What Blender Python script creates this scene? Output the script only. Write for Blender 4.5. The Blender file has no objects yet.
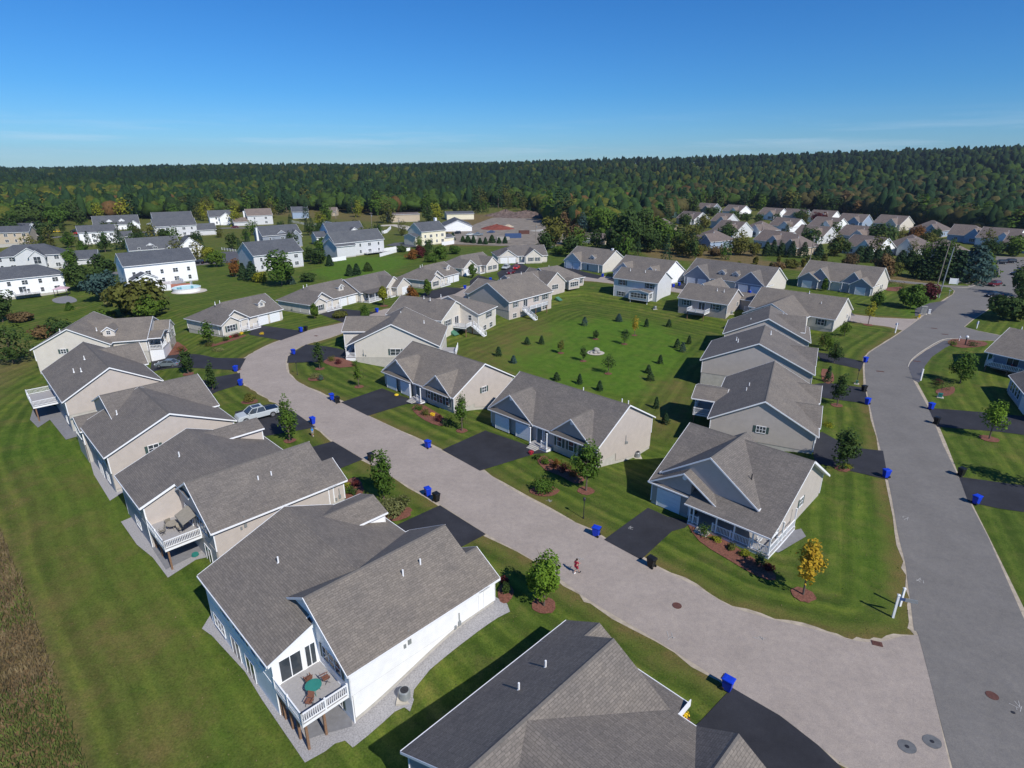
import bpy, bmesh, math, random
import numpy as np
from mathutils import Vector, Matrix
from mathutils.geometry import tessellate_polygon
random.seed(7); RNG = np.random.default_rng(11)
PI = math.pi; R = math.radians
scene = bpy.context.scene; COL = scene.collection

# ------------------------------------------------------------------ survey: drone camera and the terrain
F = 590.0; CX = 512.0; CY = 384.0; CAMH = 38.0
PITCH = math.atan((384-165)/F); cp, sp = math.cos(PITCH), math.sin(PITCH)
def flat(px, py, z=0.0):
    u = (px-CX)/F; v = (CY-py)/F
    t = (z-CAMH)/(-sp+v*cp)
    return (u*t, (cp+v*sp)*t)
def lerp(a, b, t): return a+(b-a)*t
def sstep(a, b, x):
    t = np.clip((np.asarray(x, float)-a)/(b-a), 0, 1); return t*t*(3-2*t)

# edges of the carriageways, surveyed at street level
SOUTH_EDGE = [flat(*p) for p in [(860,776),(817,745),(780,716),(732,689),(710,674),(656,640),(600,607),(580,594),(535,561),(486,534),
   (441,505),(396,479),(363,459),(333,441),(316,427),(293.5,412),(281,405),(268,398.5),(256,391),(246,385),(240.5,377),(239.3,369),(242,361.5),(250.6,354.5),(260,349.5),
   (281,340),(306,331),(343.5,322.5),(365,315),(385,309.5),(410,303.5)]] + [(-20.5,188),(-11,200),(4,211),(20,216.5),(34,215)] + [flat(*p) for p in [(675,286),(751,299),(855.5,315),(903,319),(918,319)]]
NORTH_EDGE = [flat(*p) for p in [(903,636),(884,641),(865,642),(845,638.5),(817,630),(775,620),(732,607),(695,586),(656,567),(605,539),(560,515),(512,490),
   (481,470),(441,451),(400,431),(368,416),(341,402),(318,392.5),(303,385),(293,378),(287,371),(286,363),(288,356),(294,350),(306,344.5),(321,340),(345,332.5)]] + [(-36,146),(-27,159),(-14,177),(-6,189),(5,200),(18,205),(29,205)] + [flat(*p) for p in [(675,292),(751,305.5),(858,322.5),(890,327),(903,331)]]
MAIN_W = [flat(*p) for p in [(918,319),(930,311),(943,301),(953,294.5),(955,291),(951,288),(945,287),(930,285.5),(908,283)]]
SEGS = []
for poly in (SOUTH_EDGE, NORTH_EDGE): SEGS += list(zip(poly[:-1], poly[1:]))
MAINL = [flat(*p) for p in [(960,800),(933,692),(918,635),(914,630),(911,606),(907.5,582),(905,562),(898,534),(888,480),(873,420),(866,385),(865,362),(870,352.5),(888,341),(903,331),(918,320),(935,307),(953,294.5)]]
SEGS += list(zip(MAINL[:-1], MAINL[1:]))
SEGN = np.array([(a[0], a[1], b[0], b[1]) for a, b in SEGS])
def seg_dist(X, Y):
    if X.size < 60:
        x, y = X.ravel()[:, None], Y.ravel()[:, None]; ax, ay, bx, by = SEGN.T; dx, dy = bx-ax, by-ay
        t = np.clip(((x-ax)*dx+(y-ay)*dy)/(dx*dx+dy*dy+1e-9), 0, 1)
        return np.sqrt(((x-ax-t*dx)**2+(y-ay-t*dy)**2).min(1)).reshape(X.shape)
    d = np.full(X.shape, 1e9)
    for ax, ay, bx, by in SEGN:
        dx, dy = bx-ax, by-ay; L2 = dx*dx+dy*dy+1e-9
        t = np.clip(((X-ax)*dx+(Y-ay)*dy)/L2, 0, 1)
        d = np.minimum(d, (X-ax-t*dx)**2+(Y-ay-t*dy)**2)
    return np.sqrt(d)
def inside(poly, X, Y):
    r = np.zeros(X.shape, bool); n = len(poly)
    for i in range(n):
        x1, y1 = poly[i]; x2, y2 = poly[(i+1) % n]
        if y1 == y2: continue
        c = ((y1 > Y) != (y2 > Y)) & (X < (x2-x1)*(Y-y1)/(y2-y1)+x1)
        r ^= c
    return r
LOOP = NORTH_EDGE[8:] + MAINL[4:14][::-1]
HU = [(-2,12),(-.8,15),(-.42,24),(-.18,27),(0,32),(.125,37),(.30,44),(.54,54),(.81,61),(2,62)]
def terr(X, Y):
    X = np.asarray(X, float); Y = np.asarray(Y, float); shp = X.shape
    X = np.atleast_1d(X).ravel(); Y = np.atleast_1d(Y).ravel()
    z = np.zeros(X.shape)
    near = (Y < 330) & (np.abs(X) < 420)
    if near.any():
        xs, ys = X[near], Y[near]; d = seg_dist(xs, ys)
        wmask = 1-sstep(38, 74, xs+ys)
        ins = inside(LOOP, xs, ys)
        m = np.where(ins, 0.92, wmask)
        m = np.where(~ins & (xs > 25), 0, m)
        z[near] = -2.5*m*sstep(9, 23.5, d)
    far = ~near
    z[far] = -2.5*(1-sstep(38, 74, X[far]+Y[far]))
    D = np.maximum(Y, 1.0)
    amp = np.interp(X/D, [a for a, b in HU], [b for a, b in HU])
    z += amp*sstep(480, 1750, np.hypot(X, Y))*(Y > 0) + 2.2*np.sin(X/170.0)*np.sin(Y/230.0)*sstep(500, 900, np.hypot(X, Y))
    return z.reshape(shp)
def tz(x, y): return float(terr(x, y))
def at(px, py, dz=0.0):
    """where the line of sight through a photo point meets the terrain"""
    z = 0.0
    for i in range(14):
        x, y = flat(px, py, z+dz); z = 0.4*z+0.6*tz(x, y)
    return (x, y, z)
def pix_h(p, ytop):
    """height of a thing standing at p whose top shows at photo row ytop"""
    x, y, z0 = p; lo, hi = 0.0, 45.0
    for i in range(30):
        m = (lo+hi)/2; zz = z0+m-CAMH; d = y*cp-zz*sp; yy = CY-F*(y*sp+zz*cp)/d
        if yy > ytop: lo = m
        else: hi = m
    return m
def depth(p): return p[1]*cp-(p[2]-CAMH)*sp

# ------------------------------------------------------------------ materials
MATS = {}
def nodes(name):
    m = bpy.data.materials.new(name); m.use_nodes = True
    nt = m.node_tree; b = nt.nodes['Principled BSDF']; b.inputs['Roughness'].default_value = .8
    if 'Specular IOR Level' in b.inputs: b.inputs['Specular IOR Level'].default_value = .25
    MATS[name] = m; return m, nt, b
def N(nt, t, **kw):
    n = nt.nodes.new(t)
    for k, v in kw.items():
        if k in n.inputs: n.inputs[k].default_value = v
        else: setattr(n, k, v)
    return n
def ramp(nt, fac, stops):
    r = nt.nodes.new('ShaderNodeValToRGB'); e = r.color_ramp.elements
    while len(e) < len(stops): e.new(.5)
    for i, (p, c) in enumerate(stops): e[i].position = p; e[i].color = (*c, 1) if len(c) == 3 else c
    nt.links.new(fac, r.inputs[0]); return r.outputs[0]
def mix(nt, fac, a, b, mode='MIX'):
    m = nt.nodes.new('ShaderNodeMix'); m.data_type = 'RGBA'; m.blend_type = mode
    for s, v in ((0, fac), (6, a), (7, b)):
        if hasattr(v, 'links') or hasattr(v, 'is_linked'): nt.links.new(v, m.inputs[s])
        else: m.inputs[s].default_value = v if s == 0 else ((*v, 1) if len(v) == 3 else v)
    return m.outputs[2]
def math_n(nt, op, a, b=None, c=None):
    m = nt.nodes.new('ShaderNodeMath'); m.operation = op
    for i, v in enumerate((a, b, c)):
        if v is None: continue
        if hasattr(v, 'is_linked'): nt.links.new(v, m.inputs[i])
        else: m.inputs[i].default_value = v
    return m.outputs[0]
def coord(nt, kind='Object'): return N(nt, 'ShaderNodeTexCoord').outputs[kind]
def wpos(nt): return N(nt, 'ShaderNodeNewGeometry').outputs['Position']
def noise(nt, vec, scale, detail=3, rough=.5, out='Fac'):
    n = N(nt, 'ShaderNodeTexNoise', Scale=scale, Detail=detail, Roughness=rough); nt.links.new(vec, n.inputs['Vector']); return n.outputs[out]
def plain(name, c, rough=.6, var=.08, sc=3.0, metal=0, spec=None):
    m, nt, b = nodes(name)
    f = noise(nt, wpos(nt), sc, 4, .6)
    col = ramp(nt, f, [(.3, tuple(x*(1-var) for x in c)), (.7, tuple(min(1, x*(1+var)) for x in c))])
    nt.links.new(col, b.inputs['Base Color']); b.inputs['Roughness'].default_value = rough; b.inputs['Metallic'].default_value = metal
    if spec is not None: b.inputs['Specular IOR Level'].default_value = spec
    return m
def siding(name, c, step=.115):
    m, nt, b = nodes(name); P = wpos(nt)
    s = N(nt, 'ShaderNodeSeparateXYZ'); nt.links.new(P, s.inputs[0])
    fr = math_n(nt, 'FRACT', math_n(nt, 'DIVIDE', s.outputs[2], step*1.6))
    f = noise(nt, P, 1.1, 4, .6)
    col = ramp(nt, f, [(.3, tuple(x*.93 for x in c)), (.72, tuple(x*1.05 for x in c))])
    col = mix(nt, ramp(nt, fr, [(0, (1,1,1)), (.1, (0,0,0))]), col, tuple(x*.86 for x in c))
    nt.links.new(col, b.inputs['Base Color']); b.inputs['Roughness'].default_value = .55
    bu = N(nt, 'ShaderNodeBump', Strength=.5, Distance=.02); nt.links.new(fr, bu.inputs['Height']); nt.links.new(bu.outputs[0], b.inputs['Normal'])
    return m
def shingle(name, c1, c2, c3):
    m, nt, b = nodes(name); uv = coord(nt, 'UV')
    br = N(nt, 'ShaderNodeTexBrick', Scale=1.0); nt.links.new(uv, br.inputs['Vector'])
    br.inputs['Color1'].default_value = (*c1, 1); br.inputs['Color2'].default_value = (*c2, 1); br.inputs['Mortar'].default_value = (*c3, 1)
    br.inputs['Brick Width'].default_value = .42; br.inputs['Row Height'].default_value = .19; br.inputs['Mortar Size'].default_value = .022
    br.inputs['Mortar Smooth'].default_value = .4
    br.offset = .37; br.squash = 1.4
    f = noise(nt, wpos(nt), .35, 5, .65); g = noise(nt, uv, 6, 2, .6)
    col = mix(nt, 1.0, br.outputs[0], ramp(nt, f, [(.3, (.86,.86,.88)), (.7, (1.12,1.10,1.07))]), 'MULTIPLY')
    col = mix(nt, 1.0, col, ramp(nt, g, [(.3, (.85,.85,.85)), (.7, (1.14,1.14,1.14))]), 'MULTIPLY')
    oi = N(nt, 'ShaderNodeObjectInfo'); col = mix(nt, 1.0, col, ramp(nt, oi.outputs['Random'], [(0, (.88,.89,.92)), (1, (1.1,1.08,1.04))]), 'MULTIPLY')
    nt.links.new(col, b.inputs['Base Color']); b.inputs['Roughness'].default_value = .9
    bu = N(nt, 'ShaderNodeBump', Strength=.5, Distance=.02); nt.links.new(br.outputs[1], bu.inputs['Height']); bu.invert = True; nt.links.new(bu.outputs[0], b.inputs['Normal'])
def leafmat(name, a, bcol, c, trans=.25):
    m, nt, b = nodes(name)
    oi = N(nt, 'ShaderNodeObjectInfo')
    f = noise(nt, coord(nt), 1.3, 3, .7); g = noise(nt, wpos(nt), 9, 1, .5)
    col = ramp(nt, f, [(.3, a), (.5, bcol), (.7, c)])
    col = mix(nt, .5, col, ramp(nt, g, [(.35, tuple(x*.6 for x in bcol)), (.65, tuple(x*1.5 for x in c))]))
    col = mix(nt, 1.0, col, ramp(nt, oi.outputs['Random'], [(0, (.8,.84,.84)), (.5, (1,1,1)), (1, (1.25,1.12,.95))]), 'MULTIPLY')
    nt.links.new(col, b.inputs['Base Color']); b.inputs['Roughness'].default_value = .75; b.inputs['Specular IOR Level'].default_value = .1
    tr = N(nt, 'ShaderNodeBsdfTranslucent'); nt.links.new(col, tr.inputs['Color'])
    mx = N(nt, 'ShaderNodeMixShader'); mx.inputs[0].default_value = trans
    nt.links.new(b.outputs[0], mx.inputs[1]); nt.links.new(tr.outputs[0], mx.inputs[2]); nt.links.new(mx.outputs[0], nt.nodes['Material Output'].inputs[0])
def asphalt(name, c, var=.12, crack=True):
    m, nt, b = nodes(name); P = wpos(nt)
    f = noise(nt, P, .22, 6, .65); g = noise(nt, P, 14, 3, .7); h = noise(nt, P, 1.7, 4, .6)
    col = ramp(nt, f, [(.3, tuple(x*(1-var) for x in c)), (.7, tuple(x*(1+var) for x in c))])
    col = mix(nt, 1.0, col, ramp(nt, g, [(.3, (.82,.82,.82)), (.7, (1.18,1.18,1.18))]), 'MULTIPLY')
    col = mix(nt, 1.0, col, ramp(nt, h, [(.35, (.93,.93,.95)), (.65, (1.06,1.05,1.04))]), 'MULTIPLY')
    if crack:
        st = noise(nt, P, .9, 5, .75); col = mix(nt, ramp(nt, st, [(.68, (0,0,0)), (.78, (.3,.3,.3))]), col, tuple(min(1, x*1.25) for x in c))
    nt.links.new(col, b.inputs['Base Color']); b.inputs['Roughness'].default_value = .85
    bu = N(nt, 'ShaderNodeBump', Strength=.3, Distance=.01); nt.links.new(g, bu.inputs['Height']); nt.links.new(bu.outputs[0], b.inputs['Normal'])

shingle('shingle', (.200,.180,.160), (.152,.138,.124), (.120,.109,.098))
shingle('shingle_slate', (.118,.128,.142), (.085,.092,.105), (.06,.065,.075))
shingle('shingle_tan', (.200,.165,.145), (.155,.128,.115), (.12,.10,.09))
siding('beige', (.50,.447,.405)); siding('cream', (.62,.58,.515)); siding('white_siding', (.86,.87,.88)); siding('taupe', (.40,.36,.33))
siding('grey_siding', (.27,.30,.35)); siding('pale_siding', (.60,.61,.62)); siding('yellow_siding', (.78,.73,.56)); siding('blue_and_shaded_siding', (.30,.38,.50)); siding('tan_siding', (.50,.42,.32)); siding('pink_siding', (.55,.45,.42))  # the blue also paints shade onto the white colony walls
plain('trim', (.80,.81,.82), .45, .03); plain('concrete', (.44,.42,.38), .85, .12, 1.5); plain('garage_paint', (.76,.78,.80), .4, .03)
plain('glass', (.045,.055,.065), .08, .2, 1.0, 0, .6); plain('shutter', (.05,.085,.08), .5, .1); plain('blue_shutter', (.05,.10,.14), .5, .1)
plain('door', (.10,.14,.15), .4, .1); plain('deckboard', (.33,.32,.32), .7, .1, 6); plain('timber', (.22,.13,.08), .8, .2, 5)
plain('metal', (.30,.32,.33), .4, .1, 4, .3); plain('dark_metal', (.03,.03,.035), .5, .1); plain('bin_blue', (.010,.045,.50), .35, .08); plain('bin_black', (.012,.013,.014), .4, .1)
plain('tyre', (.02,.02,.02), .8, .1); plain('rim', (.45,.46,.48), .3, .05, 3, .7); plain('red_paint', (.42,.02,.02), .3, .05); plain('maroon_paint', (.12,.012,.02), .25, .05)
plain('silver_paint', (.24,.29,.32), .25, .04, 3, .4); plain('white_paint', (.44,.48,.50), .25, .03); plain('black_paint', (.012,.015,.022), .2, .05); plain('yellow_paint', (.70,.48,.03), .4, .05); plain('blue_paint', (.05,.09,.2), .3, .05)
plain('mulch', (.175,.074,.05), .95, .45, 7); plain('gravel', (.33,.32,.32), .95, .3, 9); plain('patio', (.20,.20,.21), .9, .12, 2); plain('sand', (.40,.34,.26), .95, .25, 1.2)
plain('bark', (.13,.10,.08), .9, .3, 6); plain('pole_wood', (.24,.21,.18), .9, .2, 2); plain('rust', (.11,.05,.04), .8, .2, 8); plain('skin', (.45,.27,.2), .6, .05)
plain('brick', (.30,.12,.09), .85, .2, 6); plain('water', (.16,.50,.56), .05, .05, 1, 0, .8); plain('red_deck', (.42,.16,.10), .8, .1); plain('rubble', (.13,.095,.08), .95, .5, .5); plain('red_earth', (.19,.055,.04), .95, .3, .4)
plain('teal', (.03,.20,.17), .5, .08); plain('brown_fabric', (.20,.09,.06), .8, .1); plain('taupe_fabric', (.30,.27,.22), .8, .1); plain('shirt_red', (.34,.02,.05), .8, .15, 20); plain('shirt_blue', (.03,.22,.55), .8, .1); plain('hair', (.04,.025,.02), .8, .1)
plain('stone_white', (.34,.33,.30), .8, .15, 3); plain('patch', (.13,.135,.14), .9, .15, 3); plain('patch2', (.42,.41,.39), .9, .3, 8); plain('green_box', (.07,.18,.12), .5, .1); plain('dirt', (.22,.19,.155), .95, .3, .25); plain('yellow_flower', (.75,.50,.02), .7, .1, 20); plain('red_flower', (.45,.03,.05), .7, .2, 20)
plain('umbrella_pink', (.50,.36,.40), .8, .05); plain('ridge_cap', (.125,.115,.106), .9, .15, 5); plain('grass_blade', (.150,.115,.06), .9, .4, .5); plain('weed', (.085,.11,.025), .9, .4, .5); plain('roof_white', (.6,.6,.58), .8, .1); plain('concrete_pale', (.48,.44,.37), .9, .15, .8)
asphalt('street_pink', (.330,.284,.244), .10); asphalt('street_grey', (.170,.161,.148), .10); asphalt('drive', (.030,.031,.037), .28, False); asphalt('drive_grey', (.10,.10,.11), .12, False)
leafmat('leaf_green', (.035,.075,.014), (.060,.115,.018), (.10,.17,.025)); leafmat('leaf_bright', (.05,.11,.012), (.085,.165,.018), (.14,.24,.03)); leafmat('leaf_dark', (.024,.048,.014), (.040,.074,.020), (.065,.108,.028))
leafmat('leaf_conifer', (.020,.044,.020), (.032,.066,.028), (.048,.094,.040)); leafmat('leaf_blue', (.035,.075,.065), (.055,.10,.09), (.08,.14,.12)); leafmat('leaf_olive', (.05,.06,.016), (.09,.10,.022), (.15,.15,.035))
leafmat('leaf_gold', (.24,.20,.02), (.40,.31,.025), (.42,.24,.03)); leafmat('leaf_yellowgreen', (.11,.14,.015), (.19,.21,.02), (.28,.28,.03)); leafmat('leaf_rust', (.12,.05,.018), (.19,.075,.022), (.25,.12,.03)); leafmat('leaf_maroon', (.05,.012,.014), (.08,.018,.02), (.12,.03,.03))
leafmat('leaf_pale', (.09,.11,.035), (.15,.165,.055), (.22,.21,.09)); leafmat('leaf_brown', (.09,.06,.03), (.14,.09,.045), (.18,.13,.06))
# forest: one mesh, each crown has its own hue stored on its faces
m, nt, b = nodes('forest'); at_ = N(nt, 'ShaderNodeVertexColor', layer_name='hue')
f = noise(nt, wpos(nt), .45, 3, .7)
colr = mix(nt, 1.0, at_.outputs[0], ramp(nt, f, [(.3, (.74,.78,.78)), (.7, (1.10,1.06,1.0))]), 'MULTIPLY')
ff = noise(nt, wpos(nt), 1.5, 2, .6); colr = mix(nt, 1.0, colr, ramp(nt, ff, [(.35, (.62,.66,.66)), (.65, (1.18,1.14,1.05))]), 'MULTIPLY'); nt.links.new(colr, b.inputs['Base Color']); b.inputs['Roughness'].default_value = .9; b.inputs['Specular IOR Level'].default_value = .05
# ground: mown lawn, dry verge, vivid sward and rough field, from masks stored on the mesh
m, nt, b = nodes('lawn'); P = wpos(nt)
za = N(nt, 'ShaderNodeVertexColor', layer_name='zone'); sz = N(nt, 'ShaderNodeSeparateColor'); nt.links.new(za.outputs[0], sz.inputs[0])
sd = N(nt, 'ShaderNodeAttribute', attribute_name='street_distance')
n1 = noise(nt, P, .07, 4, .6); n2 = noise(nt, P, .6, 5, .7); n3 = noise(nt, P, 7, 3, .7); n4 = noise(nt, P, .25, 5, .7)
base = ramp(nt, n2, [(.25, (.044,.076,.012)), (.5, (.070,.108,.018)), (.78, (.112,.136,.030))])
base = mix(nt, ramp(nt, n4, [(.50, (0,0,0)), (.74, (.65,.65,.65))]), base, (.140,.122,.045))
stp = math_n(nt, 'SINE', math_n(nt, 'ADD', math_n(nt, 'MULTIPLY', sd.outputs['Fac'], 2.9), math_n(nt, 'MULTIPLY', n1, 7.0)))
base = mix(nt, 1.0, base, ramp(nt, math_n(nt, 'MULTIPLY_ADD', stp, .5, .5), [(.25, (.87,.89,.87)), (.75, (1.14,1.12,1.08))]), 'MULTIPLY')
vivid = ramp(nt, n2, [(.25, (.055,.118,.012)), (.6, (.088,.168,.018)), (.85, (.14,.19,.028))])
cx = N(nt, 'ShaderNodeCombineXYZ'); nt.links.new(math_n(nt, 'MULTIPLY', sd.outputs['Fac'], .62), cx.inputs[0]); nt.links.new(math_n(nt, 'MULTIPLY', n1, 3.0), cx.inputs[1])
stk = noise(nt, cx.outputs[0], 1.0, 4, .65); base = mix(nt, 1.0, base, ramp(nt, stk, [(.30, (.72,.80,.76)), (.5, (1,1,1)), (.68, (1.42,1.26,1.2))]), 'MULTIPLY')
base = mix(nt, math_n(nt, 'MULTIPLY', sz.outputs[1], math_n(nt, 'MULTIPLY_ADD', n4, -1.6, 1.55)), base, vivid)
dry = ramp(nt, n2, [(.3, (.19,.125,.055)), (.7, (.13,.115,.035))])
mm = math_n(nt, 'MULTIPLY', sz.outputs[2], math_n(nt, 'MULTIPLY_ADD', n4, 2.4, -.55)); 
cl = N(nt, 'ShaderNodeClamp'); nt.links.new(mm, cl.inputs[0]); base = mix(nt, cl.outputs[0], base, dry)
rough_ = ramp(nt, n2, [(.25, (.075,.085,.022)), (.5, (.17,.115,.06)), (.75, (.22,.15,.075))])
base = mix(nt, sz.outputs[0], base, rough_)
base = mix(nt, 1.0, base, ramp(nt, n3, [(.25, (.55,.58,.55)), (.75, (1.42,1.38,1.35))]), 'MULTIPLY')
nt.links.new(base, b.inputs['Base Color']); b.inputs['Roughness'].default_value = .95; b.inputs['Specular IOR Level'].default_value = .08
bu = N(nt, 'ShaderNodeBump', Strength=.6, Distance=.06); nt.links.new(n3, bu.inputs['Height']); nt.links.new(bu.outputs[0], b.inputs['Normal'])

# ------------------------------------------------------------------ mesh builder
class MB:
    def __init__(s): s.v = []; s.f = []; s.m = []; s.uv = []; s.sm = False
    def poly(s, pts, m=0, uv=None):
        k = len(s.v); s.v += [tuple(p) for p in pts]; s.f.append(tuple(range(k, k+len(pts)))); s.m.append(m)
        s.uv.append(uv if uv else [(0, 0)]*len(pts))
    def box(s, x0, x1, y0, y1, z0, z1, m=0, T=None):
        c = [(x, y, z) for z in (z0, z1) for y in (y0, y1) for x in (x0, x1)]
        if T: c = [T(*p) for p in c]
        for q in ((0,2,3,1),(4,5,7,6),(0,1,5,4),(1,3,7,5),(3,2,6,7),(2,0,4,6)): s.poly([c[i] for i in q], m)
    def prism(s, prof, a0, a1, T, m=0):
        n = len(prof); A = [T(a0, *p) for p in prof]; B = [T(a1, *p) for p in prof]
        s.poly(A[::-1], m); s.poly(B, m)
        for i in range(n):
            j = (i+1) % n; s.poly([A[i], A[j], B[j], B[i]], m)
    def tube(s, p0, p1, r0, r1=None, n=8, m=0, cap=True):
        r1 = r0 if r1 is None else r1; p0 = Vector(p0); p1 = Vector(p1); d = (p1-p0).normalized()
        a = d.orthogonal().normalized(); b = d.cross(a)
        A = [p0+(a*math.cos(2*PI*i/n)+b*math.sin(2*PI*i/n))*r0 for i in range(n)]
        B = [p1+(a*math.cos(2*PI*i/n)+b*math.sin(2*PI*i/n))*r1 for i in range(n)]
        for i in range(n):
            j = (i+1) % n; s.poly([A[i], A[j], B[j], B[i]], m)
        if cap: s.poly(A[::-1], m); s.poly(B, m)
    def lathe(s, prof, n=14, m=0, c=(0, 0)):
        rings = [[(c[0]+r*math.cos(2*PI*i/n), c[1]+r*math.sin(2*PI*i/n), z) for i in range(n)] for r, z in prof]
        for A, B in zip(rings[:-1], rings[1:]):
            for i in range(n):
                j = (i+1) % n; s.poly([A[i], A[j], B[j], B[i]], m)
        s.poly(rings[0][::-1], m); s.poly(rings[-1], m)
    def build(s, name, mats, parent=None, smooth=False):
        me = bpy.data.meshes.new(name); me.from_pydata(s.v, [], s.f)
        for q in (mats if isinstance(mats, (list, tuple)) else [mats]): me.materials.append(MATS[q])
        me.polygons.foreach_set('material_index', s.m)
        uvl = me.uv_layers.new(name='UVMap'); uvl.data.foreach_set('uv', [c for q in s.uv for p in q for c in p])
        if smooth: me.polygons.foreach_set('use_smooth', [True]*len(s.f))
        o = bpy.data.objects.new(name, me); COL.objects.link(o); o.parent = parent; return o
def tag(o, label, cat=None, group=None, kind=None):
    if label: o['label'] = label
    if cat: o['category'] = cat
    if group: o['group'] = group
    if kind: o['kind'] = kind
    return o
def thing(name, label, cat, loc, rz=0, group=None):
    o = bpy.data.objects.new(name, None); o.empty_display_size = .3; COL.objects.link(o); o.location = loc; o.rotation_euler = (0, 0, rz)
    return tag(o, label, cat, group)
def copy_tree(o, parent=None):
    c = o.copy(); COL.objects.link(c); c.parent = parent
    for ch in list(o.children): copy_tree(ch, c)
    return c
def smooth_line(pts, closed=False, n=4):
    out = []; L = len(pts)
    for i in range(L if closed else L-1):
        p0 = pts[(i-1) % L] if closed or i > 0 else pts[i]; p1 = pts[i]; p2 = pts[(i+1) % L]; p3 = pts[(i+2) % L] if closed or i+2 < L else p2
        for k in range(n):
            t = k/n
            out.append(tuple(.5*((2*p1[j])+(-p0[j]+p2[j])*t+(2*p0[j]-5*p1[j]+4*p2[j]-p3[j])*t*t+(-p0[j]+3*p1[j]-3*p2[j]+p3[j])*t**3) for j in (0, 1)))
    if not closed: out.append(pts[-1])
    return out
def sheet(name, pts, mat, dz, kind=None, drape=False, thick=0, parent=None, origin=None):
    """a surfaced patch of ground; draped ones follow the slope"""
    mb = MB()
    if drape:
        xs = [p[0] for p in pts]; ys = [p[1] for p in pts]; st = drape
        nx = int((max(xs)-min(xs))/st)+2; ny = int((max(ys)-min(ys))/st)+2
        # clip each grid cell against the outline
        def clip(poly, ax, v, keep):
            o = []
            for i in range(len(poly)):
                a, b2 = poly[i], poly[(i+1) % len(poly)]; ia = (a[ax]-v)*keep >= 0; ib = (b2[ax]-v)*keep >= 0
                if ia: o.append(a)
                if ia != ib:
                    t = (v-a[ax])/(b2[ax]-a[ax]); o.append((lerp(a[0], b2[0], t), lerp(a[1], b2[1], t)))
            return o
        x0, y0 = min(xs), min(ys)
        tris = tessellate_polygon([[Vector((p[0], p[1], 0)) for p in pts]])
        for t in tris:
            tri = [pts[i] for i in t]; tx = [p[0] for p in tri]; ty = [p[1] for p in tri]
            for i in range(int((min(tx)-x0)/st), int((max(tx)-x0)/st)+1):
                c1 = clip(clip(tri, 0, x0+i*st, 1), 0, x0+(i+1)*st, -1)
                if len(c1) < 3: continue
                for j in range(int((min(ty)-y0)/st), int((max(ty)-y0)/st)+1):
                    c2 = clip(clip(c1, 1, y0+j*st, 1), 1, y0+(j+1)*st, -1)
                    if len(c2) >= 3: mb.poly([(p[0], p[1], 0) for p in c2])
        X = np.array([v[0] for v in mb.v]); Y = np.array([v[1] for v in mb.v]); Z = terr(X, Y)+dz
        mb.v = [(float(x), float(y), float(z)) for x, y, z in zip(X, Y, Z)]
    else:
        z0 = dz
        for t in tessellate_polygon([[Vector((p[0], p[1], 0)) for p in pts]]): mb.poly([(pts[i][0], pts[i][1], z0) for i in t])
    o = mb.build(name, mat, parent)
    if kind: o['kind'] = kind
    return o
def blob(cx, cy, rx, ry, rot=0, n=18, wob=.12):
    return [(cx+(rx*(1+wob*random.uniform(-1, 1)))*math.cos(a)*math.cos(rot)-ry*math.sin(a)*math.sin(rot), cy+rx*math.cos(a)*math.sin(rot)+(ry*(1+wob*random.uniform(-1, 1)))*math.sin(a)*math.cos(rot)) for a in [2*PI*i/n for i in range(n)]]
# ------------------------------------------------------------------ ground
def axis(a, b, s, far0, far1, g=1.12):
    c = list(np.arange(a, b+.01, s)); st = s
    while c[-1] < far1: st *= g; c.append(c[-1]+st)
    st = s; lo = []; x = a
    while x > far0: st *= g; x -= st; lo.append(x)
    return np.array(lo[::-1]+c)
gx = axis(-125, 125, 1.0, -3300, 3300, 1.05); gy = axis(14, 225, 1.0, -250, 3300, 1.04)
GX, GY = np.meshgrid(gx, gy); GZ = terr(GX, GY)
nx, ny = len(gx), len(gy)
me = bpy.data.meshes.new('lawn')
idx = np.arange(nx*ny).reshape(ny, nx)
fa = np.stack([idx[:-1, :-1], idx[:-1, 1:], idx[1:, 1:], idx[1:, :-1]], -1).reshape(-1, 4)
me.vertices.add(nx*ny); me.vertices.foreach_set('co', np.stack([GX, GY, GZ], -1).astype('f').ravel())
me.loops.add(fa.size); me.loops.foreach_set('vertex_index', fa.ravel().astype('i')); me.polygons.add(len(fa)); me.polygons.foreach_set('loop_start', (np.arange(len(fa))*4).astype('i')); me.polygons.foreach_set('use_smooth', np.ones(len(fa), bool))
me.update(); me.validate()
def zone_mask(polys, soft=2.0, X=GX, Y=GY):
    m = np.zeros(X.shape)
    for pl in polys:
        ins = inside(pl, X, Y); d = np.full(X.shape, 1e9)
        bx = (X > min(p[0] for p in pl)-30) & (X < max(p[0] for p in pl)+30) & (Y > min(p[1] for p in pl)-30) & (Y < max(p[1] for p in pl)+30)
        dd = np.full(X[bx].shape, 1e9); xs, ys = X[bx], Y[bx]
        for i in range(len(pl)):
            ax, ay = pl[i]; b2, by = pl[(i+1) % len(pl)]; dx, dy = b2-ax, by-ay; t = np.clip(((xs-ax)*dx+(ys-ay)*dy)/(dx*dx+dy*dy+1e-9), 0, 1)
            dd = np.minimum(dd, np.hypot(xs-ax-t*dx, ys-ay-t*dy))
        s = np.where(ins[bx], dd, -dd); mm = np.zeros(X.shape); mm[bx] = sstep(-soft, soft, s); m = np.maximum(m, mm)
    return m
P2 = lambda l: [at(*p)[:2] for p in l]
FIELD = P2([(-130,470),(-60,490),(0,530),(12,560),(26,592),(40,632),(52,668),(68,712),(90,775),(60,900),(-200,900),(-400,600)])
rough = zone_mask([FIELD], .8)
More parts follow.
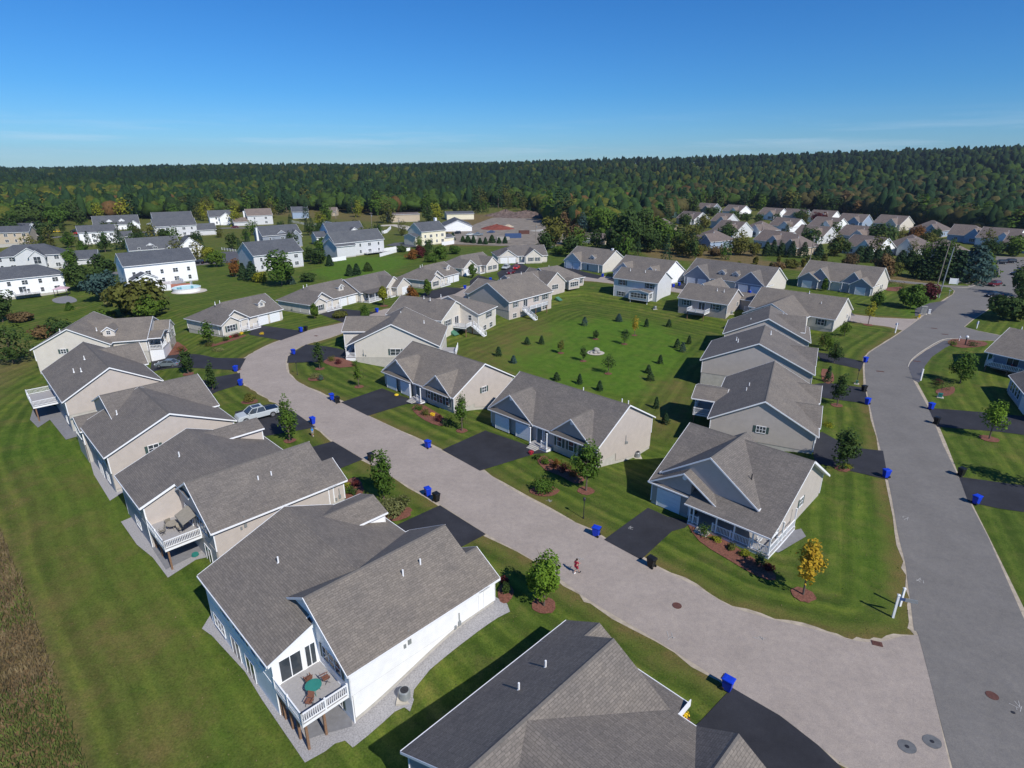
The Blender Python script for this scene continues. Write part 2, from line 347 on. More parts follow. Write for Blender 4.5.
rough = np.maximum(rough, .8*zone_mask([P2(l) for l in [[(690,262),(760,260),(880,274),(935,280),(930,286),(890,283),(780,262+6),(700,268)],
   [(640,250),(700,246),(760,250),(762,262),(700,262),(650,258)], [(440,246),(560,246),(575,232),(540,214),(470,214),(440,232)]]], 3))
rough = np.maximum(rough, .5*zone_mask([P2(l) for l in [[(0,215),(60,222),(150,214),(250,214),(380,222),(380,206),(250,206),(100,212),(0,210)], [(0,205),(20,205),(28,222),(0,232)], [(-40,330),(30,345),(34,365),(-20,400)]]], 4))
viv = zone_mask([P2(l) for l in [[(500,352),(520,335),(556,322),(600,318),(650,322),(680,336),(684,356),(672,378),(640,396),(590,395),(540,380),(505,366)], [(905,308),(935,294),(962,300),(955,310),(930,318),(905,318)], [(310,272),(345,258),(400,256),(410,262),(385,276),(330,280)]]], 3.5)
viv = np.maximum(viv, .5*zone_mask([P2(l) for l in [[(20,430),(60,420),(130,520),(230,680),(330,768),(220,768),(90,560),(0,440)], [(850,500),(880,480),(900,560),(880,600),(850,560)]]], 6))
SD = np.zeros(GX.shape); nr = (np.abs(GX) < 450) & (GY < 450); SD[nr] = seg_dist(GX[nr], GY[nr])
dry = np.where(nr, (1-sstep(.3, 2.6, SD))*.95, 0)
dry = np.maximum(dry, .6*zone_mask([P2(l) for l in [[(0,470),(14,470),(60,560),(120,680),(170,768),(110,768),(70,690),(30,600)], [(60,470),(80,470),(150,590),(260,740),(230,768),(120,620)]]], 3))
dry = np.maximum(dry, .6*zone_mask([P2(l) for l in [[(470,400),(500,380),(560,330),(530,315),(440,360)], [(0,470),(30,470),(130,600),(260,768),(120,768),(60,640)], [(660,380),(700,370),(690,430),(640,440)]]], 6))
dry = np.maximum(dry, .5*sstep(260, 420, np.hypot(GX, GY)))
woods = sstep(560, 720, np.hypot(GX, GY))
ca = me.color_attributes.new('zone', 'FLOAT_COLOR', 'POINT'); ca.data.foreach_set('color', np.stack([rough*(1-woods), viv, dry*(1-woods), np.ones(GX.shape)], -1).astype('f').ravel())
fa_ = me.attributes.new('street_distance', 'FLOAT', 'POINT'); fa_.data.foreach_set('value', np.where(nr, SD, GX*.5).astype('f').ravel())
me.materials.append(MATS['lawn']); lawn = bpy.data.objects.new('ground', me); COL.objects.link(lawn); lawn['kind'] = 'structure'; lawn['label'] = 'green mown ground with drier edges and a rough field'

# ------------------------------------------------------------------ streets
sm = smooth_line
streetA = sm(SOUTH_EDGE, n=3)+sm(NORTH_EDGE, n=3)[::-1]+[flat(*p) for p in [(918,635),(933,692),(950,768),(965,830),(880,900),(840,800)]]
SL = sm(SOUTH_EDGE[1:], n=3); 
main = sm(MAINL, n=3)[2:]+[flat(*p) for p in [(953,294.5),(955,291),(950,287.5),(908,283.4),(840,276),(840,274.8),(908,281.5),(945,285.5),(968,286),(983,279.5),(990,273),(992,267),(986,262),(976,259),(985,256),(1010,257),(1100,259),(1100,268),(1060,268),(1045,285),(1040,300),(1003,299),(985,311),(972,320),(964,327),(978,331),(1010,337.5),(1060,344),(1060,352),(992,340.5),(958,340),(943,340.5),(925,350),(912,360),(908,367),(913,380),(928,407),(943,445),(958,476),(970,503),(988,537),(1023,617),(1062,705),(1100,790),(1140,880),(1000,950)]]
def grow(pts, r):
    out = []; n = len(pts); A = sum(pts[i][0]*pts[(i+1) % n][1]-pts[(i+1) % n][0]*pts[i][1] for i in range(n)); sg = 1 if A > 0 else -1
    for i in range(n):
        a, b2, c = pts[i-1], pts[i], pts[(i+1) % n]; dx, dy = c[0]-a[0], c[1]-a[1]; L = math.hypot(dx, dy)+1e-9
        rr = r*random.uniform(.25, 1.9); out.append((b2[0]+sg*dy/L*rr, b2[1]-sg*dx/L*rr))
    return out
for nm, pl, mt, z in (('street', streetA, 'street_pink', .026), ('main_road', main, 'street_grey', .036)):
    sheet(nm+'_verge', grow(pl, .28), 'sand', z-.014, 'structure'); sheet(nm, pl, mt, z, 'structure')
def kerb(pts, name='kerb', w=.14, h=.1):
    mb = MB()
    for a, b2 in zip(pts[:-1], pts[1:]):
        dx, dy = b2[0]-a[0], b2[1]-a[1]; L = math.hypot(dx, dy)
        if L < .01: continue
        nx_, ny_ = -dy/L*w/2, dx/L*w/2
        T = lambda x, y, z: (a[0]+dx/L*x-dy/L*y, a[1]+dy/L*x+dx/L*y, z)
        mb.box(0, L+.01, -w/2, w/2, 0.01, h, 0, T)
    o = mb.build(name, 'concrete_pale'); o['kind'] = 'structure'
kerb(sm([flat(*p) for p in [(908,367),(912,359.5),(925,349.5),(943,339.8),(958,339)]], n=4)); kerb(sm([flat(*p) for p in [(945,286.7),(968,287.4),(984,280.5),(991.5,273),(993.5,267),(987,261.5)]], n=4))
sheet('path', P2([(968,284.5),(975,279),(983,271.5),(988,265.5),(985,263),(978,269),(968,277),(961,283)]), 'concrete_pale', .05, 'structure')
sheet('path', P2([(908,366),(913,380),(919,383),(922,375),(925,366),(932,357),(945,348),(956,342.5),(958,340.5),(943,341),(926,350.5),(913,360)]), 'drive_grey', .05, 'structure')
# driveways (surveyed outlines)
DR = [[(486,431),(549,453),(535,454),(480,471),(442,450),(487,430)],
      [(382,388.5),(424,405),(428,400.5),(407,404),(368,416),(341,402.5)],
      [(648,508),(668,517),(692,522),(685,528),(672,531.5),(641,560),(604,540)],
      [(486,534.5),(440,505.5),(395,526),(420,545),(450,560),(462,547)],
      [(363,459.5),(333,441.5),(309,448),(290,456),(320,480),(342,468)],
      [(316,427.5),(293,411.5),(270,404),(235,412),(236,425),(262,437),(290,432)],
      [(241,384.5),(240,373),(214,377.5),(190,384),(200,400),(219,391)],
      [(239.5,370.5),(246,358.5),(215,358),(152,352),(150,372),(190,368)],
      [(732,688),(700,722),(690,730),(700,760),(760,800),(850,776),(818,745.5),(780,716)],
      [(306,344.5),(288,356.5),(287,363),(330,362),(350,361),(350,352),(330,347)],
      [(864,362),(861,369.5),(822,361),(815,352),(832,354.5)],
      [(865,388),(868,404),(830,399),(815,396),(815,384),(828,383)],
      [(883,451),(888,480),(815,463),(810,437),(822,432),(850,447.5)],
      [(928,408),(937,427),(1000,432),(1060,440),(1060,420),(990,413)],
      [(959,477),(968,502),(1000,509),(1050,516),(1060,490),(1010,484)],
      [(257,325),(306,331.5),(281,340.5),(250,326+9),(238,328)],
      [(343,309),(377,312.5),(365,316),(344,323),(330,318),(318,313.5)],
      [(424,293),(445,287),(465,288.5),(455,294),(430,300),(412,303.5)],
      [(470,281),(478,275),(498,281),(487,285),(470,290)],
      [(505,268),(520,262),(532,270),(520,278),(500,280),(497,273)],
      [(566,266),(585,272),(602,276),(598,279),(580,276),(560,270)],
      [(614,278),(636,284),(655,289),(640,290.5),(625,286),(606,279)],
      [(684,283),(712,289),(700,292),(676,288.5),(672,286)],
      [(728,290),(764,296),(751,302),(735,299),(722,294)],
      [(816,303),(850,311),(855,316),(820,311),(810,306)],
      [(930,314.5),(938,307),(948,300.5),(930,303),(915,309),(915,316)]]
for i, q in enumerate(DR):
    sheet('driveway', P2(q), 'drive' if i not in (24, 25) else 'drive_grey', .046 if i else .047, 'structure', drape=1.5)
def strip(px, w, mat, dz=.03, name='road'):
    c = sm([at(*p)[:2] for p in px], n=4); l = []; r = []
    for i, p in enumerate(c):
        a = c[max(0, i-1)]; b2 = c[min(len(c)-1, i+1)]; dx, dy = b2[0]-a[0], b2[1]-a[1]; L = math.hypot(dx, dy)+1e-9
        l.append((p[0]-dy/L*w/2, p[1]+dx/L*w/2)); r.append((p[0]+dy/L*w/2, p[1]-dx/L*w/2))
    sheet(name, l+r[::-1], mat, dz, 'structure', drape=6)
strip([(95,276),(125,272.5),(160,269),(196,264.5),(236,259.5),(262,250)], 7, 'street_grey', .08)
strip([(222,263),(232,257),(224,252)], 9, 'drive_grey', .09)
strip([(-30,246),(30,240),(60,237),(90,235.5),(140,232.5),(214,228.5),(262,228)], 8, 'street_grey', .08)
strip([(20,219.5),(33,222),(39,226),(34,230),(40,236)], 7, 'concrete_pale', .1, 'path')
strip([(380,226),(397,225.5),(420,232),(455,240),(530,246),(556,247)], 9, 'concrete_pale', .08)
strip([(392,246),(403,243),(412,247)], 7, 'drive_grey', .09)
sheet('yard_ground', P2([(440,244),(500,246),(560,244.5),(568,236),(552,228),(548,221),(520,217),(492,218),(476,224),(456,233)]), 'dirt', .1, 'structure', drape=10)
# gravel aprons and patios round the near houses
for q, mt in [([(202,629),(212,636),(245,672),(262,700),(305,763),(325,752),(335,744),(345,741),(353,748),(395,712),(412,704),(414,690),(430,670),(470,638),(498,618),(510,612),(507,604),(490,594),(400,640),(340,685),(270,655),(215,608)], 'gravel'),
              ([(257,655),(300,716),(308,740),(322,735),(352,727),(352,700),(300,660)], 'patio'),
              ([(121,522),(137,545),(153,558),(168,578),(196,560),(213,556),(205,540),(170,500)], 'gravel'), ([(150,545),(166,570),(194,556),(206,548),(196,530),(165,530)], 'patio'),
              ([(84,440),(94,475),(110,501),(124,492),(118,470),(100,440)], 'gravel'), ([(30,420),(38,428),(50,420),(66,440),(80,436),(70,410),(35,402)], 'patio'),
              ([(762,548),(778,553),(806,537),(801,529),(788,532),(770,545)], 'patio')]:
    sheet('gravel_apron' if mt == 'gravel' else 'patio', P2(q), mt, .05 if mt == 'gravel' else .07, 'structure', drape=1.0)
sheet('yard_ground', P2([(402,706),(396,690),(405,682),(414,700),(410,712)]), 'gravel', .06, 'structure', drape=1.0)
# mulch beds
for q in [[(537,460),(545,456),(560,466),(575,472),(585,480),(575,484),(560,476),(545,470)], [(412,408),(420,404),(432,410),(444,418),(444,426),(432,424),(418,416)], [(688,525),(700,526),(740,550),(770,570),(776,580),(760,578),(725,558),(700,542)],
          [(348,480),(358,478),(364,490),(358,500),(348,502),(344,492)], [(498,590),(506,582),(514,592),(508,603),(500,602)], [(324,361),(335,357),(352,362),(357,366),(340,368),(326,364)],
          [(212,347),(228,342.5),(245,336.5),(244,335),(228,340),(213,345)], [(166,346),(178,342),(188,350),(176,355),(164,354)], [(944,388),(954,387),(954,393),(945,396.5),(936,393),(937,390)], [(948,344),(962,348),(985,346),(985,342),(960,339),(950,340)],
          [(822,369),(832,372),(834,381),(828,384),(822,380)], [(883,288),(900,287),(906,289.5),(895,291.5),(884,290)], [(963,282.5),(972,276),(980,269),(975,268),(965,274),(955,280)], [(678,716),(690,719),(688,726),(678,722)]]:
    sheet('mulch_bed', sm(P2(q), True, 2), 'mulch', .06, 'structure', drape=1.0)
# covers set in the street
def disc(px, py, r, name, mat, label, cat, z=.05, n=20):
    x, y, _ = at(px, py); mb = MB()
    mb.lathe([(r, 0), (r, .012), (r*.93, .014), (r*.9, .008), (r*.2, .010), (r*.18, .014), (.01, .014)], n)
    o = mb.build(name, mat); o.location = (x, y, z); return tag(o, label, cat)
for px, py, L in [(677,606,'round rusty manhole cover in the pinkish street near the front lawn'), (992,696,'round rusty manhole cover in the grey main road at the right edge')]: disc(px, py, .42, 'manhole_cover', 'rust', L, 'manhole cover')
for i, (px, py, L) in enumerate([(907,747,'small dark valve cover in the left round tar patch at the junction'), (932,742,'small dark valve cover in the right round tar patch at the junction'), (1013,713,'small black valve cover in the main road near the right edge')]):
    if i < 2: x, y, _ = at(px, py); o = sheet('asphalt_patch', blob(x, y, .62, .55, .3, 20, .05), 'patch', .044, 'structure')
    disc(px, py, .13, 'valve_cover', 'dark_metal', L, 'valve cover', .056)
for px, py, w, l, L in [(877,644,.55,.8,'square rusty storm drain grate at the lawn corner of the junction'), (239,369.5,.5,.9,'dark storm drain grate at the street bend, upper one'), (316,336,.5,.8,'small storm drain grate in the far part of the bend'), (880,371.5,.5,1.3,'dark drain grate in the left lane of the main road'), (917,361.5,.5,1.3,'dark drain grate by the kerb of the right driveway'), (934,328.5,.5,1.3,'dark drain grate in the middle of the main road'), (945,334.5,.5,1.3,'second dark drain grate further along the main road')]:
    x, y, _ = at(px, py); mb = MB(); mb.box(-l/2, l/2, -w/2, w/2, 0, .014)
    for k in range(5): mb.box(-l/2+.08+k*(l-.16)/5, -l/2+.13+k*(l-.16)/5, -w/2+.06, w/2-.06, .014, .03)
    o = mb.build('storm_drain', 'rust'); o.location = (x, y, .05); o.rotation_euler[2] = R(-20); tag(o, L, 'drain grate')
# ------------------------------------------------------------------ houses
def MAPF(face, plane):
    """(along, out, up) on a wall -> house coordinates; faces: F towards -v, B +v, L -u, R +u"""
    return {'F': lambda s, d, z: (s, plane-d, z), 'B': lambda s, d, z: (s, plane+d, z), 'L': lambda s, d, z: (plane-d, s, z), 'R': lambda s, d, z: (plane+d, s, z)}[face]
HOUSES = []
class House:
    def __init__(s, label, org, th, sid='beige', roof='shingle', near=1, kind='ranch_house', cat='house', group=None, low=None, z=None):
        zz = (org[2] if len(org) > 2 else 0) if z is None else z
        s.root = thing(kind, label, cat, (org[0], org[1], zz), R(th), group)
        HOUSES.append(s); s.th = R(th); s.o = (org[0], org[1], zz); s.sid = sid; s.roofm = roof; s.near = near; s.low = -3.3 if low is None else low
        s.W = MB(); s.R = MB(); s.T = MB(); s.Fd = MB(); s.n = 0; s.mid = []
    def world(s, u, v): c, n = math.cos(s.th), math.sin(s.th); return (s.o[0]+u*c-v*n, s.o[1]+u*n+v*c)
    def roofz(s): pass
    def blk(s, ax, a0, a1, c0, c1, he=3.0, zr=6.5, ends='gg', wall=True, z0=.35, rc=None, ov=.4, t=.18, rake=None, fnd=True, sid=None):
        e = s.n*.014; s.n += 1; he += e*.5; zr -= e*.7; a0 += e; a1 -= e
        M = (lambda a, c, z: (a, c, z)) if ax == 'u' else (lambda a, c, z: (c, a, z))
        rc = (c0+c1)/2 if rc is None else rc
        if rake is None: rake = (1, 0) if (s.n > 1 and ax == 'v' and a0 < 5 and a1 < 9.1) else (1, 1)
        sL = (zr-he-.1)/(rc-c0); sR = (zr-he-.1)/(c1-rc)
        cL, cR = c0-ov, c1+ov; zL = he+.1-ov*sL; zR = he+.1-ov*sR
        A, B = a0-ov*.8, a1+ov*.8
        ra = A+(rc-c0) if ends[0] == 'h' else A; rb = B-(c1-rc) if ends[1] == 'h' else B
        if ends[0] == 'h': A = a0-ov; ra = A+(rc-cL)
        if ends[1] == 'h': B = a1+ov; rb = B-(cR-rc)
        if ra > rb: ra = rb = (ra+rb)/2
        Rf = s.R
        for cE, zE, sl in ((cL, zL, sL), (cR, zR, sR)):
            k = math.sqrt(1+sl*sl); dl = abs(rc-cE)*k
            pts = [(A, cE, zE), (B, cE, zE), (rb, rc, zr), (ra, rc, zr)]; uv = [(A, 0), (B, 0), (rb, dl), (ra, dl)]
            Rf.poly([M(*p) for p in pts], 0, uv); Rf.poly([M(p[0], p[1], p[2]-t) for p in pts[::-1]], 1)
            Rf.poly([M(A, cE, zE), M(B, cE, zE), M(B, cE, zE-t), M(A, cE, zE-t)], 1)
            # gutter
            g = .07; o_ = -1 if cE == cL else 1
            s.T.box(A+.02, B-.02, min(cE+o_*.015, cE+o_*(.015+g)), max(cE+o_*.015, cE+o_*(.015+g)), zE-.17, zE-.02, 0, M)
        for ea, pa, rr, E_ in ((A, ends[0], ra, -1), (B, ends[1], rb, 1)):
            if pa == 'h':
                dl = math.hypot(abs(rr-ea), zr-zL)
                Rf.poly([M(ea, cL, zL), M(ea, cR, zR), M(rr, rc, zr)], 0, [(cL, 0), (cR, 0), (rc, dl)]); Rf.poly([M(ea, cL, zL-t), M(ea, cR, zR-t), M(rr, rc, zr-t)], 1)
                s.T.box(min(ea+E_*.015, ea+E_*.085), max(ea+E_*.015, ea+E_*.085), cL, cR, zL-.17, zL-.02, 0, M)
            else:
                Rf.poly([M(ea, cL, zL), M(ea, rc, zr), M(ea, cR, zR), M(ea, cR, zR-t), M(ea, rc, zr-t), M(ea, cL, zL-t)], 1)
                if rake[0 if E_ < 0 else 1]:
                    pr = [(cL, zL+.01), (rc, zr+.012), (cR, zR+.01), (cR, zR-.18), (rc, zr-.20), (cL, zL-.18)]
                    s.T.prism(pr, ea+.005*E_, ea+.055*E_, M)
        if s.near > 1 and s.roofm == 'shingle':
            for q in (-1, 1): Rf.poly([M(ra, rc+q*.15, zr-.15*abs(sL)+.012), M(rb, rc+q*.15, zr-.15*abs(sL)+.012), M(rb, rc, zr+.02), M(ra, rc, zr+.02)], 2)
        if wall:
            w = wall if isinstance(wall, tuple) else (a0, a1, c0, c1)
            wa0, wa1, wc0, wc1 = w; wc0 += e; wc1 -= e
            topz = lambda c: he+.1+(c-c0)*sL-.05 if c < rc else he+.1+(c1-c)*sR-.05
            W_ = s.W if not sid else MB()
            for wa, pa in ((wa0, ends[0]), (wa1, ends[1])):
                if pa == 'g': W_.poly([M(wa, wc0, z0), M(wa, wc1, z0), M(wa, wc1, topz(wc1)), M(wa, rc, zr-.1), M(wa, wc0, topz(wc0))])
                else: W_.poly([M(wa, wc0, z0), M(wa, wc1, z0), M(wa, wc1, he), M(wa, wc0, he)])
            for wc in (wc0, wc1): W_.poly([M(wa0, wc, z0), M(wa1, wc, z0), M(wa1, wc, topz(wc)), M(wa0, wc, topz(wc))])
            if sid: W_.build('gable_wall', sid, s.root)
            if fnd: s.Fd.box(wa0+.05, wa1-.05, wc0+.05, wc1-.05, s.low, z0+.01, 0, M)
            if s.near:
                for wa in (wa0, wa1):
                    for wc in (wc0, wc1):
                        s.T.box(wa-.03, wa+.03, wc-.06, wc+.06, z0, min(he, topz(wc))-.02, 0, M); s.T.box(wa-.06, wa+.06, wc-.03, wc+.03, z0, min(he, topz(wc))-.02, 0, M)
        return zr
    def pane_set(s, face, pos, z, plane, w, h, sh=True, mun=1, kind='window', lab=None, shm='shutter', tw=None):
        M = MAPF(face, plane); f = MB(); b = .07 if s.near else .09
        x0, x1, z0, z1 = pos-w/2, pos+w/2, z-h/2, z+h/2
        f.box(x0-b, x1+b, .0, .06, z1, z1+b, 0, M); f.box(x0-b, x1+b, .0, .08, z0-b, z0, 0, M)
        f.box(x0-b, x0, .0, .06, z0, z1, 0, M); f.box(x1, x1+b, .0, .06, z0, z1, 0, M)
        for k in range(1, mun): f.box(x0+w*k/mun-.035, x0+w*k/mun+.035, .005, .055, z0, z1, 0, M)
        if kind == 'window': f.box(x0, x1, .005, .05, z-.025, z+.025, 0, M)
        if s.near:
            fo = f.build(kind, 'trim', s.root); p = MB(); p.box(x0, x1, .002, .028, z0, z1, 0, M); p.build('pane', 'glass', fo)
            if sh:
                for x in (x0-b-.2, x1+b+.2):
                    q = MB(); q.box(x-.18, x+.18, .002, .04, z0-.02, z1+.02, 0, M); q.build('shutter', shm, fo)
        else:
            f.box(x0, x1, .002, .03, z0, z1, 1, M)
            if sh:
                for x in (x0-b-.22, x1+b+.22): f.box(x-.2, x+.2, .002, .04, z0-.02, z1+.02, 2, M)
            fo = f.build(kind, ['trim', 'glass', shm], s.root)
        return fo
    def win(s, face, pos, z, plane, w=1.0, h=1.35, sh=True, mun=1, shm='shutter'): return s.pane_set(face, pos, z, plane, w, h, sh, mun, 'window', None, shm)
    def slider(s, face, pos, plane, z=1.35, w=1.8, h=2.0): return s.pane_set(face, pos, z, plane, w, h, False, 2, 'patio_door')
    def garage(s, pos, plane=0, face='F', w=2.7, h=2.25, z=.05, dbl=False):
        M = MAPF(face, plane); g = MB(); rows = 4
        for k in range(rows): g.box(pos-w/2, pos+w/2, .02, .055, z+k*h/rows+.012, z+(k+1)*h/rows-.012, 0, M)
        g.box(pos-w/2, pos+w/2, .005, .03, z, z+h, 0, M)
        o = g.build('garage_door', 'garage_paint', s.root)
        if s.near:
            t = MB(); t.box(pos-w/2-.12, pos-w/2, .0, .075, z, z+h+.12, 0, M); t.box(pos+w/2, pos+w/2+.12, .0, .075, z, z+h+.12, 0, M); t.box(pos-w/2, pos+w/2, .0, .075, z+h, z+h+.12, 0, M); t.build('garage_frame', 'trim', o)
    def door(s, pos, plane, face='F', z=.4, mat='door', w=.95):
        M = MAPF(face, plane); g = MB(); g.box(pos-w/2, pos+w/2, .01, .06, z, z+2.05, 0, M); o = g.build('front_door', mat, s.root)
        if s.near:
            t = MB(); t.box(pos-w/2-.1, pos-w/2, 0, .08, z, z+2.15, 0, M); t.box(pos+w/2, pos+w/2+.1, 0, .08, z, z+2.15, 0, M); t.box(pos-w/2, pos+w/2, 0, .08, z+2.05, z+2.15, 0, M); t.build('door_frame', 'trim', o)
            k = MB(); k.box(pos+w/2-.14, pos+w/2-.08, .06, .11, z+.95, z+1.03, 0, M); k.build('handle', 'metal', o)
    def vents(s, l, hgt=.62):
        for u, v, z in l:
            m_ = MB(); m_.tube((u, v, z-.25), (u, v, z+hgt), .075, n=8); m_.tube((u, v, z-.08), (u, v, z+.03), .17, .1, n=8); m_.build('roof_vent', 'trim', s.root)
    def post(s, u, v, z0, z1, w=.14, mat='trim', name='porch_post'):
        p = MB(); p.box(u-w/2, u+w/2, v-w/2, v+w/2, z0, z1); p.box(u-w*.7, u+w*.7, v-w*.7, v+w*.7, z1-.12, z1-.01); p.box(u-w*.7, u+w*.7, v-w*.7, v+w*.7, z0+.002, z0+.14); p.build(name, mat, s.root)
    def rail(s, p0, p1, z, h=.95, name='railing'):
        m_ = MB(); L = math.hypot(p1[0]-p0[0], p1[1]-p0[1]); dx, dy = (p1[0]-p0[0])/L, (p1[1]-p0[1])/L
        T = lambda a, c, zz: (p0[0]+dx*a-dy*c, p0[1]+dy*a+dx*c, zz)
        m_.box(0, L, -.05, .05, z+h-.07, z+h, 0, T); m_.box(0, L, -.035, .035, z+.08, z+.15, 0, T)
        st = .16 if s.near > 1 else .26; n = max(2, int(L/st)); bw = .022 if s.near > 1 else .035
        for k in range(n+1): a = L*k/n; m_.box(a-bw, a+bw, -bw, bw, z+.15, z+h-.07, 0, T)
        k = max(1, round(L/2.4))
        for i in range(k+1): a = L*i/k; m_.box(a-.065, a+.065, -.065, .065, z-.03, z+h+.12, 0, T)
        m_.build(name, 'trim', s.root)
    def porch(s, u0, u1, v0, v1, posts, rails=(), z=.4, he=2.85):
        m_ = MB(); m_.box(u0, u1, v0, v1, z-.12, z, 0); m_.build('porch_floor', 'deckboard', s.root)
        t = MB(); t.box(u0+.03, u1-.03, v0+.03, v1-.03, -2.3, z-.13); t.build('porch_skirt', 'trim', s.root)
        for u, v in posts: s.post(u, v, z, he)
        for a, b2 in rails: s.rail(a, b2, z)
    def deck(s, u0, u1, v0, v1, z, rails, posts=(), stairs=None):
        m_ = MB(); m_.box(u0, u1, v0, v1, z-.05, z); m_.build('deck_floor', 'deckboard', s.root)
        t = MB(); t.box(u0, u1, v1-.04, v1+.01, z-.32, z-.055); t.box(u0, u0+.05, v0, v1-.045, z-.32, z-.055); t.box(u1-.05, u1, v0, v1-.045, z-.32, z-.055); t.build('deck_fascia', 'trim', s.root)
        for a, b2 in rails: s.rail(a, b2, z, name='deck_railing')
        for u, v in posts:
            x, y = s.world(u, v); g = tz(x, y)-s.o[2]
            p = MB(); p.box(u-.09, u+.09, v-.09, v+.09, g-.3, z-.055); p.build('deck_post', 'timber', s.root)
    def steps(s, u0, u1, v, n=3, z=.4, out=-1):
        m_ = MB()
        for k in range(n): m_.box(u0, u1, *sorted((v+out*k*.3, v+out*(k+1)*.3)), -.3, z-(k+1)*z/(n+1)); 
        m_.build('porch_steps', 'concrete', s.root)
    def dormer(s, uc, v0, v1, zb, w=2.2, hw=1.1):
        """small gabled dormer; face at v0 looking to -v"""
        d = MB(); zt = zb+hw; d.poly([(uc-w/2, v0, zb-.6), (uc+w/2, v0, zb-.6), (uc+w/2, v0, zt), (uc, v0, zt+w*.36), (uc-w/2, v0, zt)])
        for x in (uc-w/2, uc+w/2): d.poly([(x, v0, zb-.6), (x, v1, zb-.6), (x, v1, zt), (x, v0, zt)])
        o = d.build('dormer', s.sid if s.sid not in ('taupe',) else 'beige', s.root)
        r = MB(); ov = .2; zr = zt+.08+w*.36; zl = zt+.08-ov*.72
        for q in (-1, 1):
            e = uc+q*(w/2+ov); pts = [(e, v0-ov, zl), (e, v1, zl), (uc, v1, zr), (uc, v0-ov, zr)]; dl = math.hypot(w/2+ov, zr-zl)
            r.poly(pts, 0, [(0, 0), (v1-v0, 0), (v1-v0, dl), (0, dl)]); r.poly([(p[0], p[1], p[2]-.1) for p in pts], 1)
        r.build('dormer_roof', [s.roofm, 'trim'], o)
        t = MB(); t.prism([(uc-w/2-ov, zl+.02), (uc, zr+.02), (uc+w/2+ov, zl+.02), (uc+w/2+ov, zl-.16), (uc, zr-.18), (uc-w/2-ov, zl-.16)], v0-ov-.05, v0-ov-.005, lambda a, c, z: (c, a, z)); t.build('dormer_trim', 'trim', o)
        f = MB(); M = MAPF('F', v0); f.box(uc-.42, uc+.42, .004, .05, zb+.12, zb+1.05, 0, M); f.box(uc-.34, uc+.34, .04, .06, zb+.2, zb+.97, 1, M); f.box(uc-.02, uc+.02, .055, .07, zb+.2, zb+.97, 0, M); f.box(uc-.34, uc+.34, .055, .07, zb+.56, zb+.6, 0, M); f.build('dormer_window', ['trim', 'glass'], o)
    def louver(s, face, pos, z, plane, r=.28):
        M = MAPF(face, plane); m_ = MB(); n = 12; m_.poly([M(pos+r*math.cos(2*PI*i/n), .03, z+r*math.sin(2*PI*i/n)) for i in range(n)]); 
        for i in range(n):
            a, b2 = 2*PI*i/n, 2*PI*(i+1)/n; m_.poly([M(pos+r*math.cos(a), 0, z+r*math.sin(a)), M(pos+r*math.cos(b2), 0, z+r*math.sin(b2)), M(pos+r*math.cos(b2), .03, z+r*math.sin(b2)), M(pos+r*math.cos(a), .03, z+r*math.sin(a))])
        m_.build('gable_vent', 'trim', s.root)
    def pent(s, u0, u1, v, he=3.0, d=.55):
        s.R.prism([(v-d, he-.12), (v+.02, he+.24), (v+.02, he+.08), (v-d, he-.24)], u0, u1, lambda a, c, z: (a, c, z)); s.T.box(u0, u1, v-d-.07, v-d-.01, he-.25, he-.10)
    def meter(s, face, pos, z, plane):
        M = MAPF(face, plane); m_ = MB(); m_.box(pos-.14, pos+.14, .0, .14, z-.22, z+.22, 0, M); m_.box(pos-.04, pos+.04, .02, .08, z+.22, z+1.1, 0, M); m_.box(pos+.35, pos+.55, 0, .1, z-.35, z+.0, 0, M); m_.build('utility_meter', 'metal', s.root)
    def lower(s, face, a0, a1, plane, z0=-3.1, z1=.36, sid=None):
        M = MAPF(face, plane); m_ = MB(); m_.box(a0, a1, -.02, .03, z0, z1, 0, M); m_.build('lower_wall', sid or s.sid, s.root)
    def chimney(s, u, v, z0, z1, w=.9, mat='brick'):
        m_ = MB(); m_.box(u-w/2, u+w/2, v-w/2, v+w/2, z0, z1); m_.box(u-w/2-.06, u+w/2+.06, v-w/2-.06, v+w/2+.06, z1+.002, z1+.12); m_.build('chimney', mat, s.root)
    def done(s):
        if s.W.f: s.W.build('wall', s.sid, s.root)
        if s.R.f: s.R.build('roof', [s.roofm, 'trim', 'ridge_cap'], s.root)
        if s.T.f: s.T.build('trim', 'trim', s.root)
        if s.Fd.f: s.Fd.build('foundation', 'concrete', s.root)
        return s

